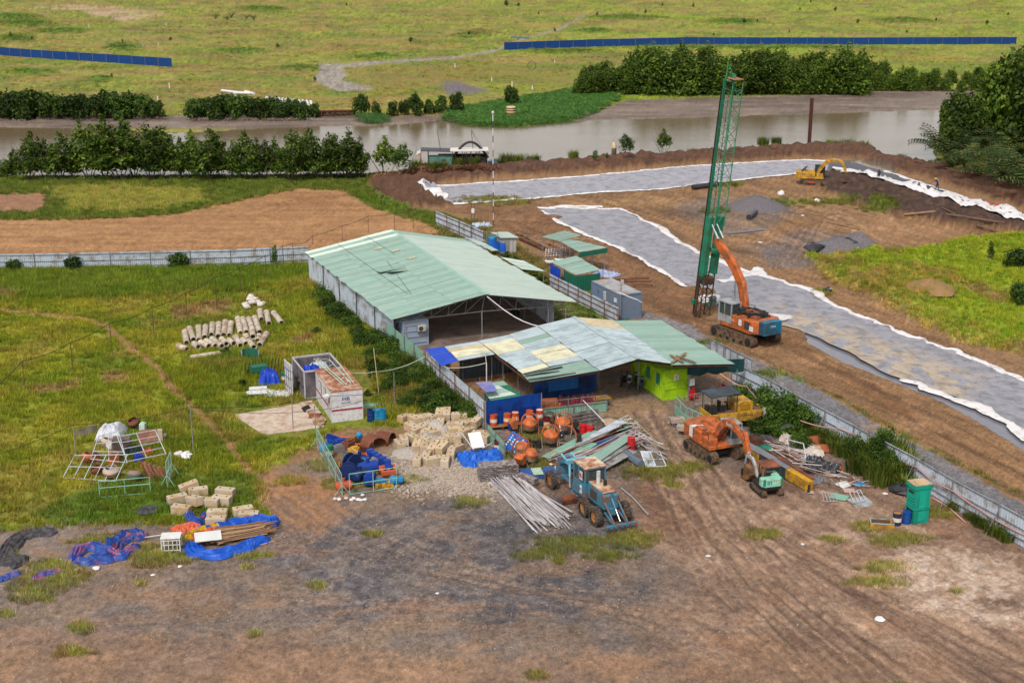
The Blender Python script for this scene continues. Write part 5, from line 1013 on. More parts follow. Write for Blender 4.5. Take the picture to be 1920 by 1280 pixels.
text('~SSNW',rg,(-3.31,.1,1.85),(R(90),0,R(-90)),.22,WL);MB().box(-2.2,1.385,1.35,.5,.02,.4).box(-.9,1.385,1.5,.35,.02,.5).build('notice',WL,rg);MB().box(-1.7,1.37,1.4,.6,.05,.6).build('radiator_grille',DG,rg)
text('~HTCH',rg,(.1,1.39,1.75),(R(90),0,R(180)),.26,WL)
for y in(-.5,.3):cylr(rg,(1.1,y,1.6),(1.35,y-.15,4.4),.1,.4,CHR)
GL=M('leader_green',(34,128,96),.45,var=.1,dirt=(60,90,70),da=.3);GL2=M('leader_green_lattice',(34,134,100),.5,var=.2,dirt=(110,120,90),da=.3)
ld=G(1318,592);inv=(Matrix.Translation(rg.location)@Matrix.Rotation(R(HB),4,'Z')@Matrix.Scale(1.22,4)).inverted();lp=inv@ld
HL=24.6;TL=Matrix.Rotation(-.091,4,'Y')@Matrix.Rotation(.03,4,'X')
def lead(mb,name,mat,fix=True,parent=None):
 o=mb.build(name,mat,parent or rg,fix=fix);o.scale=(1/1.22,)*3;o.location=lp;o.rotation_euler=TL.to_euler();return o
mb=MB();hw=.62
cor=[(-hw-.1,hw),(-hw-.1,-hw),(hw-.1,-hw),(hw-.1,hw)]
for(x,y)in cor:mb.cyl((x,y,9.8),(x,y,HL-.6),.055,n=6)
zs=[9.8+i*1.22 for i in range(13)]
for i,(z0_,z1_)in enumerate(zip(zs,zs[1:])):
 if z1_>HL-.2:break
 for k in range(4):
  a,b=cor[k],cor[(k+1)%4]
  if i%2:a,b=b,a
  mb.cyl((a[0],a[1],z0_),(b[0],b[1],z1_),.03,n=5,cap=False);mb.cyl((a[0],a[1],z1_),(b[0],b[1],z1_),.028,n=5,cap=False)
lead(mb,'leader_lattice',GL2)
lead(MB().box(.62,.48,8.6,.3,.34,HL-8.9).build('x',GL)and MB().box(.5,.62,9.8,.1,.3,HL-10.2),'guide_plate',GL)
bpy.data.objects.remove(bpy.data.objects['x'])
lead(MB().box(.56,.86,4.3,.07,.12,HL-6).box(.62,.78,0.1,.16,.16,9),'guide_rail',BLK)
lead(MB().box(.15,.6,4.3,.75,.5,6.2).box(.15,.6,4.0,.5,.3,.4),'leader_box',GL);lead(MB().box(-.15,-.45,4.6,.75,.5,6.0),'leader_box',GL);lead(MB().box(-.5,.05,6.9,1.4,.3,.35).box(-1.1,-.2,7.2,1.0,1.1,.16),'bracket',GL2)
mb=MB()
for(x,y)in((.5,.8),(.5,-.5),(-.4,-.5),(-.4,.8)):mb.cyl((x,y,0),(x,y,4.6),.07,n=6)
for i in range(5):
 for a,b in(((.5,.8),(.5,-.5)),((.5,-.5),(-.4,-.5)),((-.4,-.5),(-.4,.8)),((-.4,.8),(.5,.8))):mb.bar((*a,i*.92),(*b,i*.92+.92),.05).bar((*a,i*.92),(*b,i*.92),.05)
mb.box(.1,.1,3.5,1.1,1.3,.7).cyl((.2,.9,0),(.2,.9,3.6),.13,n=8);lead(mb,'lower_frame',M('greasy_frame',(56,46,40),.6,var=.3,dirt=(96,66,44),da=.4));lead(MB().box(.6,.9,1.2,.4,.4,.5).box(-.1,-.2,1.2,.3,.3,.25),'clamp',GL)
mb=MB();mb.lathe([(.45,-.05),(.45,.05)],(0,.1,HL-.3),14,'y').box(.1,.4,HL-.6,.9,.5,.1).cyl((.5,.5,HL-.6),(.5,.5,HL+1.1),.07,n=6).bar((.5,.5,HL+1),(0,.1,HL),.05);lead(mb,'pulley_head',GL2);lead(MB().box(-.3,0,HL-.35,1.1,1.2,.06),'top_plate',M('rusty_plate',(170,110,80),.8))
lead(MB().tube([(.62,.3,HL),(.66,.35,12),(.62,.3,4.4)],.03,5).tube([(.2,.2,HL),(.2,.25,5)],.03,5),'hoist_rope',RUST)
for y in(.0,-.5):cylr(rg,(4.2,y-.3,7.2),(5.1,y-.35,8.2),.1,.5,CHR)
ms=thing('welding_set','small grey and green generator standing at the foot of the piling rig','generator',GG(1336,572),R(30));MB().box(0,0,0,.7,.5,.5).lathe([(.28,-.3),(.3,0),(.28,.3)],(0,0,.75),12,'x').build('casing',M('grey_green',(110,130,130),.5),ms)
# ---- grader
def wheel(parent,x,y,r,w,rim,name='wheel',lugs=18,yaw=0):
 s_=1 if y>0 else-1
 o=MB().lathe([(r*.6,-w/2),(r*.88,-w/2),(r*.97,-w*.35),(r*.97,w*.35),(r*.88,w/2),(r*.6,w/2)],(0,0,0),22,'y',cap=False).build(name,TYRE,parent,loc=(x,y,r));o.rotation_euler[2]=yaw;m=MB()
 for k in range(lugs):
  for q in(-1,1):a=2*math.pi*(k+(q>0)*.5)/lugs;m.box(r*.97*math.cos(a),q*w*.24,r*.97*math.sin(a)-.04,.08,w*.5,.1,0,0,-a)
 m.build('tread',TYRE,o);MB().lathe([(r*.62,-w*.28),(r*.2,-w*.1),(r*.2,w*.1),(r*.62,w*.28)],(0,0,0),16,'y',cap=False).lathe([(r*.24,-w*.3),(r*.24,w*.3)],(0,0,0),12,'y').build('rim',rim,o);return o
RIM=M('wheel_rim',(176,120,70),.7,var=.2,dirt=(110,66,44),da=.5)
gr=thing('motor_grader','old blue motor grader with a rusty cream cab roof','motor grader',GG(1157,990),R(114))
RT=M('rusty_cream',(226,206,178),.6,var=.08,dirt=(158,84,48),da=.5,ds=.9)
o=MB().prism([(.9,1.05),(.9,2.0),(1.2,2.15),(3.3,2.2),(3.3,1.05)],-.55,.55).build('engine_hood',TEAL,gr,bevel=.03);MB().box(2.15,0,2.2,2.2,1.02,.03,ty=R(-1)).build('hood_top',RT,gr);MB().box(2.4,.57,1.3,.9,.03,.6).build('side_grille',DG,o);MB().box(2.4,-.57,1.3,.9,.03,.6).build('side_grille',DG,o)
MB().cyl((2.7,.05,2.2),(2.7,.05,3.1),.14,n=12).build('exhaust',M('white_metal_pipe',(206,204,206),.5,dirt=(120,100,90),da=.3),gr);MB().cyl((2.2,-.2,2.2),(2.2,-.2,2.6),.12,n=10).build('air_cleaner',BLK,gr)
c=MB();
c.box(4.1,.76,1.0,1.7,.06,1.0).box(4.1,-.76,1.0,1.7,.06,1.0).box(3.27,0,1.0,.06,1.5,1.05).box(4.93,0,1.0,.06,1.5,.9)
for x in(3.27,4.2,4.93):
 for y in(-.76,.76):c.box(x,y,1.0,.12,.1,2.1)
c.box(4.1,0,3.05,1.8,1.65,.08);o=c.build('cab',TEAL,gr);MB().box(4.1,0,1.9,1.6,1.46,1.12).build('window',GLS,o);MB().box(4.1,0,3.13,1.84,1.7,.1).build('cab_roof',RT,gr,bevel=.04)
MB().box(3.8,.815,2.2,.4,.02,.62).build('notice',WL,gr);MB().box(3.8,.83,2.35,.2,.02,.3,ty=R(45)).build('notice_mark',INKR,gr);MB().box(3.8,.815,1.2,.3,.02,.6).build('number_plate',WL,gr);text('~88',gr,(3.8,.84,1.5),(R(90),0,R(180)),.26,INKB)
fr_=MB()
for y in(-.32,.32):limb(fr_,[(4.9,1.7,.3),(5.6,2.25,.3),(6.8,2.35,.3),(7.9,2.0,.34),(8.3,1.3,.36)],y,.16)
fr_.box(8.2,0,.85,.5,.9,.9).box(8.0,0,1.9,.5,.9,.35).box(6.5,0,2.3,.3,.8,.2);fr_.build('front_frame',TEAL,gr)
fr_=MB();fr_.box(7.9,0,.62,.25,2.2,.22);fr_.build('front_axle',TEAL,gr)
fr_=MB()
for y in(-.6,.6):limb(fr_,[(4.4,.75,.16),(5.4,1.0,.16),(7.4,1.1,.16)],y*.8,.12)
for k in range(6):x=4.7+k*.42;fr_.bar((x,-.5,.95),(x+.4,.5,1.0),.06).bar((x,.5,.95),(x+.4,-.5,1.0),.06)
fr_.lathe([(.85,.6),(.85,.72),(.7,.72)],(5.1,0,0),20,'z',cap=False);fr_.build('drawbar',TEAL,gr)
for y in(-.55,.55):cylr(gr,(6.1,y,2.75),(5.4,y*1.5,1.0),.09,.6,M('light_blue',(120,184,208),.4));cylr(gr,(7.7,y*.7,2.55),(6.3,y*.7,2.3),.08,.5,MATS['light_blue'])
MB().box(6.1,0,2.5,.35,1.6,.28).build('lift_bracket',MATS['light_blue'],gr)
MB().prism([(4.7,.12),(4.62,.45),(4.72,.78),(4.78,.78),(4.7,.45),(4.78,.12)],-1.8,1.8).build('blade',DRT,gr)
MB().box(2.0,0,.75,2.9,.5,.45).box(1.8,0,.62,.3,2.2,.3).build('rear_frame',TEAL,gr)
for y in(-.95,.95):MB().box(1.8,y*.84,.5,2.2,.16,.42).build('tandem_case',TEAL,gr)
for x in(1.0,2.62):
 for y in(-1.12,1.12):wheel(gr,x,y,.67,.42,RIM)
for y in(-1.1,1.1):wheel(gr,7.9,y,.66,.4,RIM,yaw=.1)
rp=MB();rp.box(-.55,0,.35,.25,2.3,.22).box(-.55,0,.12,.1,2.2,.2)
for y in(-.5,.5):rp.bar((.9,y,1.6),(-.5,y,.6),.1).bar((.9,y,.9),(-.5,y,.5),.1)
rp.build('ripper',TEAL,gr);rr=MB()
for k in range(6):rr.box(-.72,-1.0+k*.4,.0,.1,.12,.5)
rr.build('ripper_teeth',DRT,gr);cylr(gr,(.9,0,1.9),(-.4,0,.7),.07,.5,TEAL);MB().bar((.85,0,1),(.85,0,2.3),.12).build('ripper_post',TEAL,gr)
# ---- yellow roller with canopy
ro=thing('pneumatic_roller','yellow pneumatic roller with a dark canopy beside the orange excavator','roller',GG(1335,812),R(18))
MB().prism([(-.1,.75),(-.1,1.5),(4.6,1.5),(4.75,1.35),(4.3,1.0),(3.7,.75)],0,.12).build('side_panel',YEL,ro);MB().prism([(-.1,.75),(-.1,1.5),(4.6,1.5),(4.75,1.35),(4.3,1.0),(3.7,.75)],2.0,2.12).build('side_panel',YEL,ro)
MB().box(-.1,1.06,.6,.12,2.1,.9).box(4.6,1.06,1.2,.1,2.0,.3).build('end_panel',YEL,ro);MB().box(2.3,1.06,1.3,4.6,1.9,.08).build('deck',M('dirty_deck',(120,92,84),.8,var=.25,sc=3),ro)
text('~SSSSS',ro,(1.0,-.01,1.15),(R(90),0,0),.28,INK);text('~SSSSSSS',ro,(3.0,-.01,1.2),(R(90),0,0),.26,INK)
MB().prism([(2.2,1.36),(2.2,2.0),(2.5,2.25),(3.5,2.25),(3.7,2.1),(3.7,1.36)],.35,1.75).build('engine_hood',YEL,ro,bevel=.04);MB().box(3.0,.34,1.5,.9,.03,.5).build('hood_vents',M('vent_ochre',(160,116,20),.6),ro)
MB().box(1.1,1.0,2.95,2.6,1.9,.08,ty=R(-3)).build('canopy_roof',M('dark_canopy',(76,88,98),.6,var=.2,dirt=(50,58,66),da=.5),ro)
for x in(.0,2.2):
 for y in(.25,1.85):MB().bar((x,y,1.3),(x,y,2.97),.05).build('canopy_post',BLK,ro)
m=MB().box(1.2,1.0,1.36,.5,.5,.45).box(1.0,1.0,1.8,.1,.5,.5).cyl((1.8,1,1.36),(1.65,1,2.1),.05,n=6).lathe([(.2,0),(.2,.03)],(1.62,1,2.1),12).build('seat_and_wheel',BLK,ro)
MB().box(.3,.6,1.36,.5,.5,.7).box(.2,1.4,1.36,.3,.5,.5).build('engine_parts',BLK,ro)
for x in(.4,4.0):
 for y in(.35,.85,1.35,1.85):
  if y in(.35,1.85)or x>1:wheel(ro,x,y,.5,.32,RIM,lugs=8)
# ---- mini excavator
mi=thing('mini_excavator','small mint mini excavator with a rusty canopy and the number 01','mini excavator',GG(1437,922),R(106));mi.scale=(.94,)*3
for y in(-.7,.7):track(mi,y,2.2,.5,.34)
for c in list(mi.children):
 pass
MB().box(0,0,.25,1.2,1.1,.25).cyl((0,0,.45),(0,0,.62),.4,n=14).build('undercarriage',BLK,mi);MB().prismz([(.9,-.8),(.9,.8),(-.7,.85),(-1.0,.5),(-1.0,-.5),(-.7,-.85)],.62,.78).build('platform',BLK,mi)
MB().prismz([(-.3,-.82),(-.3,.82),(-.75,.84),(-1.02,.62),(-1.02,-.62),(-.75,-.84)],.78,1.42).build('counterweight',MINT,mi,bevel=.05);MB().box(0,-.5,.78,.7,.6,.75).build('hood',MINT,mi,bevel=.03)
text('01',mi,(-1.035,.28,1.15),(R(90),0,R(-90)),.42,M('number_blue',(20,80,130),.5),name='number');text('~135',mi,(-1.035,-.22,1.15),(R(90),0,R(-90)),.28,WL);MB().box(-1.03,-.55,1.15,.02,.1,.14).build('badge',M('badge_yellow',(220,160,40),.5),mi);MB().box(-1.0,.7,.95,.06,.2,.5).box(-1.0,-.75,.95,.06,.1,.5).build('vent',M('vent_green',(60,130,116),.6),mi)
MB().box(.25,-.15,2.15,1.3,1.35,.05,ty=R(-5)).build('canopy_roof',DRT,mi)
for x,y in((-.3,.3),(-.3,-.7),(.8,.3),(.8,-.7)):MB().bar((x,y,.8),(x,y,2.18),.05).build('canopy_post',BLK,mi)
MB().box(.1,-.1,.8,.5,.5,.4).box(-.1,-.1,1.2,.1,.5,.4).bar((.7,-.1,.8),(.7,-.1,1.3),.05).build('seat',BLK,mi)
limb(MB(),[(.9,.9,.2),(1.5,1.7,.26),(1.9,2.0,.24),(2.8,1.9,.18)],.35,.18).build('boom',GRYP,mi);limb(MB(),[(2.6,2.2,.16),(2.8,1.9,.22),(3.1,.8,.14)],.35,.14).build('stick',GRYP,mi);MB().prism([(3.0,.8),(3.35,.6),(3.4,.2),(3.1,0),(2.9,.1)],.15,.55).build('bucket',BLK,mi)
cylr(mi,(.9,.35,.8),(1.6,.35,1.6),.05,.5,GRYP)
# ---- drums, mixers
def drum_mesh(name,bands,lid,r=.29,h=.88):
 """bands: (z0, z1, material)"""
 return bands
def drum(px,py,top,mid,low,label,grp,name='oil_drum',lid=None,tilt=None,z=0.0,r=.29,h=.88,op=False):
 t_=thing(name,label,'drum',GG(px,py,z),ru(0,6),grp)
 MB().lathe([(r,0),(r*1.03,.01),(r,.03),(r,h*.31)],n=18).build('lower_band',low,t_)
 MB().lathe([(r,h*.31),(r*1.035,h*.33),(r,h*.35),(r,h*.63)],n=18,cap=False).build('middle_band',mid,t_)
 MB().lathe([(r,h*.63),(r*1.035,h*.65),(r,h*.67),(r,h-.02),(r*1.03,h),(r*.93,h),(r*.93,h-(.5 if op else.03)),(.02,h-(.5 if op else.03))],n=18,cap=False).build('upper_band',top,t_)
 if not op:MB().lathe([(r*.92,h-.025),(.01,h-.02)],n=18).lathe([(.04,h-.02),(.04,h+.015)],(r*.55,0,0),8).build('lid',lid or top,t_)
 return t_
DO=M('drum_orange',(214,82,40),.45,var=.08,dirt=(140,70,44),da=.3);DW=M('drum_white',(226,216,204),.5,var=.06,dirt=(180,140,110),da=.25);DR=M('drum_red',(200,34,40),.4,var=.08);DM=M('drum_maroon',(112,30,40),.5,var=.1);DC=M('drum_cream',(226,206,160),.5);DN=M('drum_navy',(40,54,92),.45,dirt=(60,50,60),da=.4);DB=M('drum_blue',(20,76,150),.4,var=.08);DK=M('drum_dark_blue',(14,50,110),.45);DT2=M('drum_teal',(22,132,178),.4)
g1='orange and white drums along the blue wall'
bn=thing('plank_bench','low plank staging carrying the orange drums along the blue wall','staging',GG(918,808));e_=GG(1018,797)-bn.location
for k in range(3):MB().bar(V3((0,.22*k,.3)),e_+V3((0,.22*k,.3)),.2,.05).build('plank',WOOD,bn)
for k in range(5):MB().box(*(e_*k/4+V3((0,.2,0)))[:2],0,.2,.6,.27).build('support',RUST,bn)
drum(925.5,804,DO,DW,DO,'orange white drum at the left corner of the blue wall',g1,z=.33);drum(951,801.5,DO,DC,DO,'orange drum with a cream band and rusty lid, left of a touching pair',g1,z=.33,lid=M('rusty_lid',(150,100,50),.7));drum(966,799,DO,DW,DO,'orange drum with a white lid, right of a touching pair',g1,z=.33,lid=DW)
drum(993,796,DO,DW,DO,'orange drum with an orange lid in front of the blue wall',g1,z=.33);drum(1011.5,794,DO,DW,DO,'orange drum with a white lid at the right end of the blue wall',g1,z=.33,lid=DW);drum(1045.6,777,DO,DC,DO,'orange drum with a cream band standing apart, behind the mixers',g1,lid=M('orange_lid',(216,130,60),.6),z=.05)
drum(1024.8,801,DM,DC,DC,'open maroon and cream drum between two mixers',None,op=True);drum(933.5,845,DM,DW,DW,'open maroon and white drum beside the mint panel',None,op=True)
drum(1093.7,815,DR,DR,DR,'bright red drum, left of the two beside the tyre','red drums');drum(1105.7,819,DR,DR,DR,'bright red drum, right of the two beside the tyre','red drums');drum(959,806,DK,DK,DK,'short dark blue drum with a dirty lid between orange drums and mixer',None,h=.6,lid=M('dirty_lid',(110,96,70),.8))
drum(696,788,DK,DK,DK,'darkest blue open barrel beside the white cabin','blue barrels beside the white cabin','barrel',r=.33,h=.95,op=True);drum(707,787,DT2,DT2,DT2,'lighter blue barrel, middle of the three beside the white cabin','blue barrels beside the white cabin','barrel',r=.33,h=.95);drum(717,787,DT2,DT2,DT2,'open light blue barrel, right of the three beside the white cabin','blue barrels beside the white cabin','barrel',r=.33,h=.95,op=True)
drum(1681,983,DN,DW,DN,'dark drum with a white label and rusty lid beside the teal cubicle',None,lid=M('rusty_yellow_lid',(176,120,60),.7));drum(1699,980,DB,DB,DB,'clean blue drum touching the teal cubicle',None)
drum(534,714,M('drum_green',(30,120,84),.5),DW,DO,'green white and orange drum behind the blue tarpaulin heap',None)
drum(618,858,MATS['drum_green'],DW,MATS['drum_green'],'tall green drum with a white label inside the junk pen',None,h=1.0);drum(650,868,M('drum_grey',(110,124,140),.5),MATS['drum_grey'],MATS['drum_grey'],'open grey blue drum in the middle of the junk pen',None,op=True)
MXG=M('mixer_grey',(156,132,118),.7,var=.15,dirt=(120,96,80),da=.4)
def mixer(px,py,yaw,label,tilt=.25,bowl=True,hopper=False,s=1.0,z=0):
 t_=thing('concrete_mixer',label,'concrete mixer',GG(px,py,z),yaw,'concrete mixers in the junk yard');t_.scale=(s,)*3
 ring=MB();P_=[V3((.62*math.cos(a),0,.85+.75*math.sin(a)))for a in[math.pi*k/12 for k in range(13)]]
 for a,b in zip(P_,P_[1:]):ring.bar(a,b,.1,.07,up=(0,1,0))
 ring.bar(P_[0],(.62,0,.3),.09).bar(P_[-1],(-.62,0,.3),.09);ring.build('yoke',ORA,t_)
 f=MB();f.bar((-.62,-.5,.12),(-.62,.5,.12),.06).bar((.62,-.5,.12),(.62,.5,.12),.06).bar((-.62,0,.3),(.62,0,.3),.08)
 for x in(-.62,.62):
  for y in(-.5,.5):f.bar((x,y,0),(x*1.0,0,.75),.05)
 f.build('frame',MXG,t_)
 for x in(-.72,.72):MB().lathe([(.22,-.05),(.24,0),(.22,.05)],(x,0,.24),14,'x').build('wheel',TYRE,t_)
 if bowl:
  b1=MB().lathe([(.28,.35),(.5,.55),(.52,.85)],n=16).build('bowl',MXG,t_);b2=MB().lathe([(.53,.85),(.53,1.05),(.3,1.3),(.28,1.3)],n=16).build('bowl_top',ORA,t_)
  for o in(b1,b2):o.rotation_euler[0]=tilt
 MB().box(.85,.1,.55,.3,.45,.4).build('engine_box',BLK,t_);MB().lathe([(.3,-.02),(.34,0),(.3,.02)],(-.82,0,1.0),14,'x',cap=False).build('hand_wheel',ORA,t_)
 if hopper:MB().prism([(-1.25,.5),(-1.5,1.0),(-1.0,1.25),(-.9,.6)],-.35,.35).build('hopper',ORA,t_)
 return t_
mixer(993,812,R(8),'orange mixer with a fold-up hopper, nearest the blue wall',hopper=True,s=1.1);mixer(1057,812,R(-14),'orange mixer behind the white leaning pipe, right of the maroon drum',s=1.1)
mixer(1031,836,R(10),'orange mixer in the middle of the mixers',s=1.1);mixer(1063,838,R(-5),'empty orange mixer frame without a bowl behind the sheet pile',bowl=False,s=1.1)
mixer(977,858,R(20),'orange mixer behind the formwork stack',s=1.05);mixer(990,872,R(60),'orange mixer with a square hopper facing the yard',hopper=True,s=1.05)
jf=thing('mixer_scrap','tangle of red orange mixer frames beside the blue sign sheet','frames',GG(965,836));r=random.Random(9);m=MB()
for k in range(26):a=V3((r.uniform(-.9,.9),r.uniform(-.8,.8),r.uniform(.1,.9)));m.bar(a,a+V3((r.uniform(-1,1),r.uniform(-.6,.6),r.uniform(-.2,.7))),.06)
m.build('bars',ORA,jf)
en=thing('engine_block','black engine with belts lying in the grass between the mixers','engine',GG(996,836));m=MB()
for k in range(14):m.box(r.uniform(-.8,.8),r.uniform(-.4,.4),0,r.uniform(.2,.5),r.uniform(.2,.4),r.uniform(.2,.55),r.uniform(0,3))
m.lathe([(.25,-.04),(.27,0),(.25,.04)],(.7,-.3,.3),12,'y').build('block',BLK,en)
for(x,y,s,lb)in((1030,795,.55,'large black tyre standing behind the maroon drum'),(1044,798,.5,'black tyre beside the orange mixers'),(1104,836,.6,'grey tyre lying in front of the red drums'),(1087,812,.42,'small black tyre left of the red drums'),(1122,815,.55,'dark tyre behind the dumped pipes')):
 o=MB().lathe([(s*.6,0),(s,.08),(s,.2),(s*.6,.28)],(0,0,0),18,'z' if 'lying' in lb else 'y',cap=False).build('tyre',TYRE,None,GG(x,y,0 if 'lying' in lb else s));tag(o,lb,'tyre')
# ---- concrete pipes
PC=M('pipe_concrete',(204,190,174),.85,var=.1,sc=2,dirt=(158,132,106),da=.35,ds=1.4)
zq_=lambda x,y:(330+x/8.727,560+y/8.727)
pipes=[(145,540,175,735),(225,485,290,680),(370,465,378,690),(487,460,470,640),(600,415,580,600),(700,415,690,630),(810,380,780,605),(900,400,875,610),(1010,325,1060,580),(1095,335,1155,560),(1190,330,1270,560),(1290,315,1375,560),(1370,200,1400,350),(1480,225,1525,420),(1600,235,1735,405),(40,775,190,830),(290,740,370,795),(400,715,545,780),(490,695,650,780),(590,660,760,785),(750,665,830,745),(865,685,915,715),(975,630,1060,775),(1095,675,1150,740),(1140,610,1170,650),(1190,690,1280,800),(1355,610,1335,690),(1480,575,1365,765),(1255,560,1262,680),(895,865,205,968)]
TH=['first','second','third','fourth','fifth','sixth','seventh','eighth','ninth','tenth','eleventh','twelfth','thirteenth','fourteenth','fifteenth','sixteenth','seventeenth','eighteenth','nineteenth','twentieth']+['twenty-'+w for w in('first','second','third','fourth','fifth','sixth','seventh','eighth','ninth')]+['thirtieth']+['thirty-'+w for w in('first','second')]
for i,(x1,y1,x2,y2)in enumerate(pipes):
 zc_=.3;a,b=G(*zq_(x1,y1),zc_),G(*zq_(x2,y2),zc_);d=(b-a).normalized();L=max(1.2,(b-a).length*.96);r_=.29
 if i==28:a.z=b.z=.62
 if i==29:r_=.24
 mb=MB();n=16;pr=[(r_*1.12,0),(r_*1.12,.2),(r_,.3),(r_,L),(r_*.78,L),(r_*.78,.0)]
 mb.lathe(pr,(0,0,0),n,'x',cap=False);mb.f+=[(5*n+k,5*n+(k+1)%n,(k+1)%n,k)for k in range(n)]
 o=mb.build('concrete_pipe',PC,None,a);o.rotation_euler=(0,0,math.atan2(d.y,d.x));o.data.shade_smooth()if False else None
 if i<15:lb=TH[i]+' concrete pipe from the left in the back row'
 elif i<28:lb=TH[i-15]+' concrete pipe from the left in the front row'
 else:lb='dark-mouthed concrete pipe lying on top of the front row' if i==28 else 'long thin concrete pipe lying apart in the tall grass'
 tag(o,lb,'pipe','concrete pipes in the meadow')
r=random.Random(5)
def rock(name,px,py,s,mat,label,cat,grp=None,z=0,flat=.6):
 mb=MB();n=8;pr=[];V=[]
 for j in range(6):
  t_=math.pi*j/5
  for k in range(n):a=2*math.pi*k/n;q=1+r.uniform(-.22,.22);V.append((s*q*math.sin(t_)*math.cos(a)+.001,s*q*math.sin(t_)*math.sin(a),s*flat*(1+math.cos(t_)*q)))
 mb.add(V,[(j*n+k,j*n+(k+1)%n,(j+1)*n+(k+1)%n,(j+1)*n+k)for j in range(5)for k in range(n)])
 o=mb.build(name,mat,None,GG(px,py,z),r.uniform(0,6));return tag(o,label,cat,grp)
SK=M('white_sack',(214,204,196),.8,var=.1)
for i,(x,y,z)in enumerate([(1140,110,0),(1160,150,0),(1215,60,.2),(1250,100,.2),(1290,50,.2),(1330,85,.1),(1385,110,0),(1240,35,.35),(1405,100,0)]):rock('sack',*zq_(x,y+15),.42,SK,['leftmost','lowest front left','upper left','middle front','upper right','middle right','right front','topmost','rightmost'][i]+' white sack of the heap behind the concrete pipes','sack','white sacks behind the pipes',z)
cv=thing('curved_formwork','curved dark green steel form with white edges standing in the grass','formwork',GG(470,676),R(-5));m=MB()
for k in range(9):a,b=math.pi*k/9,math.pi*(k+1)/9;m.bar((.75*math.cos(a),.4*math.sin(a),.55),(.75*math.cos(b),.4*math.sin(b),.55),.05,1.1)
m.build('shell',M('form_green',(36,110,88),.6,var=.15),cv);MB().box(-.8,0,0,.12,.1,1.05).box(.8,0,0,.12,.1,1.05).build('edge',GRYP,cv)
# ---- concrete blocks
zb=lambda x,y:(740+x/9.145,760+y/9.145)
CB=[CONC,M('concrete_ochre',(200,172,134),.9,var=.15,dirt=(206,188,162),da=.4,bump=.02,bs=9),CONC]
def block(px,py,yaw,z,label,grp,L=1.35,tilt=0,mi_=0):
 t_=thing('concrete_block',label,'concrete block',GG(px,py,z),R(yaw),grp);t_.rotation_euler[1]=tilt
 MB().box(0,0,0,L,.62,.62).build('block',CB[mi_],t_,bevel=.025);MB().box(-L*.28,0,.62,.09,.07,.05).box(L*.28,0,.62,.07,.09,.05).build('lifting_loop',RUST,t_)
bl=[(175,275,55,0),(340,330,-60,.1),(470,320,-52,.15),(610,300,-48,.1),(770,270,88,.35),(895,270,90,.35),(1000,260,-30,0),(785,390,88,0),(1130,310,-12,.3),(1040,410,-8,0),(1310,350,45,.05),(1420,370,62,.2),(1230,370,20,0),(290,440,-50,0),(550,420,42,.05),(410,510,50,.1),(540,530,80,.0),(1230,520,48,.0),(1480,560,-14,0),(1050,490,8,0),(90,740,-70,0),(160,710,-78,.25),(300,650,-60,.15),(480,650,-42,.0),(640,560,30,0),(920,640,-65,.1),(1055,640,-78,.1),(860,690,85,.0),(385,800,85,.25),(515,810,89,.2),(670,850,74,.35),(820,860,68,.35),(400,1010,84,0),(540,950,80,0),(650,1010,30,0),(870,1030,86,0),(965,900,86,0),(1060,810,60,0),(740,660,-20,0),(1570,620,70,0)]
wd_=['leftmost','tilted','ochre sided','pale topped','upright looking','end-on']
for i,(x,y,yaw,z)in enumerate(bl):
 row='back' if y<340 else 'upper middle' if y<600 else 'lower middle' if y<800 else 'front'
 xs_=sorted(q[0]for q in bl if(q[1]<340,340<=q[1]<600,600<=q[1]<800,q[1]>=800)==(y<340,340<=y<600,600<=y<800,y>=800))
 block(*zb(x,y),yaw,z,f'{TH[xs_.index(x)]} concrete block from the left in the {row} row of the big heap','concrete blocks of the big heap',tilt=ru(-.12,.12)if z==0 else ru(-.2,.05),mi_=i%3)
zc2=lambda x,y:(x/2.977,850+y/2.977)
for i,(x,y,yaw,z,lb)in enumerate([(1062,215,28,.1,'topmost tilted concrete block of the small group beside the path'),(1108,240,18,0,'short block behind the tilted one in the small group'),(992,280,30,0,'leftmost concrete block of the small group'),(1015,330,-14,0,'front left concrete block of the small group'),(1090,300,-45,.15,'block lying diagonally across the small group'),(1172,297,-10,0,'whiter block in the middle of the small group'),(1260,240,-14,0,'upper block of the stacked pair right of the small group'),(1240,285,-14,.05,'lower block of the stacked pair right of the small group'),(1215,358,2,0,'block behind the tarpaulin with a grey front'),(1208,398,0,0,'block touching the blue tarpaulin'),(1358,345,22,0,'back block of the pair at the path'),(1390,370,4,0,'front block of the pair at the path')]):block(*zc2(x,y),yaw,z,lb,'small group of concrete blocks',tilt=(-.2 if i in(0,4)else 0))
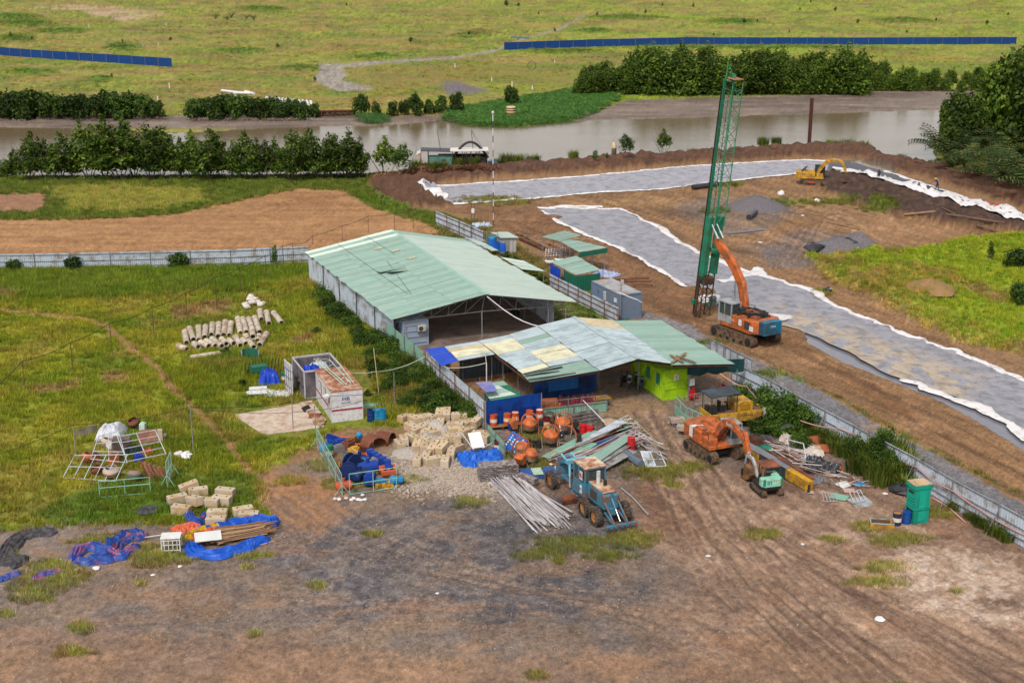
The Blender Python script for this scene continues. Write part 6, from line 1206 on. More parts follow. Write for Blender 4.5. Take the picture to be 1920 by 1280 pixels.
# ---------------------------------------------------------------- lined basins
def liner_mat(key,c,sand_amt):
 m=M(key,c,.42,var=.16,sc=.9,spec=.35);t=m.node_tree;b=t.nodes['Principled BSDF'];src=b.inputs['Base Color'].links[0].from_socket
 at=t.nodes.new('ShaderNodeAttribute');at.attribute_name='sand';geo=t.nodes.new('ShaderNodeNewGeometry')
 mps=t.nodes.new('ShaderNodeMapping');mps.inputs['Scale'].default_value=(1,.5,1);t.links.new(geo.outputs['Position'],mps.inputs[0]);n=noise(t,.7,6,.62,mps.outputs[0]);r_=t.nodes.new('ShaderNodeMapRange');r_.inputs[1].default_value=.44;r_.inputs[2].default_value=.5;t.links.new(n,r_.inputs[0])
 mx=t.nodes.new('ShaderNodeMix');mx.data_type='RGBA';t.links.new(ramp_math(t,r_.outputs[0],'MULTIPLY',at.outputs['Fac']),mx.inputs[0]);t.links.new(src,mx.inputs[6]);mx.inputs[7].default_value=(*col(204,184,162),1)
 n2=noise(t,2.2,5,.7,mps.outputs[0]);mp=t.nodes.new('ShaderNodeMapping');mp.inputs['Rotation'].default_value=(0,0,.35);mp.inputs['Scale'].default_value=(.8,.75,1);t.links.new(geo.outputs['Position'],mp.inputs[0]);n3=noise(t,.9,7,.7,mp.outputs[0])
 r2=t.nodes.new('ShaderNodeMapRange');r2.inputs[1].default_value=.36;r2.inputs[2].default_value=.53;r2.inputs[3].default_value=.56;t.links.new(n3,r2.inputs[0])  # wrinkle shade put into the colour: darker where the bump noise dips
 vm=t.nodes.new('ShaderNodeVectorMath');vm.operation='SCALE';t.links.new(mx.outputs[2],vm.inputs[0]);t.links.new(r2.outputs[0],vm.inputs['Scale']);t.links.new(vm.outputs[0],b.inputs['Base Color'])
 bp=t.nodes.new('ShaderNodeBump');bp.inputs['Distance'].default_value=.5;bp.inputs['Strength'].default_value=1;t.links.new(ramp_math(t,n3,'ADD',ramp_math(t,n2,'MULTIPLY',.3)),bp.inputs['Height']);t.links.new(bp.outputs[0],b.inputs['Normal']);return m
LN=liner_mat('grey_liner',(172,170,180),1);LBK=liner_mat('black_liner',(84,86,96),0);WF=M('white_geotextile',(232,228,230),.7,var=.07,sc=1.5,dirt=(196,180,168),da=.25)
def rs(pts,n):
 P=[V3((*p,0))for p in pts];D=[0]
 for a,b in zip(P,P[1:]):D.append(D[-1]+(b-a).length)
 out=[]
 for i in range(n):s=D[-1]*i/(n-1);k=max(j for j in range(len(D))if D[j]<=s+1e-6);k=min(k,len(P)-2);out.append(P[k].lerp(P[k+1],(s-D[k])/(D[k+1]-D[k]+1e-9)))
 return out
def liner(name,label,A,B,n,m,mat,sand=None,lift=.1,wob=.12,parent=None,cat='liner',edge=3):
 a,b=rs(A,n),rs(B,n);V=[];S=[]
 for i in range(n):
  for j in range(m):
   q=a[i].lerp(b[i],j/(m-1));px=q.x+(vnoise(i*.35,j*.5+5)-.5)*edge*(j in(0,m-1))*2;py=q.y+(vnoise(i*.5+40,j*.4)-.5)*edge*(j in(0,m-1))*.8
   p=G(px,py);z=ground_h(px,py);w=fbm(np.float64(p.x*.5),np.float64(p.y*.25),3)-.4;V.append((p.x,p.y,max(z,-.05)+lift+wob*float(w)));S.append(float(sand(px,py))if sand else 0)
 mb=MB();mb.add(V,[(i*m+j,i*m+j+1,(i+1)*m+j+1,(i+1)*m+j)for i in range(n-1)for j in range(m-1)]);o=mb.build(name,mat,parent,smooth=True,fix=True)
 at=o.data.attributes.new('sand','FLOAT','POINT');at.data.foreach_set('value',S)
 if not parent:tag(o,label,cat)
 return o
def hem(parent,pts,w,name='white_edge',mat=None,n=None,hgt_=.13,seed=1):
 L=sum(math.dist(G(*a)[:2],G(*b)[:2])for a,b in zip(pts,pts[1:]));n=int(L/.45);P=rs(pts,n);V=[];r=random.Random(seed)
 for i,q in enumerate(P):
  p=G(q.x,q.y);p.z=max(ground_h(q.x,q.y),-.05);p2=G(*P[min(i+1,n-1)][:2]);p0=G(*P[max(i-1,0)][:2]);d=(p2-p0).normalized();nn=V3((-d.y,d.x,0));ww=w*(.3+1.6*float(vnoise(np.float64(i*.16),np.float64(seed*7.7))));sh=(float(vnoise(np.float64(i*.3),np.float64(seed*3+50)))-.5)*w*1.1
  for k in range(6):u_=k/5*2-1;V.append((*(p+nn*(u_*ww/2+sh+(r.random()-.5)*.22)+d*(r.random()-.5)*.25)[:2],p.z+.1+hgt_*(1-u_*u_)*(.4+r.random()*.9)))
 mb=MB();mb.add(V,[(i*6+j,i*6+j+1,(i+1)*6+j+1,(i+1)*6+j)for i in range(n-1)for j in range(5)]);return mb.build(name,mat or WF,parent,smooth=True,fix=True)
nA=[(1030,390),(1130,392),(1165,392),(1240,430),(1300,470),(1370,500),(1428,517),(1515,544),(1592,586),(1710,632),(1804,664),(1920,718),(2060,785)]
nB=[(1014,396),(1040,412),(1110,446),(1170,470),(1220,498),(1300,545),(1350,572),(1430,602),(1512,624),(1592,662),(1650,695),(1703,716),(1767,737),(1834,760),(1918,811),(2060,890)]
sd=lambda x,y:max(0,min(1,(x-1430)/60))*(1-max(0,min(1,(x-1830+(y-700))/60)))*max(0,min(1,(y-(548+(x-1440)*.36))/30))
t_=thing('basin_liner','long grey liner sheet with sand on it and white edges beside the gravel road','liner',G(1500,600));
def under(o):o.parent=t_;o.location=(-t_.location.x,-t_.location.y,-t_.location.z);return o
under(liner('liner_sheet','',nA,nB,180,26,LN,sd,parent=t_))
under(hem(t_,nA,.7,seed=2));under(hem(t_,nB[:7],.5,seed=3));under(hem(t_,[(1330,556),(1400,588),(1470,604)],2.0,seed=4));under(hem(t_,[(1690,712),(1730,725),(1767,738),(1834,762),(1918,812),(2060,890)],1.0,seed=5));under(hem(t_,[(1010,392),(1060,388),(1130,388)],.9,seed=6));under(hem(t_,[(1350,530),(1430,505)],1.5,seed=8))
fA=[(790,350),(830,349),(900,345),(1000,339),(1100,331),(1300,312),(1500,301),(1560,303)];fB=[(788,356),(815,372),(850,384),(1000,373),(1120,362),(1240,356),(1330,344),(1480,328),(1550,324)]
t_=thing('basin_liner','grey liner sheet with white hems along the river side berm','liner',G(1100,350));under(liner('liner_sheet','',fA,fB,130,12,LN,None,parent=t_));under(hem(t_,fA,.5,seed=11));under(hem(t_,fB[2:],.45,seed=12));under(hem(t_,[(786,350),(800,364),(828,378)],1.6,seed=13))
bA=[(1556,300),(1600,306),(1640,318),(1690,330),(1740,347),(1840,385),(2000,440)];bB=[(1550,326),(1590,330),(1660,342),(1740,372),(1830,402),(1920,425),(2000,448)]
t_=thing('basin_liner','black liner partly covered by a long white fabric strip beside the dark berm','liner',G(1700,350));under(liner('liner_sheet','',bA,bB,90,10,LBK,None,parent=t_,lift=.16))
under(liner('white_fabric','',[(1590,318),(1650,334),(1720,352),(1800,376),(1900,405),(2000,436)],[(1560,330),(1620,341),(1690,363),(1780,392),(1870,416),(2000,452)],80,6,WF,None,parent=t_,lift=.24,wob=.2));under(hem(t_,[(1655,322),(1720,342),(1790,366),(1860,392),(1990,432)],.9,seed=15,hgt_=.15))
o=MB().cyl((0,0,.3),(1.4,-1.6,.3),.28,n=10).build('fabric_roll',WF,None,GG(1562,319));tag(o,'short white fabric roll between the yellow excavator and the berm','roll')
GVM=M('grey_gravel',(128,120,122),.95,var=.2,sc=6,dirt=(104,98,104),da=.5,ds=5,bump=.05,bs=14)
def heap(name,px,py,rx,ry,h,mat,label,cat='gravel heap',seed=0):
 mb=MB();n,m=30,10;V=[(0,0,h)];u,v=rx,ry
 for j in range(1,m+1):
  for k in range(n):
   a=2*math.pi*k/n;q=j/m*(1+.22*(float(vnoise(np.float64(math.cos(a)*2+seed*9+20),np.float64(math.sin(a)*2+20)))-.5));z=h*(1-(j/m))**.9*(1+.25*(rnd.random()-.5))if j<m else-.15;V.append((u*q*math.cos(a),v*q*math.sin(a),z))
 mb.add(V,[(0,1+k,1+(k+1)%n)for k in range(n)]+[(1+j*n+k,1+j*n+(k+1)%n,1+(j+1)*n+(k+1)%n,1+(j+1)*n+k)for j in range(m-1)for k in range(n)])
 o=mb.build(name,mat,None,GG(px,py),0,smooth=True);return tag(o,label,cat)
heap('gravel_heap',1418,388,4.4,4.2,1.7,GVM,'broad grey gravel heap behind the piling rig leader',seed=1)
heap('gravel_heap',1608,462,3.1,4.2,1.9,GVM,'taller grey gravel heap with grass at the slope of the green bank',seed=2)
heap('gravel_heap',1570,472,3.6,3.4,1.3,GVM,'low gravel heap in front, left of the taller one',seed=3)
DS=M('dark_soil',(96,72,60),.95,var=.25,sc=2.5,dirt=(64,46,40),da=.5,bump=.08,bs=6)
for i,(x,y,a,b,h)in enumerate([(1560,352,1.8,1.6,.9),(1590,350,2.3,1.8,1.2),(1660,364,2.4,2,1.0),(1615,358,2,2,1.1),(1700,378,3,2,1.1),(1760,394,3,2,1.1),(1830,420,3,2,1.0)]):heap('soil_heap',x,y,a,b,h,DS,TH[i]+' dark soil heap from the left along the dark berm','soil heap',seed=10+i)
BR=M('brown_soil',(140,104,74),.95,var=.2,sc=2,dirt=(110,76,54),da=.4,bump=.06,bs=6)
for i,(x,y,a,b,h,lb)in enumerate([(1300,548,3,2.4,.7,'low brown soil heap behind the foot of the rig'),(875,395,3.2,2.4,.6,'low soil heap right of the fence end at the striped mast'),(1000,408,5,2.6,.5,'flat dug soil heap left of the liner tip')]):heap('soil_heap',x,y,a,b,h,BR,lb,'soil heap',seed=30+i)
heap('dirt_mound',1742,556,2.6,3.2,1.0,M('grassy_soil',(138,122,62),.95,var=.25,sc=1.2,dirt=(160,120,84),da=.5,bump=.06,bs=6),'grass speckled earth mound on the right slope','mound',seed=40)
def log(x1,y1,x2,y2,r_,mat,label,cat='log',name='log',z=.15,r2=None,grp=None):
 a,b=GG(x1,y1,z),GG(x2,y2,z);o=MB().cyl((0,0,0),b-a,r_,r2 or r_,n=8).build(name,mat,None,a);return tag(o,label,cat,grp)
LG=M('log_wood',(150,116,88),.9,var=.25,sc=4);BF=M('black_film',(52,52,58),.35,var=.3,sc=5,spec=.5)
log(1695,408,1752,414,.16,LG,'short pale log lying on the bare earth, left of the long one');log(1772,420,1882,434,.17,M('log_dark',(110,84,66),.9),'longest dark log lying below the dark berm');log(1830,432,1880,440,.13,MATS['log_dark'],'thin dark log under the longest one');log(1765,408,1790,415,.12,MATS['log_dark'],'short dark log left of the longest one')
log(1550,432,1610,446,.1,WOOD,'plank lying across the taller gravel heap','plank','plank',z=1.1);log(1715,310,1800,332,.14,MATS['log_dark'],'thin log on the outer slope of the right berm')
log(1299,356,1345,350,.42,BF,'long black film roll lying behind the leader','roll','film_roll',z=.4);log(1535,465,1550,477,.45,M('grey_roll',(120,120,128),.5,var=.15),'short grey roll leaning at the low gravel heap','roll','film_roll',z=.5);log(1404,412,1416,402,.4,BF,'small black film bundle on the bare earth right of the leader','roll','film_roll',z=.35)
log(1362,440,1432,432,.2,M('grey_fabric',(128,124,128),.7,var=.3,sc=6),'crumpled grey fabric strip on the earth, right of the leader','fabric','fabric_strip',z=.15)
rock('film_bundle',1524,478,1.25,BF,'black film bundle beside the short grey roll','bundle',flat=.45);rock('film_bundle',1582,470,1.5,M('white_black_film',(150,150,154),.4,var=.3,sc=1,dirt=(50,50,54),da=.6),'white and black film heap right of the short grey roll','bundle',flat=.35)
rock('white_bag',1464,368,.5,WF,'white bag beside the broad gravel heap','bag',flat=.9);rock('white_bag',1532,379,.42,WF,'white bag alone on the bare earth near the dark berm','bag',flat=.7);rock('black_stone',1552,548,.5,BF,'black plastic lump beside the upper edge of the liner','lump')
def mast(px,py,top,name,label,cat):
 t_=thing(name,label,cat,GG(px,py));return t_,hgt(px,py,top)
t_,h=mast(925,425,214,'antenna_mast','tall thin red and white striped mast with guy wires','mast')
for k in range(16):MB().cyl((0,0,h*k/16),(0,0,h*(k+1)/16),.06,n=6,cap=False).build('section',(M('mast_white',(226,222,226),.5)if k%2 else M('mast_dark',(96,66,84),.5)),t_)
for a in(20,140,260):MB().cyl(tuple(U(a)*3.2),(0,0,h*.72),.008,n=3).build('guy_wire',M('thin_wire',(150,150,156),.5),t_)
MB().lathe([(.02,0),(.17,.1),(.17,.3),(.02,.4)],(0,0,h),10).build('lamp',MATS['mast_white'],t_)
t_,h=mast(1517,271,190,'steel_pile','rusty sheet pile standing upright at the river edge','pile');MB().box(0,0,-1,.5,.12,h+1).box(-.25,0,-1,.1,.4,h+1).box(.25,0,-1,.1,.4,h+1).build('pile',M('pile_rust',(92,48,42),.85,var=.2,sc=3),t_)
t_,h=mast(1184,128,103,'steel_pile','short rusty pile top sticking out above the far trees','pile');MB().box(0,0,0,.9,.4,h).build('pile',MATS['pile_rust'],t_)
cs=thing('caisson','rusty round caisson with white bands standing in the creeping plants','caisson',G(958,219));hc=hgt(958,219,200)
for k,(a,b,mm)in enumerate([(0,.45,M('caisson_rust',(150,92,62),.8,dirt=(110,66,46),da=.4)),(.45,.55,DC),(.55,.7,MATS['caisson_rust']),(.7,.78,DC),(.78,.9,MATS['caisson_rust']),(.9,1,DC)]):MB().lathe([(.95,a*hc),(.95,b*hc)],n=18,cap=(k in(0,5))).build('band',mm,cs)
mp_=thing('mooring_post','concrete mooring post with a pale cap beside the young tree on the near bank','mooring post',G(1151,296));MB().lathe([(.42,-.3),(.42,1.7)],n=12).build('post',M('old_concrete',(124,110,98),.9,var=.2,dirt=(80,70,62)),mp_);MB().lathe([(.4,1.7),(.4,2.2),(.3,2.5),(.05,2.7)],n=12).build('cap',DC,mp_)
sp_=thing('sheet_pile_wall','rusty sheet pile wall with tyres on the far bank','wall',G(597,219));L=(G(667,217)-G(597,219));
for k in range(12):p=L*k/12;q=L*(k+1)/12;MB().bar(p+V3((0,.25*(k%2),.5)),q+V3((0,.25*(k%2),.5)),.08,1.5).build('pile',M('wall_rust',(104,58,46),.9,var=.2),sp_)
MB().bar(V3((0,-.15,1.15)),L+V3((0,-.15,1.15)),.25,.2).build('waler',MATS['wall_rust'],sp_)
for k in range(6):o=MB().lathe([(.28,-.1),(.45,-.08),(.45,.08),(.28,.1)],(0,0,0),12,'y',cap=False).build('tyre',TYRE,None,sp_.location+L*(.25+k*.14)+V3((0,-.45,.45)));tag(o,TH[k]+' tyre from the left hanging on the rusty sheet pile wall','tyre','tyres on the sheet pile wall')
WP=M('white_concrete_pipe',(226,222,224),.7,var=.06)
fp=[(416,170,446,174),(444,174,470,175),(460,172,476,176),(440,176,442,182)]+[(500+7.5*k,183+k*.7,503+7.5*k,190+k*.7)for k in range(12)]
for i,(x1,y1,x2,y2)in enumerate(fp):
 a,b=G(x1,y1,.35),G(x2,y2,.35);o=MB().cyl((0,0,0),b-a,.34,n=9).build('white_pipe',WP,None,a)
 tag(o,TH[i]+' white pipe from the left behind the far hedge','pipe','white pipes behind the far hedge')
bs=thing('blue_roof_shelter','tiny blue roofed shelter behind the end of the far blue fence','shelter',G(975,84));MB().box(0,0,2.2,6,4,.1,ty=R(3)).build('roof',BLUE2,bs)
for x in(-2.7,2.7):
 for y in(-1.8,1.8):MB().bar((x,y,0),(x,y,2.2),.1).build('post',STEEL,bs)
o=MB().lathe([(1.05,-.05),(1.15,0),(1.05,.05)],(0,0,1.1),24,'y',cap=False).build('cable_coil',WIRE,None,G(997,131));tag(o,'black pipe coil standing in the grass beyond the river','coil')
for i,(x,y,h_)in enumerate([(853,127,1.2),(922,154,1.1),(960,162,1.2),(998,168,.9),(311,48,1),(167,52,1),(318,166,1.3),(296,190,1.1),(1040,118,.8),(268,88,.8),(297,85,.7)]):
 o=MB().box(0,0,0,.22,.22,h_).build('marker_post',WP,None,G(x,y));tag(o,TH[i]+' small white marker post in the far grassland' if 0 else['white marker post above the single round tree','white marker post left of the single tree top','white marker post right above the single tree','low white marker post near the green creepers','white marker near the sandy patch','small white marker far left of the field','white marker behind the left hedge gap','white marker above the right end of the left hedge','low marker below the black pipe coil','tiny white marker behind the left blue fence','tiny marker near the end of the left blue fence'][i],'marker')
bg=thing('dredging_barge','moored dredging barge with a green cabin and a white and black roof','barge',G(785,316,-.2),R(2));
HU=M('hull',(96,70,58),.8,var=.2,dirt=(60,46,42))
MB().prismz([(-.2,-1.6),(12.6,-1.6),(13.6,-.6),(13.6,1.0),(12.6,1.8),(-.2,1.8)],-.3,.55).build('hull',HU,bg)
MB().box(3.6,-.2,.55,3.8,2.2,1.5).build('cabin',M('cabin_green',(92,142,128),.6,dirt=(70,110,104)),bg);MB().box(4.2,-1.31,1.2,.7,.04,.5).build('window',DG,bg)
MB().box(3.0,0,3.0,5.2,3.4,.1,ty=R(2)).build('black_roof',M('black_roof',(60,60,68),.5),bg);MB().box(8.3,0,3.05,6.2,3.4,.1,ty=R(-1)).build('white_roof',M('boat_white_roof',(222,216,210),.5),bg);MB().box(.2,0,2.7,1.0,3.3,.08,ty=R(-30)).build('white_roof_flap',MATS['boat_white_roof'],bg)
cloth(V3((.0,-1.5,0)),V3((.6,-1.6,0)),2.7,1.0,M('pink_cloth',(206,164,156),.8),'hanging_cloth',bg,V3((0,0,0)),n=5,m=3,amp=.1)
for x in(.4,1.6,5.6,7.2,8.6,10,11.2):
 for y in(-1.5,1.5):MB().bar((x,y,.55),(x,y,3.02),.09).build('roof_post',M('dark_wood',(76,60,54),.8),bg)
m=MB();r=random.Random(2)
for k in range(26):m.box(r.uniform(6.6,11),r.uniform(-1.2,1.2),.55,r.uniform(.2,.9),r.uniform(.2,.7),r.uniform(.4,1.3),r.uniform(0,3))
for k in range(10):x=r.uniform(6.6,11);m.bar((x,-1.3,.6),(x+r.uniform(-.8,.8),-1.3,2.9),.08)
m.build('machinery',M('machine_dark',(56,46,46),.7,var=.5,sc=3),bg);MB().box(7.2,1.5,.55,8,.05,1.6).build('added_shade_sheet',DARKIN,bg)  # dark sheet added at the back so the space under the roof looks shaded
m=MB();m.tube([V3((5.6+5.8*k/14,0,1.7+2.6*math.sin(math.pi*k/14)))for k in range(15)],.2,8);m.build('suction_pipe',BLK,bg)
m=MB();m.bar((3.6,.6,3.0),(3.1,.6,6.4),.09);m.build('mast',HU,bg);m=MB();m.bar((8.9,.3,3.1),(8.7,.3,6.2),.09).bar((10.6,.3,3.1),(8.7,.3,6.2),.05).bar((9.4,.3,4.4),(8.7,.3,6.2),.04);m.build('derrick',HU,bg)
MB().box(12.2,0,.55,1.2,1.6,.5).lathe([(.3,.55),(.3,1.3)],(11.6,-.9,0),10).build('deck_boxes',M('deck_blue',(50,90,120),.6),bg)
def person(px,py,rz,pose,shirt,trousers,label):
 p=GG(px,py,.35);V,E,Rr=[],[],[]
 def j(x,y,z,r_,par=None):
  V.append((x,y,z));Rr.append(r_)
  if par is not None:E.append((par,len(V)-1))
  return len(V)-1
 if pose=='bend':
  pel=j(0,0,.92,.14);ch_=j(.14,0,1.2,.15,pel);sh=j(.3,0,1.4,.15,ch_);nk=j(.36,0,1.5,.06,sh);hd=j(.42,0,1.62,.1,nk);j(.44,0,1.7,.07,hd)
  for s in(-1,1):a=j(.3,s*.2,1.38,.065,sh);b=j(.45,s*.24,1.12,.05,a);c_=j(.6,s*.2,.92,.035,b);j(.65,s*.18,.86,.03,c_)
  for s,f_ in((-1,.18),(1,-.1)):a=j(.0,s*.1,.85,.1,pel);b=j(.08+f_*.5,s*.12,.48,.07,a);c_=j(f_,s*.12,.1,.05,b);j(f_+.14,s*.12,.04,.04,c_)
 else:
  pel=j(0,0,.2,.16);ch_=j(.05,0,.5,.15,pel);sh=j(.12,0,.68,.15,ch_);nk=j(.15,0,.78,.06,sh);hd=j(.18,0,.9,.1,nk);j(.19,0,.97,.07,hd)
  for s in(-1,1):a=j(.12,s*.2,.66,.065,sh);b=j(.25,s*.26,.42,.05,a);c_=j(.48,s*.2,.4,.035,b);j(.53,s*.18,.38,.03,c_)
  for s in(-1,1):a=j(.08,s*.1,.16,.1,pel);b=j(.48,s*.16,.45,.07,a);c_=j(.62,s*.14,.08,.05,b);j(.76,s*.14,.05,.04,c_)
 me=bpy.data.meshes.new('body');me.from_pydata(V,E,[]);o=bpy.data.objects.new('body',me);C.objects.link(o)
 sm=o.modifiers.new('s','SKIN');o.modifiers.new('u','SUBSURF').levels=1
 for i,sv in enumerate(me.skin_vertices[0].data):sv.radius=(Rr[i],Rr[i]);sv.use_root=i==0
 dg=bpy.context.evaluated_depsgraph_get();nm=bpy.data.meshes.new_from_object(o.evaluated_get(dg));o.modifiers.clear();o.data=nm
 for mm in(shirt,trousers,M('skin',(176,124,96),.6)):nm.materials.append(mm)
 zt=V[4][2];zp_=V[0][2]
 for f in nm.polygons:
  z=f.center.z;arm=abs(f.center.y)>.12 and f.center.x>.38
  f.material_index=2 if(z>zt-.1 or(arm and(pose=='bend' and z<1.15 and z>.7)))else(0 if z>zp_-.02 and not(pose!='bend' and f.center.x>.3)else 1);f.use_smooth=True
 r_=thing('person',label,'person',p,R(rz));o.parent=r_
 hx,hz=V[5][0],V[5][2];MB().lathe([(.14,-.02),(.13,.03),(.08,.09),(.01,.11)],(hx,0,hz),12).lathe([(.24,-.03),(.15,.01)],(hx,0,hz),12).build('hat',M('straw_hat' if pose=='bend' else 'dark_hat',(214,186,90)if pose=='bend' else(50,50,56),.8),r_)
person(1757,360,200,'bend',M('shirt_blue',(30,62,132),.8),M('trousers_navy',(32,40,74),.8),'worker in blue with a straw hat bending over the white fabric');person(1647,344,250,'sit',M('shirt_dark',(60,56,66),.8),M('trousers_dark',(44,42,50),.8),'worker in dark clothes sitting on the white fabric edge')
for i,(x,y)in enumerate([(1857,400),(1868,402)]):rock('red_bag',x,y,.28,M('red_bag',(196,50,44),.6),['left','right'][i]+' of the two small red bags on the white fabric','bag',z=.25)
# ---------------------------------------------------------------- poles and cables
PB=M('pole_brown',(104,74,62),.8);PG=M('pole_grey',(150,142,140),.6)
def cable(pts,r_=.022,sag=.25,mat=WIRE,label='',name='cable',cat='cable',seg=8,grp=None):
 P=[]
 for a,b in zip(pts,pts[1:]):
  for k in range(seg):f0=k/seg;q=a.lerp(b,f0);q.z-=sag*4*f0*(1-f0)*(b-a).length/8;P.append(q)
 P.append(pts[-1]);o0_=P[0];o=MB().tube([p-o0_ for p in P],r_,5).build(name,mat,None,o0_.copy());return tag(o,label,cat,grp)
def pole(px,py,top,mat,label,r_=.035,name='pole',dx=0,grp=None):
 b=GG(px,py);h=hgt(px,py,top);o=MB().cyl((0,0,-.2),(dx,0,h),r_,n=6).build(name,mat,None,b);tag(o,label,'pole',grp);return b+V3((dx,0,h))
T1=[(48,737,677),(137,696,642),(211,669,606),(289.5,635,576),(352,608,549),(407,578,519),(452,551,502),(500,534,479),(532,507,460),(551,504,455)]
tops=[pole(x,y,t,PB,TH[i]+' thin brown cable pole from the left across the meadow',grp='thin cable poles across the meadow')for i,(x,y,t)in enumerate(T1)]
p0=G(-60,760,2.4);T2=[(587,459,442),(642,450,423),(691,437,405),(740,432,400),(775,430,393)]
t2=[pole(x,y,t,PB,TH[i]+' thin pole from the left standing on the orange dirt behind the warehouse',grp='thin poles on the orange dirt')for i,(x,y,t)in enumerate(T2)]
cable([p0]+tops+t2,.03,.3,label='long black cable strung on thin poles across the meadow')
T3=[(143,858,796),(363,848,763),(549.7,804,746),(592,814,760)]
t3=[pole(x,y,t,PG,['grey cable pole behind the left junk pile','grey cable pole standing right of the footpath','thin grey pole on the pale concrete pad','grey steel pole at the corner of the junk pen'][i],.04)for i,(x,y,t)in enumerate(T3)]
cable([G(-80,872,1.9)]+t3[:2]+[G(623,742,2.4)+V3((0,0,0)),G(800,720,2.6)],.022,.25,label='black cable crossing the meadow to the white cabin')
cable([t3[1],t3[3]+V3((0,0,-.4)),G(720,738,2.5)],.018,.3,label='lower black cable passing in front of the white cabin')
a=pole(711,741,652,M('bamboo_pole',(196,176,130),.8),'leaning bamboo pole in the weeds behind the blue barrels',.04,dx=-.35);b=pole(740,763,699,PG,'short thin pole in the weeds near the white wall',.03)
cable([G(642,695,2.8),G(700,697,2.1),G(797,668,2.2)],.035,.45,M('white_rope',(206,204,186),.7),'white hose sagging from the cabin roof to the green fence','hose','hose')
cable([G(808,668,2.5),G(842,690,2.6),G(912,680,3.3),G(910,660,3.0)],.035,.3,MATS['white_rope'],'white hose hanging along the blue roof corner','hose','hose')
hp_=[(1684,888,858),(1697,898,868),(1714,908,872),(1740,926,895),(1782,950,917),(1830,975,950),(1870,998,975),(1940,1036,1010)]
PKH=M('pink_hose',(206,156,146),.6);cable([G(x,y)+V3((.0,-.35,hgt(x,y,t)))for x,y,t in hp_],.055,.12,PKH,'pink and white hose tied along the white fence','hose','hose',4)
cable([G(x,y)+V3((0,-.3,hgt(x,y,t)))for x,y,t in[(1498,815,786),(1540,835,798),(1568,850,800),(1600,862,812)]],.05,.1,PKH,'pale hose held on posts above the weeds by the fence','hose','hose',4)
cable([G(1350,700,3.2),G(1385,722,2.6),G(1400,724,2.4),G(1424,752,1.0)],.045,.2,PKH,'pinkish hose hanging from the corner of the green roof','hose','hose',4);cable([GG(1748,935,.1),GG(1780,955,.12),GG(1810,982,.1)],.05,0,PKH,'pink hose lying on the ground right of the teal cubicle','hose','hose',4)
cable([G(1160,548,3.6),G(1195,562,3.0),G(1203,567,2.7),GG(1203,592,.1)],.05,.1,M('white_pipe3',(214,210,206),.5),'white conduit running down at the container end','conduit','conduit',4);ph=thing('pole_lamp','steel post with a small lamp on the roof edge of the grey container','lamp',GG(1163,603));MB().bar((0,0,0),(0,0,4.0),.07).build('post',STEEL,ph);MB().box(.1,0,4.0,.3,.2,.35).build('lamp_head',GRYP,ph)
for i,(x,y,w_)in enumerate([(1085,548,1.4),(1100,556,1.3),(1112,566,1.5),(1128,574,1.2),(1142,580,1.5),(1156,592,1.0)]):tree('small',i%3,x,y+6,1.7,TH[i]+' clump from the left of the flowering vine on the fence','vine on the fence beside the container','vine',w_*1.1,'vine').children[0].data=CROWNS['vine'][i%2]
for i,(x,y)in enumerate([(1000,508),(1015,520),(1030,528),(985,500),(965,486),(950,478),(1110,600)]):tree('small',i%3,x,y+12,1.3,TH[i]+' leafy bush from the left in the gap behind the warehouse','bushes behind the warehouse','bush',1.5,'bush')
# ---------------------------------------------------------------- teal cubicle, trough, yard bits
TC=M('cubicle_teal',(18,158,134),.45,var=.06,dirt=(30,120,104),da=.25);TCL=M('cubicle_teal_light',(24,178,150),.45)
tb=thing('portable_cubicle','teal portable toilet cubicle on a tall base beside the fence','cubicle',GG(1712,983),R(17));w,d=1.15,1.05
MB().box(w/2,d/2,0,w,d,1.0).build('base',TC,tb);MB().box(w/2,d/2,1.0,w+.1,d+.08,.08).build('ledge',TC,tb);MB().box(w/2,d/2,1.08,w-.04,d,1.45).build('body',TC,tb);MB().box(w/2+.03,d/2+0,2.5,w+.2,d+.1,.28).build('head',TC,tb);MB().box(w/2,d/2,2.78,w+.16,d+.06,.03).build('roof',M('dusty_roof',(206,176,140),.9,dirt=(110,90,60),da=.3),tb)
MB().box(w/2,-.0,.2,.5,.04,.7).box(w/2,.02,1.15,.5,.05,1.25).build('front_panel',TCL,tb)
m=MB();m.box(-.03,d/2,2.15,.03,.55,.12).box(-.03,d/2,.35,.02,.7,.6);m.build('opening_shade',DARKIN,tb)  # solid dark plates paint the shade inside the openings
for k in range(4):MB().box(-.01,d/2,1.25+k*.2,.04,.9,.03).build('slat',TCL,tb)
tr_=thing('steel_trough','open yellow trough with a blue inside beside the dark drum','trough',GG(1632,992),R(-8));m=MB();m.box(.75,0,0,1.55,.05,.5).box(.75,.8,0,1.55,.05,.5).box(0,.4,0,.05,.8,.5).box(1.5,.4,0,.05,.8,.5);m.build('sides',YEL,tr_);MB().box(.75,.4,.02,1.5,.75,.04).box(.75,.77,.1,1.2,.02,.35).build('inside',M('teal_inside',(40,120,140),.6,dirt=(110,80,50),da=.6),tr_);MB().bar((0,0,.5),(1.5,0,.5),.06).bar((0,.8,.5),(1.5,.8,.5),.06).bar((0,0,.5),(0,.8,.5),.06).bar((1.5,0,.5),(1.5,.8,.5),.06).build('rim',GRYP,tr_)
rock('film_heap',1690,922,.9,BF,'black plastic film heap left of the teal cubicle','film heap',flat=.35)
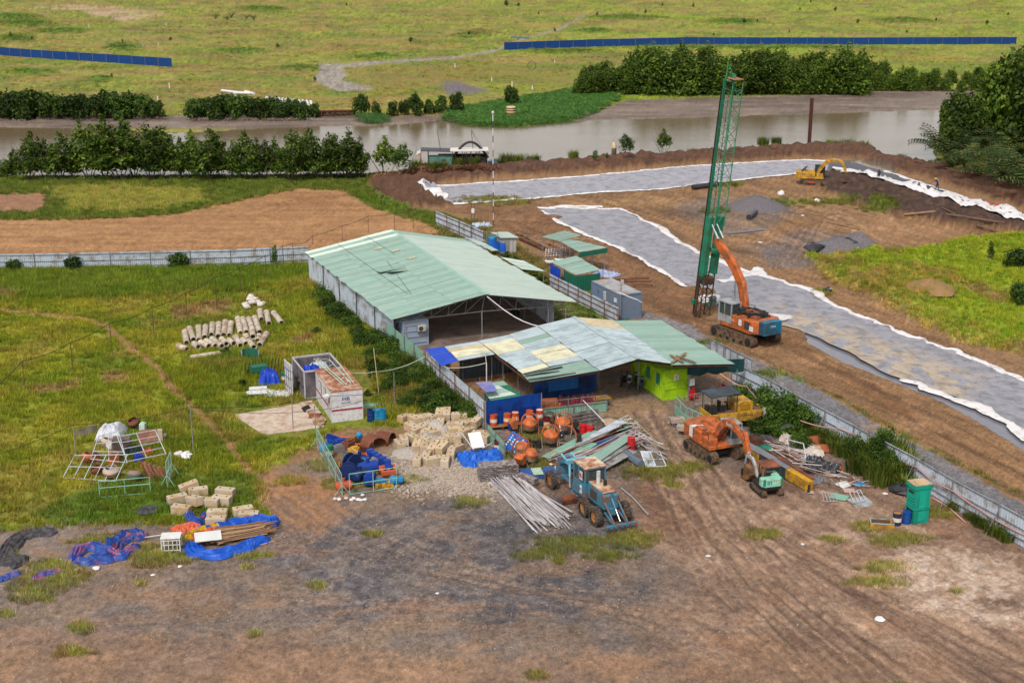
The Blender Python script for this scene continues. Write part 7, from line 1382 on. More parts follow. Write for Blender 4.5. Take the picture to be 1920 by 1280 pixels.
for i,(x,y,yw)in enumerate([(1268,796,10),(1283,812,-15)]):
 t_=thing('wheelbarrow',['dirty cement wheelbarrow farther from the orange excavator','dirty cement wheelbarrow nearest the orange excavator'][i],'wheelbarrow',GG(x,y),R(yw),'wheelbarrows');MB().prism([(-.5,.35),(.5,.35),(.65,.7),(-.6,.7)],-.35,.35).build('tub',M('cement_tub',(176,158,146),.8,dirt=(140,110,90)),t_);MB().bar((-.4,-.3,0),(-.4,-.3,.4),.04).bar((-.4,.3,0),(-.4,.3,.4),.04).bar((-1.0,-.3,.6),(.3,-.2,.35),.04).bar((-1.0,.3,.6),(.3,.2,.35),.04).build('legs',STEEL,t_);MB().lathe([(.18,-.05),(.18,.05)],(.65,0,.18),12,'y').build('wheel',TYRE,t_)
cg=thing('lime_cage','lime green barred cage box filled with old boards beside the roller','cage',GG(1280,803),R(-55));m=MB()
for k in range(12):m.bar((k*.2,0,0),(k*.2,0,.95),.04).bar((k*.2,.9,0),(k*.2,.9,.95),.04)
m.bar((0,0,.95),(2.2,0,.95),.07).bar((0,.9,.95),(2.2,.9,.95),.07).bar((0,0,.05),(2.2,0,.05),.07);m.build('bars',M('cage_lime',(170,206,110),.6),cg);MB().box(1.1,.45,.1,2.1,.8,.8).build('boards',M('board_grey',(170,160,146),.8,var=.2,sc=3),cg)
def frame_panel(a,b,h,name,label,cat,mat,mesh=None,n=3,mids=(.5,),w=.045,solid=None,feet=False):
 t_=thing(name,label,cat,a);d=b-a;d.z=0
 for k in range(n+1):MB().bar(d*k/n,d*k/n+V3((0,0,h)),w).build('upright',mat,t_)
 for z in(.06,*[q*h for q in mids],h):MB().bar(V3((0,0,z)),d+V3((0,0,z)),w).build('rail',mat,t_)
 if solid:MB().bar(V3((0,0,h*solid[0]/2)),d+V3((0,0,h*solid[0]/2)),.02,h*solid[0]).build('panel',solid[1],t_)
 if mesh:
  m=MB();L=d.length;u=d/L;c=.24
  for k in range(int(L/c)):m.bar(u*c*k+V3((0,0,.05)),u*c*k+V3((0,0,h)),.012)
  for k in range(int(h/c)):m.bar(V3((0,0,c*k)),d+V3((0,0,c*k)),.012)
  m.build('wire_mesh',mesh,t_)
 if feet:
  nn=V3((-d.y,d.x,0)).normalized()
  for k in(0,n):MB().bar(d*k/n+V3((0,0,h*.5)),d*k/n+nn*.55,w).bar(d*k/n+V3((0,0,h*.5)),d*k/n-nn*.55,w).build('foot',mat,t_)
 return t_
GM_=M('mint_steel',(140,198,176),.5,dirt=(150,150,140),da=.25);MW=M('mesh_wire',(150,156,156),.6)
frame_panel(GG(1265,775),GG(1285,795),1.5,'mesh_fence','mesh fence panel with a mint lower board, nearest the lime hut','fence',GM_,MW,2,solid=(.55,GREENS));frame_panel(GG(1287,797),GG(1318,812),1.5,'mesh_fence','mesh fence panel with a mint board behind the barred cage','fence',GM_,MW,3,solid=(.55,GREENS));frame_panel(GG(1266,774),GG(1318,765),1.4,'mesh_fence','steel railing between the lime hut and the roller','fence',STEEL,None,3)
frame_panel(GG(1320,765),GG(1385,758),1.3,'mesh_fence','steel railing in front of the dark green tarpaulin','fence',STEEL,None,3)
for i,(x,y)in enumerate([(1297,752),(1302,748),(1352,735),(1360,738)]):
 t_=thing('plastic_chair',['red plastic chair just right of the lime hut','red plastic chair behind the first one by the lime hut','red plastic chair deep under the dark tarpaulin','red plastic chair near the fence under the dark tarpaulin'][i],'chair',GG(x,y),R(40*i),'red plastic chairs');rc=M('chair_red',(186,24,34),.4)
 MB().box(0,0,.42,.45,.45,.05).build('seat',rc,t_);MB().box(0,.22,.47,.45,.05,.45).build('backrest',rc,t_)
 for a in(-.19,.19):
  for b in(-.19,.19):MB().box(a,b,0,.05,.05,.42).build('leg',rc,t_)
def moto(px,py,rz,body,label,grp):
 t_=thing('motorbike',label,'motorbike',GG(px,py,.05),R(rz),grp)
 for x in(-.6,.62):MB().lathe([(.2,-.05),(.29,-.04),(.3,0),(.29,.04),(.2,.05)],(0,0,0),16,'y',cap=False).build('wheel',TYRE,t_,(x,0,.3))
 MB().prism([(-.65,.6),(-.5,.75),(.05,.7),(.15,.4),(-.2,.28),(-.45,.4)],-.12,.12).prism([(.15,.35),(.35,.95),(.5,.95),(.45,.4)],-.17,.17).build('body',body,t_,bevel=.02);MB().box(-.25,0,.73,.75,.24,.09).build('seat',BLK,t_,bevel=.02);MB().bar((.42,-.33,1.02),(.42,.33,1.02),.04).bar((.42,0,1.0),(.62,0,.3),.06).build('handlebar',BLK,t_);MB().bar((.4,.3,1.02),(.38,.36,1.2),.02).bar((.4,-.3,1.02),(.38,-.36,1.2),.02).build('mirrors',BLK,t_);MB().box(.52,0,.85,.06,.14,.12).build('headlight',WL,t_)
MBK=M('moto_black',(34,34,38),.3,spec=.6)
moto(967,596,-50,MBK,'black motorbike parked alone on the warehouse floor',None)
for i,(x,y,rz,mm,lb)in enumerate([(1168,722,70,MBK,'black motorbike farthest left under the patchwork shed'),(1180,726,80,GRYP,'silver motorbike second from the left under the shed'),(1192,722,75,MBK,'black motorbike in the middle of the parked row'),(1203,730,80,M('moto_blue',(34,90,130),.35),'blue motorbike with a shiny front beside the lime hut'),(1213,724,82,MBK,'black motorbike touching the lime hut wall')]):moto(x,y,rz,mm,lb,'motorbikes under the shed')
tt=thing('yellow_table','old yellow table at the end of the blue tarpaulin','table',GG(1127,762),R(20));MB().box(0,0,.75,1.5,.9,.05).build('top',M('table_yellow',(196,150,60),.7,dirt=(140,100,50)),tt)
for a in(-.7,.7):
 for b in(-.4,.4):MB().box(a,b,0,.05,.05,.75).build('leg',STEEL,tt)
cbx=thing('wooden_crate','reddish wooden crate behind the pale ribbed fence','crate',GG(1030,776),R(8));MB().box(0,0,0,1.3,.8,1.25).build('box',M('crate_wood',(160,84,44),.8,var=.2,sc=5),cbx)
for k in range(3):MB().box(0,-.42,.15+k*.42,1.34,.03,.1).build('slat',WOOD,cbx)
pk=thing('stool_stack','dense stack of pink red tubular stools behind the low fence','stools',GG(1085,768),R(8));m=MB();r=random.Random(3)
for k in range(70):x,y=r.uniform(-1.6,1.6),r.uniform(-.5,.5);m.bar((x,y,0),(x+r.uniform(-.25,.25),y,1.25*r.uniform(.7,1)),.04)
o=m.build('tubes',M('pink_tube',(170,60,84),.5,var=.4,sc=5),pk);o['kind']='stuff'
sg=thing('blue_sign','leaning blue sign sheet with white lines of lettering among the mixers','sign',GG(941,838),R(-62));sb_=MB().add([V3((0,0,.1)),V3((2.6,0,.1)),V3((2.6,.95,1.15)),V3((0,.95,1.15))],[(0,1,2,3)]).build('board',M('sign_blue',(20,110,206),.5,dirt=(14,80,160),da=.3),sg,fix=False);r=random.Random(4)
for k,n in enumerate((5,3,3,6,3)):
 m=MB()
 for i in range(n):v=.5+(i-(n-1)/2)*.15;x=.35+k*.5;p=V3((x,v*.95-.02,.1+v*1.05+.03));m.bar(p,p+V3((.24*r.uniform(.7,1),0,0)),.1,.02,up=(0,-.74,.67));m.bar(p+V3((r.uniform(0,.2),-.04,-.04)),p+V3((r.uniform(0,.2),.05,.055)),.06,.02,up=(0,-.74,.67))
 m.build('sign_lettering',WL,sg)
# ---------------------------------------------------------------- scrap, poles and stacks
def sticks(name,cat,label,spots,mat,grp,r_=.03,n=5):
 for(a,b)in spots:o=MB().cyl((0,0,0),b-a,r_*ru(.8,1.25),n=n).build(name,mat if not isinstance(mat,list)else rnd.choice(mat),None,a);tag(o,label,cat,grp)
TUB=[M('scaffold_tube',(214,208,212),.5,0,var=.12,dirt=(150,130,120),da=.25),M('scaffold_tube_dull',(176,168,170),.6)]
L_=[]
for k in range(58):
 s=rnd.random();a=GG(915+50*s+ru(-4,4),903-10*s+ru(-8,8),.06+ru(0,.35));b=GG(1010+58*s+ru(-22,10),1002-14*s+ru(-26,4),.06+ru(0,.28));L_.append((a,b))
for k in range(8):s=k/8;L_.append((GG(968+20*s,902+ru(-5,3),.08),GG(1048+26*s,975+ru(-8,22),.06)))
sticks('scaffold_tube','tube','pale scaffold tube of the big pile lying on the gravel',L_,TUB,'scaffold tubes on the gravel',.038)
L_=[]
for k in range(34):s=rnd.random();L_.append((GG(1025+60*s*.6+ru(-8,8),866+s*22,.2+.5*rnd.random()),GG(1175+30*s+ru(-26,16),812+s*26,.3+.6*rnd.random())))
sticks('scrap_tube','tube','rusty pale tube in the long scrap pile behind the grader',L_,TUB+[DRT,M('pink_rusty',(176,140,132),.7)],'tubes in the scrap pile',.045)
L_=[]
for k in range(30):x,y=ru(1170,1230),0;x=ru(1165,1215);y=805+(x-1165)*.7+ru(-6,12);a=GG(x,y,ru(.1,.7));L_.append((a,a+V3((ru(.3,1.8),ru(-2.4,-.3),ru(-.5,.2)))))
for k in range(10):a=GG(1178+k*2,800+k*2,1.0);L_.append((a,a+V3((ru(-1.3,.6),ru(-.9,.9),ru(-.8,.1)))))
for v in L_:v[1].z=max(.05,v[1].z)
sticks('scrap_tube','tube','thin bent tube in the tangled end of the scrap pile',L_,TUB,'tubes in the tangled end',.025)
LAD=thing('lattice_ladder','long pale lattice ladder lying on the right side of the scrap pile','ladder',GG(1180,795,.25));e=GG(1232,846,.2)-LAD.location;s_=V3((.45,.25,0));MB().bar((0,0,0),e,.06).bar(s_,e+s_,.06).build('side_rail',M('old_beige',(186,170,140),.7),LAD)
for k in range(9):MB().bar(e*k/9,e*(k+.6)/9+s_,.04).build('rung',MATS['old_beige'],LAD)
SHT=[(1032,868,1128,822,.55,GREENS),(1058,880,1120,846,.62,GREENS),(1095,848,1178,806,.75,RP),(1105,842,1172,812,.9,WHITE),(1098,862,1168,838,.7,BLUE),(1090,888,1190,834,.75,GREENS),(1096,896,1185,850,.65,M('grey_sheet',(150,156,156),.6,dirt=(120,90,80),da=.4)),(1110,900,1195,858,.5,MATS['grey_sheet']),(1120,880,1190,840,.95,RG2)]
for i,(x1,y1,x2,y2,z,mm)in enumerate(SHT):
 a,b=GG(x1,y1,z*.55),GG(x2,y2,z);d=(b-a).normalized();n=V3((-d.y,d.x,0))*ru(.7,1.0);o=sheet_quad(V3((0,0,0)),n,n+(b-a),b-a,4,.03).build('roofing_sheet',mm,None,fix=False);o.location=a
 tag(o,['mint sheet at the left tip of the scrap pile','dull mint sheet over the red and white tubes','pale sheet on the upper middle of the scrap pile','white sheet topmost on the scrap pile','narrow blue sheet in the middle of the scrap pile','long mint sheet along the front of the scrap pile','grey sheet lowest in front of the scrap pile','second grey sheet near the grader cab','dull green sheet near the red barrel'][i],'roofing sheet','roofing sheets in the scrap pile')
for i in range(5):log(1026+i*5,872+i*3,1060+i*7,880+i*2,.08,[DRT,DW,DRT,DO,DW][i],TH[i]+' red or white round bar under the left tip of the scrap pile','bar','marker_bar',z=.15+.07*i,grp='red and white bars')
drum(1183,848,DR,DR,DR,'red barrel lying in the middle of the tube tangle',None,z=.35);log(1166,852,1202,878,.32,M('grey_big_pipe',(98,110,124),.6,var=.15),'thick grey pipe lying on the grass beside the mesh gate','pipe','grey_pipe',z=.3)
log(1165,918,1185,935,.05,M('bent_pipe',(190,190,196),.4,.3),'bent silver tube lying right of the grader, upper piece','tube','bent_tube');log(1185,935,1215,968,.05,MATS['bent_pipe'],'bent silver tube right of the grader, long rusty ended piece','tube','bent_tube')
mg=thing('mesh_gate','white framed gate lying flat with a mesh half beside the thick grey pipe','gate',GG(1213,878,.1));P=[GG(1201,854,.35)-mg.location,GG(1237,853,.3)-mg.location,GG(1249,875,.12)-mg.location,GG(1211,878,.12)-mg.location]
for k in range(4):MB().bar(P[k],P[(k+1)%4],.06).build('frame_bar',WL,mg)
MB().bar((P[0]+P[1])/2,(P[2]+P[3])/2,.05).bar((P[0]+P[3])/2,(P[1]+P[2])/2,.05).build('cross_bar',WL,mg);MB().add([P[0],(P[0]+P[1])/2,(P[2]+P[3])/2,P[3]],[(0,1,2,3)]).build('white_panel',WHITE,mg,fix=False);MB().add([(P[0]+P[1])/2-V3((0,0,.01)),P[1],P[2],(P[2]+P[3])/2],[(0,1,2,3)]).build('mesh',M('grey_mesh',(110,104,102),.8),mg,fix=False)
rock('sacks',1148,800,.9,M('sack_beige',(186,160,134),.8,var=.2),'beige sack pile at the driveway end of the scrap pile','sacks',flat=.35);rock('green_net',1160,805,1.0,M('net_green',(16,96,70),.8),'dark green net heap beside the beige sacks','net',flat=.2)
log(1093,774,1133,816,.04,WP,'long white pole leaning on the low pipe rail fence','pole','leaning_pole',z=1.1);log(1044,795,1053,836,.05,WP,'white pipe leaning between the orange mixers','pole','leaning_pole',z=.9)
fs_=thing('formwork_stack','stack of rusty grey steel shuttering panels beside the scaffold tubes','stack',GG(901,905),R(11))
SF=M('shutter_steel',(160,156,160),.6,0,var=.15,sc=3,dirt=(104,80,66),da=.45,ds=2.5)
for k in range(9):MB().box(1.35+ru(-.03,.03),.55,k*.135,2.75,1.15,.085).build('panel',SF,fs_);
for k in range(9):m=MB();[m.box(.05+q*.54,-.04,k*.135+.01,.05,.03,.11)for q in range(6)];m.build('ribs',SF,fs_)
st2=thing('formwork_stack','smaller tilted stack of shuttering panels between formwork and blue sheets','stack',GG(972,905),R(-40))
for k in range(5):MB().box(.6,.3,k*.13,1.6,.5,.1).build('panel',SF,st2)
ps=thing('panel_pallet','low pallet of blue and pale green corrugated panels left of the grader wheel','stack',GG(982,900),R(11))
for k,(x,mm)in enumerate([(.35,M('panel_blue',(52,92,164),.5)),(1.1,M('panel_pale_green',(178,200,176),.5)),(2.1,MATS['panel_blue']),(2.8,MATS['panel_pale_green'])]):sheet_quad(V3((x-.4,0,.35)),V3((x+.4,0,.35)),V3((x+.4,1.2,.4)),V3((x-.4,1.2,.4)),5,.04).build('panel',mm,ps,fix=False)
MB().box(1.4,.6,.05,3.2,1.2,.22).build('pallet',MATS['panel_blue'],ps)
TBL=M('tarp_blue',(24,100,206),.5,var=.15,sc=1.5)
def crumple(name,px,py,rx,ry,h,mat,label,rz=0,seed=0,n=30,m=20,cat='tarpaulin',fold=1.0,parent=None):
 V=[]
 for j in range(m+1):
  for i in range(n+1):
   u,v=i/n*2-1,j/m*2-1;e=max(0,1-max(abs(u),abs(v))**4);k=1+.25*(float(vnoise(np.float64(i*.35+seed*13),np.float64(j*.3)))-.5)
   ang_=math.atan2(v,u);nz=abs(float(vnoise(np.float64(i*.55*fold+seed*7),np.float64(j*.35*fold+seed)))-.5)*2;z=h*e**.5*(.35+.9*nz if h<.7 else.72+.3*nz)+.03;tp=1 if h<.7 else 1-.3*z/h;V.append((rx*u*k*tp,ry*v*k*tp,z))
 mb=MB();mb.add(V,[(j*(n+1)+i,j*(n+1)+i+1,(j+1)*(n+1)+i+1,(j+1)*(n+1)+i)for j in range(m)for i in range(n)]);o=mb.build(name,mat,parent,GG(px,py)if parent is None else(px,py,0),R(rz),fix=False)
 return tag(o,label,cat)if parent is None else o
crumple('blue_tarpaulin',903,862,1.7,1.5,.5,TBL,'folded bright blue tarpaulin under a tipped white table',10,1)
wt_=thing('white_table','tipped white folding table on the blue tarpaulin','table',GG(893,850,.6),R(20));MB().box(0,0,.45,1.0,1.35,.05,R(0),R(40)).build('top',WL,wt_);MB().bar((-.5,-.9,.1),(-.9,.9,.9),.04).bar((-.9,.9,.9),(-1.4,.5,.8),.04).bar((.3,-.6,.0),(.9,-1.0,.5),.04).bar((.3,-.9,.5),(1.2,-.7,.1),.04).build('leg',WL,wt_)
JM=[M('junk_orange',(206,96,60),.6,var=.2),M('junk_blue',(24,64,160),.5,var=.2),M('junk_rust',(122,70,50),.8,var=.25),M('junk_yellow',(204,154,46),.6,var=.15),M('junk_navy',(22,44,96),.5,var=.2),M('junk_grey',(130,124,126),.7,var=.2),M('junk_cyan',(50,140,200),.5,var=.15),M('junk_white',(214,208,206),.6)]
frame_panel(GG(595,838),GG(642,928),1.55,'pen_fence','long mint mesh frame closing the left side of the junk pen','frame',GM_,MW,4,feet=True);frame_panel(GG(656,928),GG(744,915),1.6,'pen_fence','mint pipe frame closing the front of the junk pen','frame',GM_,None,2)
bb=thing('blue_form','toothed royal blue steel form leaning at the right of the junk pen','formwork',GG(728,890),R(125));MB().box(1.3,0,.1,3.2,.5,.7).build('beam',JM[1],bb,bevel=.03)
for k in range(5):MB().prism([(-.1+k*.62,.8),(.02+k*.62,1.15),(.3+k*.62,1.15),(.42+k*.62,.8)],-.25,.25).build('tooth',JM[1],bb)
yb=thing('yellow_boom','yellow crane boom piece lying through the junk pen','boom',GG(706,892),R(128));limb(MB(),[(0,.3,.4),(2.0,.7,.55),(3.6,.9,.3)],0,.4).build('box',JM[3],yb);cylr(yb,(.6,.2,.9),(3.2,.2,1.2),.07,mat=JM[6])
rc_=thing('orange_casting','orange steel casting with holes at the front of the junk pen','casting',GG(731,897),R(20));m=MB();m.box(0,0,.3,1.2,.16,.35).box(0,.75,.45,1.2,.16,.35).box(-.5,.38,.35,.18,.8,.35).box(.5,.38,.35,.18,.8,.35).box(0,.38,.35,.18,.8,.3).box(0,.38,.1,1.0,.6,.2);m.build('casting',JM[0],rc_,bevel=.02)
for i,(x,y,s,mt,rz,sh)in enumerate([(640,838,.6,1,20,'b'),(655,842,.7,2,60,'b'),(612,846,.55,6,10,'c'),(636,846,.5,5,30,'b'),(665,858,.55,3,40,'b'),(672,866,.5,7,80,'b'),(684,872,.8,0,130,'p'),(675,880,.8,4,20,'c'),(660,888,.75,4,50,'r'),(690,892,.8,1,30,'c'),(642,880,.6,0,100,'p'),(654,905,.7,4,0,'r'),(676,905,.7,4,60,'c'),(694,910,.65,1,80,'b'),(645,918,.6,0,20,'c'),(710,908,.55,6,0,'f'),(722,912,.6,3,0,'f'),(735,906,.5,7,0,'f'),(745,910,.6,6,0,'k'),(628,832,.6,1,15,'p'),(674,824,.45,6,0,'k'),(700,838,.9,2,40,'h'),(722,828,.8,2,70,'h'),(668,836,.6,0,90,'p'),(680,836,.5,0,60,'p'),(648,824,.4,0,0,'f'),(664,874,.5,0,130,'p'),(690,862,.7,2,60,'p'),(640,895,.5,2,0,'b'),(705,880,.6,5,0,'b')]):
 cn=['orange','royal blue','rusty','yellow','navy','grey','light blue','white'][mt];sn={'b':'box','c':'cylinder tank','p':'bent plate','r':'reel','f':'scrap heap','k':'bundle','h':'half pipe shell'}[sh];mb=MB();z=.25 if 650<x<720 and y>850 else 0
 if sh=='b':mb.box(0,0,0,s*1.6,s,s);mb.box(0,0,s,s,s*.6,s*.2)
 elif sh=='c':mb.lathe([(s*.3,-s*1.0),(s*.55,-s*.85),(s*.55,s*.85),(s*.3,s)],(0,0,s*.55),12,'x').lathe([(s*.18,0),(s*.18,s*.5)],(0,0,s),8)
 elif sh=='p':mb.box(0,0,.1,s*2.2,s*.8,.1,0,R(20),R(25)).box(0,s*.4,.2,s*2.2,.08,s*.7,0,0,R(25))
 elif sh=='r':mb.lathe([(s*.9,-s*.4),(s*.9,-s*.3),(s*.4,-s*.3),(s*.4,s*.3),(s*.9,s*.3),(s*.9,s*.4)],(0,0,s*.9),16,'y')
 elif sh=='h':
  for k in range(8):a_,b2_=math.pi*k/8,math.pi*(k+1)/8;mb.bar((s*math.cos(a_),0,s*math.sin(a_)),(s*math.cos(b2_),0,s*math.sin(b2_)),.9,.06,up=(0,1,0))if 0 else mb.add([(s*math.cos(a_),-.6,s*math.sin(a_)),(s*math.cos(b2_),-.6,s*math.sin(b2_)),(s*math.cos(b2_),.6,s*math.sin(b2_)),(s*math.cos(a_),.6,s*math.sin(a_))],[(0,1,2,3)])
 elif sh=='f':
  for k in range(12):mb.box(ru(-s,s),ru(-s*.6,s*.6),0,ru(.15,.5),ru(.1,.3),ru(.05,.25),ru(0,3),ru(-.4,.4))
 else:
  for k in range(5):mb.lathe([(.05,0),(s*.5,s*.25),(s*.45,s*.6),(.05,s*.8)],(ru(-.4,.4)*s*1.4,ru(-.4,.4)*s,ru(0,.3)),8)
 o=mb.build('scrap_'+{'b':'box','c':'tank','p':'plate','r':'reel','f':'heap','k':'bundle','h':'shell'}[sh],JM[mt],None,GG(x,y,z),R(rz),bevel=.0);row='back' if y<850 else 'middle' if y<885 else 'front';side='left' if x<655 else 'centre' if x<695 else 'right'
 tag(o,f'{cn} {sn} in the {row} {side} of the junk pen, {["lowest", "dirty", "dented", "weathered", "scuffed", "topmost"][i % 6]} of its kind there' if i in(7,10,23)else f'{cn} {sn} in the {row} {side} of the junk pen','scrap','scrap in the junk pen')
crumple('blue_tarpaulin',505,716,.95,.8,1.5,M('tarp_royal',(20,66,190),.45,var=.15),'royal blue tarpaulin draped over a tall heap behind the cabin',10,4,fold=.6)
crumple('white_foil',505,738,1.9,.8,.25,M('white_foil',(214,214,220),.5,var=.15),'crumpled white foil and boards lying left of the open door leaf',-8,6)
bd=thing('white_board','white framed board lying on the crumpled foil','board',GG(484,737,.3),R(10));MB().box(0,0,0,1.5,1.9,.06).build('board',WL,bd);MB().box(0,0,.06,1.5,.08,.03).build('batten',STEEL,bd)
gj=thing('green_cart','dark green steel cart with black frames behind the blue tarpaulin heap','cart',GG(486,704),R(25));m=MB();m.box(0,0,.5,1.4,.8,.5);m.build('box',MATS['form_green'],gj);m=MB();[m.bar((q*.3-1.2,.4,0),(q*.3-1.0,.5,1.3),.05)for q in range(12)];m.build('frames',BLK,gj)
for k,(x,y)in enumerate([(590,783),(598,795),(575,770)]):o=MB().box(0,0,0,.9,.5,.06,0,R(20+k*10)).box(.2,.3,.05,.7,.2,.05).build('old_board',[DRT,WOOD,BLK][k],None,GG(x,y,.15),R(30*k));tag(o,['rusty boards on the step beside the white cabin','splintered boards at the near corner of the white cabin','black basket at the gap between cabin and container'][k],'boards')
o=crumple('curved_sheet',700,760,1.0,.5,.12,GREENS,'curved mint sheet lying in the weeds above the blue barrels',15,8,cat='sheet')
rb=thing('container_rubbish','blue and white rubbish heaped in the open container','rubbish',oc.location+V3((0,0,1.2)),R(ang));crumple('blue_bags',1.4,-1.0,1.1,1.0,1.4,MATS['tarp_royal'],'',0,3,parent=rb);crumple('white_bags',2.6,-1.8,.9,.9,1.3,M('bag_white',(200,200,206),.6,var=.2),'',30,5,parent=rb);crumple('dark_rubbish',2.0,-1.2,1.9,1.4,.7,M('rubbish_dark',(84,72,76),.8,var=.4,sc=3),'',0,7,parent=rb)
def wire_frame(name,label,cs,mat,nx_=4,ny_=3,w=.05):
 o_=cs[0].copy();t_=thing(name,label,'frame',o_);P=[c-o_ for c in cs]
 for k in range(nx_+1):f0=k/nx_;MB().bar(P[0].lerp(P[1],f0),P[3].lerp(P[2],f0),w).build('bar',mat,t_)
 for k in range(ny_):f0=k/(ny_-1)if ny_>1 else 0;MB().bar(P[0].lerp(P[3],f0),P[1].lerp(P[2],f0),w).build('rail',mat,t_)
 return t_
zl=lambda x,y:(100+x/6,760+y/6)
WFm=M('pale_frame_steel',(196,204,206),.5,dirt=(140,140,130),da=.2)
wire_frame('steel_grid','large pale steel frame resting on the junk, front one',[G(*zl(110,810),.15),G(*zl(700,850),.2),G(*zl(835,550),1.4),G(*zl(240,560),1.3)],WFm,5,3)
wire_frame('steel_grid','pale steel frame resting on the junk, middle one',[G(*zl(420,600),1.0),G(*zl(830,640),1.1),G(*zl(730,290),1.9),G(*zl(510,345),1.8)],WFm,2,4)
wire_frame('steel_grid','pale steel frame on the junk at the right, above the brown boards',[G(*zl(830,630),1.0),G(*zl(1265,540),.9),G(*zl(1145,275),1.9),G(*zl(720,350),1.9)],WFm,2,5)
frame_panel(G(*zl(525,1040)),G(*zl(1095,990)),1.25,'stand_rack','mint painted stand frame in front of the left junk','frame',GM_,None,2,mids=(.6,));frame_panel(G(*zl(1285,920)),G(*zl(1340,790)),1.9,'mesh_stand','mint mesh frame standing upright right of the left junk','frame',GM_,MW,2,feet=True)
crumple('white_cover',*zl(650,340),1.1,1.3,1.05,M('cover_white',(206,206,214),.6,var=.1),'white sheet covering a tall stack in the left junk group',5,12,fold=.5)
stk=thing('tray_stack','stack of dark flat trays under the white cover','stack',G(*zl(780,530)),R(10))
for k in range(8):MB().box(0,0,k*.16,1.3,.9,.1).build('tray',M('tray_brown',(110,92,88),.8,var=.2),stk)
bw=thing('brown_boards','rusty brown boards standing under the right frame of the left junk','boards',G(*zl(1070,440)),R(8))
for k in range(4):MB().box(.1*k,.12*k,0,1.5,.05,1.1,0,R(-12)).build('board',M('board_brown',(146,94,76),.8,var=.2,dirt=(180,140,120)),bw)
MB().box(.95,0,0,.35,.3,1.2).build('beige_board',M('board_beige',(190,170,148),.8),bw)
lw=thing('grey_low_wall','weathered grey board edge left of the white covered stack','board',G(*zl(255,385)));MB().bar((0,0,.4),G(*zl(500,320))-lw.location+V3((0,0,.45)),.06,.8).build('board',M('board_mossy',(150,138,120),.9,dirt=(90,90,60)),lw)
def bowl_thing(x,y,r_,mat,label,rim=None,tip=.3):t_=thing('mixer_bowl',label,'mixer bowl',G(*zl(x,y),.1),ru(0,6));o=MB().lathe([(r_*.5,0),(r_,r_*.5),(r_*1.02,r_*.9),(r_*.7,r_*1.3),(r_*.66,r_*1.28),(r_*.9,r_*.8),(r_*.4,r_*.1)],n=18,cap=False).build('bowl',mat,t_);o.rotation_euler=(tip,tip*.5,0);MB().lathe([(r_*1.05,r_*.6),(r_*1.08,r_*.75)],n=18,cap=False).build('band',rim or DRT,t_).rotation_euler=(tip,tip*.5,0)
bowl_thing(590,460,.5,M('bowl_cement',(196,176,158),.8),'pale cement crusted bowl at the middle frame, upper left');bowl_thing(380,640,.55,ORA,'orange bowl with loose bars at the left under the frames');bowl_thing(660,800,.6,MATS['bowl_cement'],'wide pale bowl under the lower rail of the frames',tip=.1);bowl_thing(910,840,.55,MXG,'grey bowl with a green band under the stand frame',MATS['form_green']);bowl_thing(510,760,.45,DRT,'rusty bowl between green frames, lower left');bowl_thing(1240,390,.4,MATS['bowl_cement'],'small grey bowl right of the brown boards');bowl_thing(920,230,.5,DRT,'rusty bowl with a green ring behind the junk group',MATS['form_green'])
for i,(x,y,s,mm,lb)in enumerate([(470,640,.7,DRT,'rusty red box under the left frames'),(690,650,.75,ORA,'orange hopper in the centre under the frames'),(640,490,.5,JM[7],'small pale box with a dark screen below the cement bowl'),(1010,270,.5,M('box_mint',(186,206,196),.6),'pale mint box behind the brown boards'),(1030,740,.35,ORA,'orange pump with a handle in the lower right of the left junk'),(960,640,.6,JM[1],'blue box below the orange cloth in the left junk')]):o=MB().prism([(-s*.6,0),(-s*.45,s*1.1),(s*.5,s*1.1),(s*.6,0)],-s*.45,s*.45).box(0,0,s*1.1,s*.5,s*.5,s*.15).build('scrap_box',mm,None,G(*zl(x,y)),ru(0,3),bevel=.02);tag(o,lb,'scrap')
crumple('dark_net',*zl(900,560),.9,.7,.8,M('net_dark',(26,44,42),.8),'dark green net heap under the right frame',0,14);crumple('orange_cloth',*zl(1060,560),.45,.35,.5,JM[0],'orange cloth lying on the blue box',20,15)
for k in range(9):a=G(*zl(1080+k*18,820),.0);o=MB().bar((0,0,.05),(-.6+.0*k,.5,1.15-k*.06),.28,.03).build('plank',WOOD if k%2 else DRT,None,a+V3((k*.05,0,0)));tag(o,TH[k]+' leaning plank from the left at the lower right of the left junk','plank','leaning planks of the left junk')
rock('foam',336,856,.35,WF,'left one of two white foam lumps in the grass','foam');rock('foam',350,859,.45,WF,'right bigger one of two white foam lumps in the grass','foam')
BO=M('tarp_blue_orange',(42,76,156),.5,var=.3,sc=4,dirt=(206,100,70),da=.22,ds=.7);BO2=M('tarp_orange',(214,104,72),.55,var=.12)
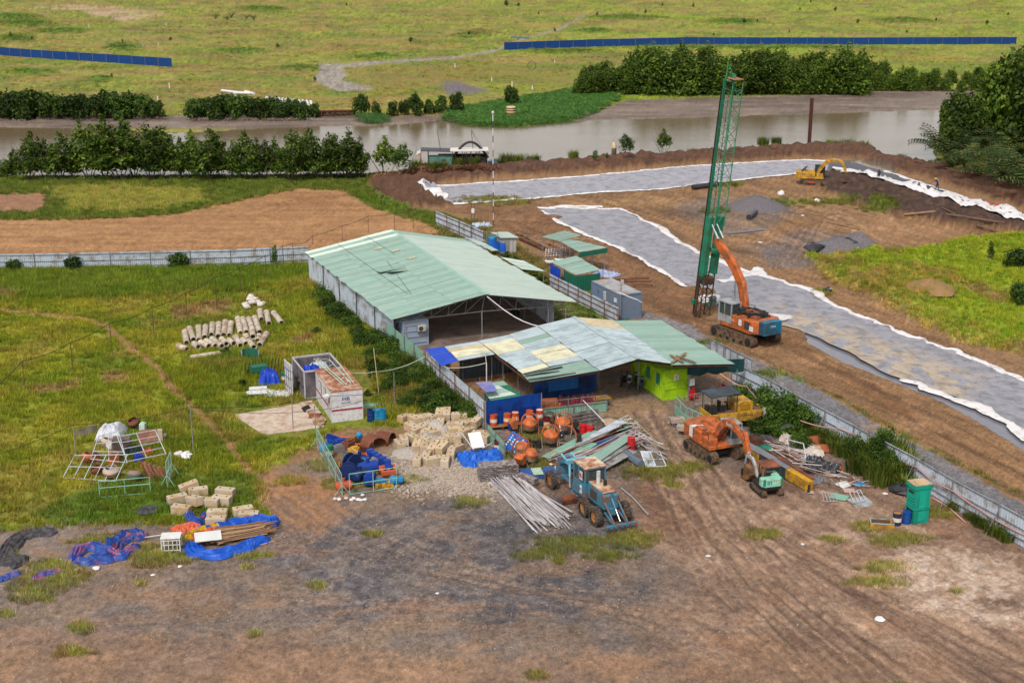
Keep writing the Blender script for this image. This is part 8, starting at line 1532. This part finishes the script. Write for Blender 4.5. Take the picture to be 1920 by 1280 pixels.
def tarp_strip(name,pts,w,h,mat,label,seed=0,cat='tarpaulin'):
 N_=80;P=rs(pts,N_);V=[];m=15
 for i,q in enumerate(P):
  p=GG(q.x,q.y);p2=G(P[min(i+1,N_-1)].x,P[min(i+1,N_-1)].y);p0_=G(P[max(i-1,0)].x,P[max(i-1,0)].y);d=(p2-p0_);d.z=0;d.normalize();nn=V3((-d.y,d.x,0));tap=min(1,i/8+.25,(N_-1-i)/8+.25)
  for j in range(m):u=j/(m-1)*2-1;ww=w*tap*(.75+.6*float(vnoise(np.float64(i*.16+seed*5),np.float64(j*.2+seed))));V.append((*(p+nn*u*ww/2)[:2],.04+h*tap*(1-u*u)**.5*(.25+.75*abs(math.sin(j*.95+4*float(vnoise(np.float64(i*.09+seed),np.float64(seed*3.0)))+i*.03)))*(.55+.7*float(vnoise(np.float64(i*.16+seed*9),np.float64(3.3))))))
 mb=MB();mb.add(V,[(i*m+j,i*m+j+1,(i+1)*m+j+1,(i+1)*m+j)for i in range(N_-1)for j in range(m-1)]);o=mb.build(name,mat,None,fix=False);return tag(o,label,cat)
tarp_strip('crumpled_tarpaulin',[(138,1052),(150,1034),(180,1026),(205,1038),(225,1046),(245,1036),(262,1024)],1.0,.45,BO,'twisted blue and orange tarpaulin loop, lower strand',1)
tarp_strip('crumpled_tarpaulin',[(136,1056),(165,1056),(200,1050),(215,1040),(220,1020),(245,1010),(274,1010)],.95,.5,BO,'twisted blue and orange tarpaulin loop, upper strand to the desk',2)
tarp_strip('crumpled_tarpaulin',[(200,1026),(225,1018),(245,1004),(255,1006),(268,1012)],1.2,.6,BO,'bunched end of the blue tarpaulin near the desk',3);tarp_strip('crumpled_tarpaulin',[(64,1090),(80,1080),(98,1076),(114,1070)],.9,.35,BO,'small orange and blue tarpaulin scrap left of the loop',4);tarp_strip('crumpled_tarpaulin',[(-10,1088),(10,1084),(24,1079),(40,1077)],.8,.2,BO,'faded tarpaulin scrap at the left edge of the photo',5)
NT=M('black_net',(92,88,92),.8,var=.35,sc=6,dirt=(50,48,52),da=.5,ds=3)
tarp_strip('shade_net',[(-20,1048),(5,1046),(25,1052),(50,1056)],1.6,.25,NT,'black shade net, lower arm of the hook at the left edge',6,'net');tarp_strip('shade_net',[(5,1048),(20,1022),(40,1006),(75,1000),(108,998)],1.3,.3,NT,'black shade net, upper curved arm at the left edge',7,'net');rock('black_net_lump',276,962,.8,NT,'small black net lump in the grass behind the desk','net',flat=.25)
tarp_strip('crumpled_tarpaulin',[(352,966),(362,978),(372,984),(386,972),(384,966)],.7,.45,BO,'blue and orange tarpaulin end lying against the grey fronted block',8);tarp_strip('crumpled_tarpaulin',[(328,1000),(345,992),(366,992),(376,1000)],1.1,.4,BO2,'orange tarpaulin fold behind the desk',9)
UT=M('tarp_strong_blue',(20,86,196),.5,var=.15)
tarp_strip('bundle_tarpaulin',[(352,1018),(370,1040),(400,1044),(440,1034),(480,1020),(506,1010)],1.1,.45,UT,'bright blue tarpaulin under the front of the pole bundle',10);tarp_strip('bundle_tarpaulin',[(362,1002),(400,996),(430,984),(470,976),(512,980),(514,992)],.95,.5,UT,'bright blue tarpaulin over the back of the pole bundle',11);tarp_strip('bundle_tarpaulin',[(350,1014),(362,1006),(385,1000),(414,992)],.55,.5,M('tarp_yellow',(226,180,30),.5),'yellow tarpaulin strip over the left end of the pole bundle',12);tarp_strip('bundle_tarpaulin',[(362,1014),(385,1004),(410,1000)],.5,.55,BO2,'orange tarpaulin strip over the left end of the pole bundle',13)
o=MB().box(0,0,.45,1.7,1.3,.04,0,R(3)).build('white_sheet',WL,None,GG(391,1020,.1),R(15));tag(o,'white board lying on the left end of the pole bundle','board')
L_=[]
for k in range(46):s=rnd.random();a=GG(398+ru(-22,14),1026-s*26,.2+ru(0,.3));b=GG(505+ru(-14,18),1002-s*14+ru(-2,4),.15+ru(0,.4));L_.append((a,b))
sticks('wooden_pole','pole','thin wooden pole of the bundle in the blue tarpaulin',L_,[M('melaleuca_pole',(180,146,112),.9,var=.2,sc=5),M('melaleuca_dark',(140,104,80),.9)],'wooden poles in the blue tarpaulin',.045)
log(478,1026,512,1016,.05,MATS['melaleuca_pole'],'loose wooden pole lying in front of the bundle','pole','wooden_pole',z=.06);log(288,1038,310,1033,.05,MATS['melaleuca_dark'],'dark pole sticking out left of the desk legs','pole','wooden_pole',z=.1)
dk=thing('white_desk','small white desk with a barred frame and a blue bundle on it','desk',GG(303,1038),R(6));MB().box(.6,.45,.95,1.25,.95,.05).build('top',WL,dk);m=MB()
for x in(.02,1.18):
 for y in(.04,.86):MB().box(x,y,0,.06,.06,.95).build('leg',WL,dk)
for k in range(4):MB().box(.2+k*.27,.02,.1,.04,.03,.7).build('bar',WL,dk)
for z in(.12,.5,.8):MB().box(.6,.02,z,1.15,.03,.05).build('rail',WL,dk)
crumple('blue_bundle',311,1012,.42,.32,.75,MATS['tarp_royal'],'royal blue cloth bundle on the white desk',0,21,n=14,m=12).location=dk.matrix_world@V3((0,0,0))+V3((.45,.5,1.0))
log(335,1003,272,1012,.04,TUB[0],'pale tube from the tarpaulin to the desk','tube','tube',z=.2);tag(MB().bar((0,0,.05),(.8,.1,.35),.05).bar((0,0,.05),(-.2,.1,.5),.04).bar((.8,.1,.35),(2.0,.3,.25),.04).build('bent_bar',DRT,None,GG(205,1004)),'bent rusty bar on the bare ground above the tarpaulin loop','bar')
# ---- debris field right
gd=thing('yellow_girder','long yellow box girder with a dark tarpaulin over its middle','girder',GG(1520,922));e=GG(1388,850)-gd.location;MB().bar((0,0,.45),e*.33+V3((0,0,.5)),.5,.8).bar(e*.62+V3((0,0,.5)),e+V3((0,0,.55)),.5,.8).build('girder',YEL,gd,bevel=.03);MB().bar(e*.33+V3((0,0,.47)),e*.62+V3((0,0,.5)),.44,.7).build('girder_middle',YEL,gd)
o=cloth(e*.30+V3((-.35,-.1,0)),e*.66+V3((-.35,-.1,0)),(.98,1.05),.12,M('dark_cover',(56,68,72),.6,var=.2),'cover',gd,V3((0,0,0)),n=20,m=4,amp=.1);MB().bar(e*.3+V3((.05,.05,.93)),e*.95+V3((.05,.05,1.0)),.75,.03).build('cover_top',MATS['grey_roll'],gd);MB().bar((.2,.1,.93),e*.5+V3((.3,.3,1.05)),.2,.08).build('plank',DRT,gd);MB().bar((.9*-.3,-.35,0),(-.2,-.35,.7),.15).build('pin',BLK,gd)
tarp_strip('fabric_roll',[(1463,822),(1490,836),(1520,848),(1544,858)],.85,.6,M('roll_white',(222,208,196),.7,var=.1),'thick white fabric roll lying in the debris, front one',31,'roll');tarp_strip('fabric_roll',[(1466,820),(1500,832),(1525,842),(1540,850)],.6,.55,M('roll_beige',(196,170,146),.8),'beige fabric roll behind the thick white one',32,'roll')
bc=thing('blue_crate','blue open plastic crate behind the fabric rolls','crate',GG(1495,832),R(-15));MB().box(0,.35,0,1.1,.05,.5).box(0,-.35,0,1.1,.05,.5).box(-.52,0,0,.05,.7,.5).box(.52,0,0,.05,.7,.5).box(0,0,.02,1.05,.7,.04).build('crate',JM[1],bc)
RS=M('rust_sheet',(176,96,62),.8,var=.12,dirt=(140,80,56),da=.3)
for i,(x,y,w_,rz,tx_)in enumerate([(1524,832,1.6,25,22),(1538,832,1.5,45,30),(1546,845,1.2,10,12)]):o=MB().box(0,0,.2,w_,1.1,.03,0,R(tx_)).build('rusty_plate',RS,None,GG(x,y),R(rz));tag(o,['left','right','lower'][i]+' one of three rust brown plates at the tall grass','plate','rust brown plates')
tarp_strip('black_film',[(1508,884),(1530,880),(1552,878),(1578,884)],1.3,.55,BF,'shiny black film stretched over the debris right of the girder',33,'film');crumple('black_film_lump',1528,874,.9,.8,.8,BF,'crumpled black film lump on the debris',0,34,cat='film');crumple('grey_plastic',1518,868,.7,.5,.6,M('clear_plastic',(180,180,190),.35,var=.3),'crumpled whitish plastic on the debris behind the black film',0,35,cat='plastic');crumple('grey_bag',1537,903,.5,.4,.4,M('bag_grey',(130,128,136),.5,var=.2),'grey plastic bag beside the yellow girder end',0,36,cat='bag')
crumple('teal_net',1432,842,.6,.4,.35,M('net_teal',(24,140,120),.7),'teal net heap above the yellow girder',0,37,cat='net');crumple('light_blue_sheet',1430,856,1.1,.35,.2,M('sheet_lightblue',(120,176,226),.5),'light blue sheet along the top of the girder',-35,38,cat='sheet');log(1412,834,1420,842,.45,RUST,'rusty barrel lying behind the excavator stick','barrel','rusty_barrel',z=.45);crumple('dark_rubbish',1425,828,1.0,.5,.5,MATS['rubbish_dark'],'dark rubbish bags between roller and girder',0,39,cat='rubbish')
L_=[]
for k in range(36):x,y=ru(1430,1500),0;x=ru(1425,1500);y=835+(x-1425)*.55+ru(-10,14);a=GG(x,y,ru(.1,.7));L_.append((a,a+V3((ru(.8,3),ru(-2.8,-.4),ru(-.5,.3)))))
for v in L_:v[1].z=max(.06,v[1].z)
sticks('scrap_bar','bar','pale or rusty bar in the debris beside the yellow girder',L_,TUB+[DRT,WOOD,M('pink_rusty',(176,140,132),.7)],'bars in the debris beside the girder',.035)
wf=wire_frame('steel_grid','bent pale steel frame sticking up from the debris',[GG(1475,842,.8),GG(1480,862,.4),GG(1512,876,.3),GG(1505,852,.9)],TUB[0],2,2,.06)
L_=[]
for k in range(34):x=ru(1555,1630);y=885+(x-1555)*.4+ru(-10,25);a=GG(x,y,ru(.05,.3));L_.append((a,a+V3((ru(-.9,1.1),ru(-.9,.9),ru(-.1,.15)))))
for v in L_:v[1].z=max(.05,v[1].z)
sticks('scrap_bar','bar','short thin bar in the flat rubbish near the tall grass',L_,TUB+[WOOD],'short bars in the flat rubbish',.025)
for i,(x,y,w_,l_,mm,rz,lb)in enumerate([(1614,943,1.5,1.3,GRYP,20,'large white grey board lying flat in the rubbish'),(1573,934,1.2,.9,GREENS,-30,'pale green board under the thin frame'),(1583,910,1.1,.8,WL,35,'white folded board in the rubbish'),(1598,908,.5,.7,DRT,20,'small rust brown board beside the blue piece'),(1612,910,.8,.45,JM[6],15,'bright blue board piece in the rubbish'),(1592,922,.8,.6,M('pinkish_board',(190,160,150),.7),0,'pinkish board in the middle of the rubbish'),(1560,893,1.2,.4,MATS['pinkish_board'],-30,'pinkish strip lying near the yellow girder end'),(1519,925,.5,.35,MATS['pinkish_board'],0,'small salmon board alone near the girder pin')]):o=MB().box(0,0,.08,w_,l_,.05,0,R(ru(0,10))).build('flat_board',mm,None,GG(x,y),R(rz));tag(o,lb,'board')
wire_frame('steel_grid','thin pale chair-like frame lying on the white grey board',[GG(1600,950,.35),GG(1622,944,.3),GG(1612,930,.5),GG(1592,934,.5)],TUB[0],3,2,.04);wire_frame('steel_grid','dark grille frame lying at the left of the rubbish',[GG(1545,942,.1),GG(1570,942,.1),GG(1562,932,.3),GG(1540,928,.3)],TUB[1],4,2,.04)
log(1572,880,1577,884,.2,ORA,'orange round pot beside the tall grass','pot','orange_pot',z=.2);fb=thing('dumped_cage','dumped steel cage box in the bushes by the fence','cage',GG(1462,820),R(20));m=MB();[m.bar((x,y,0),(x,y,.8),.05)for x in(0,.4,.8,1.2)for y in(0,.8)];[m.bar((0,y,z),(1.2,y,z),.05)for y in(0,.8)for z in(.05,.8)];m.build('frame',STEEL,fb);MB().box(.6,.4,.6,1.1,.7,.25).build('rubbish',MATS['rubbish_dark'],fb)
for i,(x,y)in enumerate([(1030,497),(1048,494)]):o=MB().lathe([(.25,-.15),(.5,-.1),(.55,.1),(.35,.2)],(0,0,.45),14,'z',cap=False).build('white_tub',WL,None,GG(x,y));tag(o,['left','right'][i]+' white ring shaped tub under the canopies','tub','white tubs')
rk=thing('steel_rack','pale steel rack of short tubes under the first canopy','rack',GG(1040,482),R(15));m=MB();[m.bar((-1.2+k*.35,0,.1),(-.9+k*.35,.6,1.0),.06)for k in range(8)];[m.bar((-1.2,0,.2+k*.25),(1.3,.3,.2+k*.25),.05)for k in range(4)];m.build('tubes',TUB[0],rk)
for i,(x1,y1,x2,y2,mm,lb)in enumerate([(970,440,1030,462,WOOD,'long pale beam lying behind the canopies'),(975,450,1020,470,RUST,'rusty beam lying beside the long pale beam'),(985,446,1035,470,WOOD,'second pale beam in front of the long one')]):log(x1,y1,x2,y2,.22,mm,lb,'beam','beam',z=.2)
crumple('plastic_heap',903,424,1.3,.7,.5,M('pale_blue_plastic',(190,206,226),.5,var=.2),'pale blue white plastic heap right of the grey fence end',20,40,cat='plastic');crumple('blue_white_sheet',1137,515,1.4,1.0,.5,M('sheet_bluewhite',(180,190,214),.5,var=.2,dirt=(20,70,180),da=.4),'blue and white sheets at the far end of the grey container',-40,41,cat='sheet')
for k in range(7):log(1150+k*3,523+k*2.4,1215+k*2,520+k*3.2,.05,DRT if k%2 else WOOD,TH[k]+' thin bar from the back, lying right of the grey container','bar','long_bar',z=.08,grp='thin bars beside the grey container')
pp=thing('pump_post','small white meter on two posts behind the warehouse','meter',GG(884,413));MB().bar((0,0,0),(0,0,2.6),.06).bar((.4,0,0),(.4,0,2.3),.06).build('post',RUST,pp);MB().box(.2,0,1.0,.4,.2,.6).build('meter_box',WL,pp)
STM=M('rubble_stone',(176,160,146),.95,var=.22,sc=8)
def stone_src(seed,s=.1):
 r=random.Random(seed);mb=MB();V=[(s*r.uniform(.5,1.1)*x,s*r.uniform(.5,1.1)*y,s*r.uniform(.4,.9)*z)for x in(-1,1)for y in(-1,1)for z in(-.3,1)];mb.add(V,[(0,1,3,2),(4,6,7,5),(0,4,5,1),(2,3,7,6),(0,2,6,4),(1,5,7,3)]);me=bpy.data.meshes.new('stone');me.from_pydata(mb.v,[],mb.f);me.materials.append(STM);return bpy.data.objects.new('stone',me)
def gw(bx,by,rx,ry,pw=1):return np.exp(-((((PX_-bx)/rx)**2+((PY_-by)/ry)**2)**pw))
rub=gw(810,880,60,22)+gw(860,895,40,18)+gw(770,905,30,18)*.6+gw(900,885,25,20)*.6+gw(880,915,50,16)*.4
def scat2(nm,w,n,s0,s1,src,lb,lift=0.0):
 p,c,ij=sample(w*cellA,n);p[:,2]+=lift;s=nr_.uniform(s0,s1,n)**1.5;gn_scatter(nm,p,nr_.uniform(0,6.28,(n,3))*np.array([.15,.15,1]),np.stack([s,s,s],1),c,src,lb)
scat2('rubble',rub,7000,.25,1.15,stone_src(1),'broken concrete rubble spread in front of the block heap')
scat2('pebbles',yard*(PY_>700)*(GV+.25),12000,.15,.62,stone_src(2),'scattered pebbles and chips on the yard')
for i,(x,y,hh)in enumerate([(817,806,.9),(800,828,.8),(818,832,.75),(768,850,.5)]):heap('rubble_heap',x,y,1.4,1.5,hh,M('rubble',(178,168,160),.95,var=.25,sc=7,bump=.08,bs=9),['grey rubble between the blocks near the back','grey rubble in the middle of the block heap','grey rubble right of the middle of the block heap','grey rubble at the left foot of the block heap'][i],'rubble',seed=50+i)
log(772,800,795,820,.27,M('grey_old_pipe',(170,154,138),.9),'old concrete pipe leaning into the back left of the block heap','pipe','old_pipe',z=.35)
for i,(x,y)in enumerate([(629,936),(636,937),(650,935),(659,938),(663,936),(671,938),(677,939),(685,938),(680,930)]):rock('white_stone',x,y,.16,WF,TH[i]+' white stone from the left in front of the junk pen','stone','white stones in front of the junk pen')
for i,(x,y,s)in enumerate([(1328,1042,.18),(1650,1162,.3),(145,1068,.3),(181,1066,.25),(402,963,.2),(1505,1020,.15),(820,1112,.12),(287,1078,.15),(1640,996,.12),(338,1062,.14),(1425,455,.3),(1505,405,.25),(1190,1010,.12),(1660,926,.2)]):rock('litter',x,y,s,WF,['white scrap on the brown ground far below the grader','white crumpled bag in the lower right of the yard','white paper below the tarpaulin loop','white scrap right of the paper below the loop','white scrap by the pair of blocks','tiny scrap on the right yard','tiny chip on the dark gravel','tiny scrap below the desk','tiny stone near the trough','small chip below the desk legs','white scrap on earth near the gravel heaps','white scrap on earth near the logs','tiny scrap right of the grader','light scrap above the teal cubicle'][i],'litter',flat=.25)
for o in[o for o in bpy.data.objects if o.type=='FONT']:
 me=bpy.data.meshes.new_from_object(o);n=bpy.data.objects.new(o.name.split('.')[0],me);C.objects.link(n);n.parent=o.parent;n.location=o.location;n.rotation_euler=o.rotation_euler;n.scale=o.scale;bpy.data.objects.remove(o)
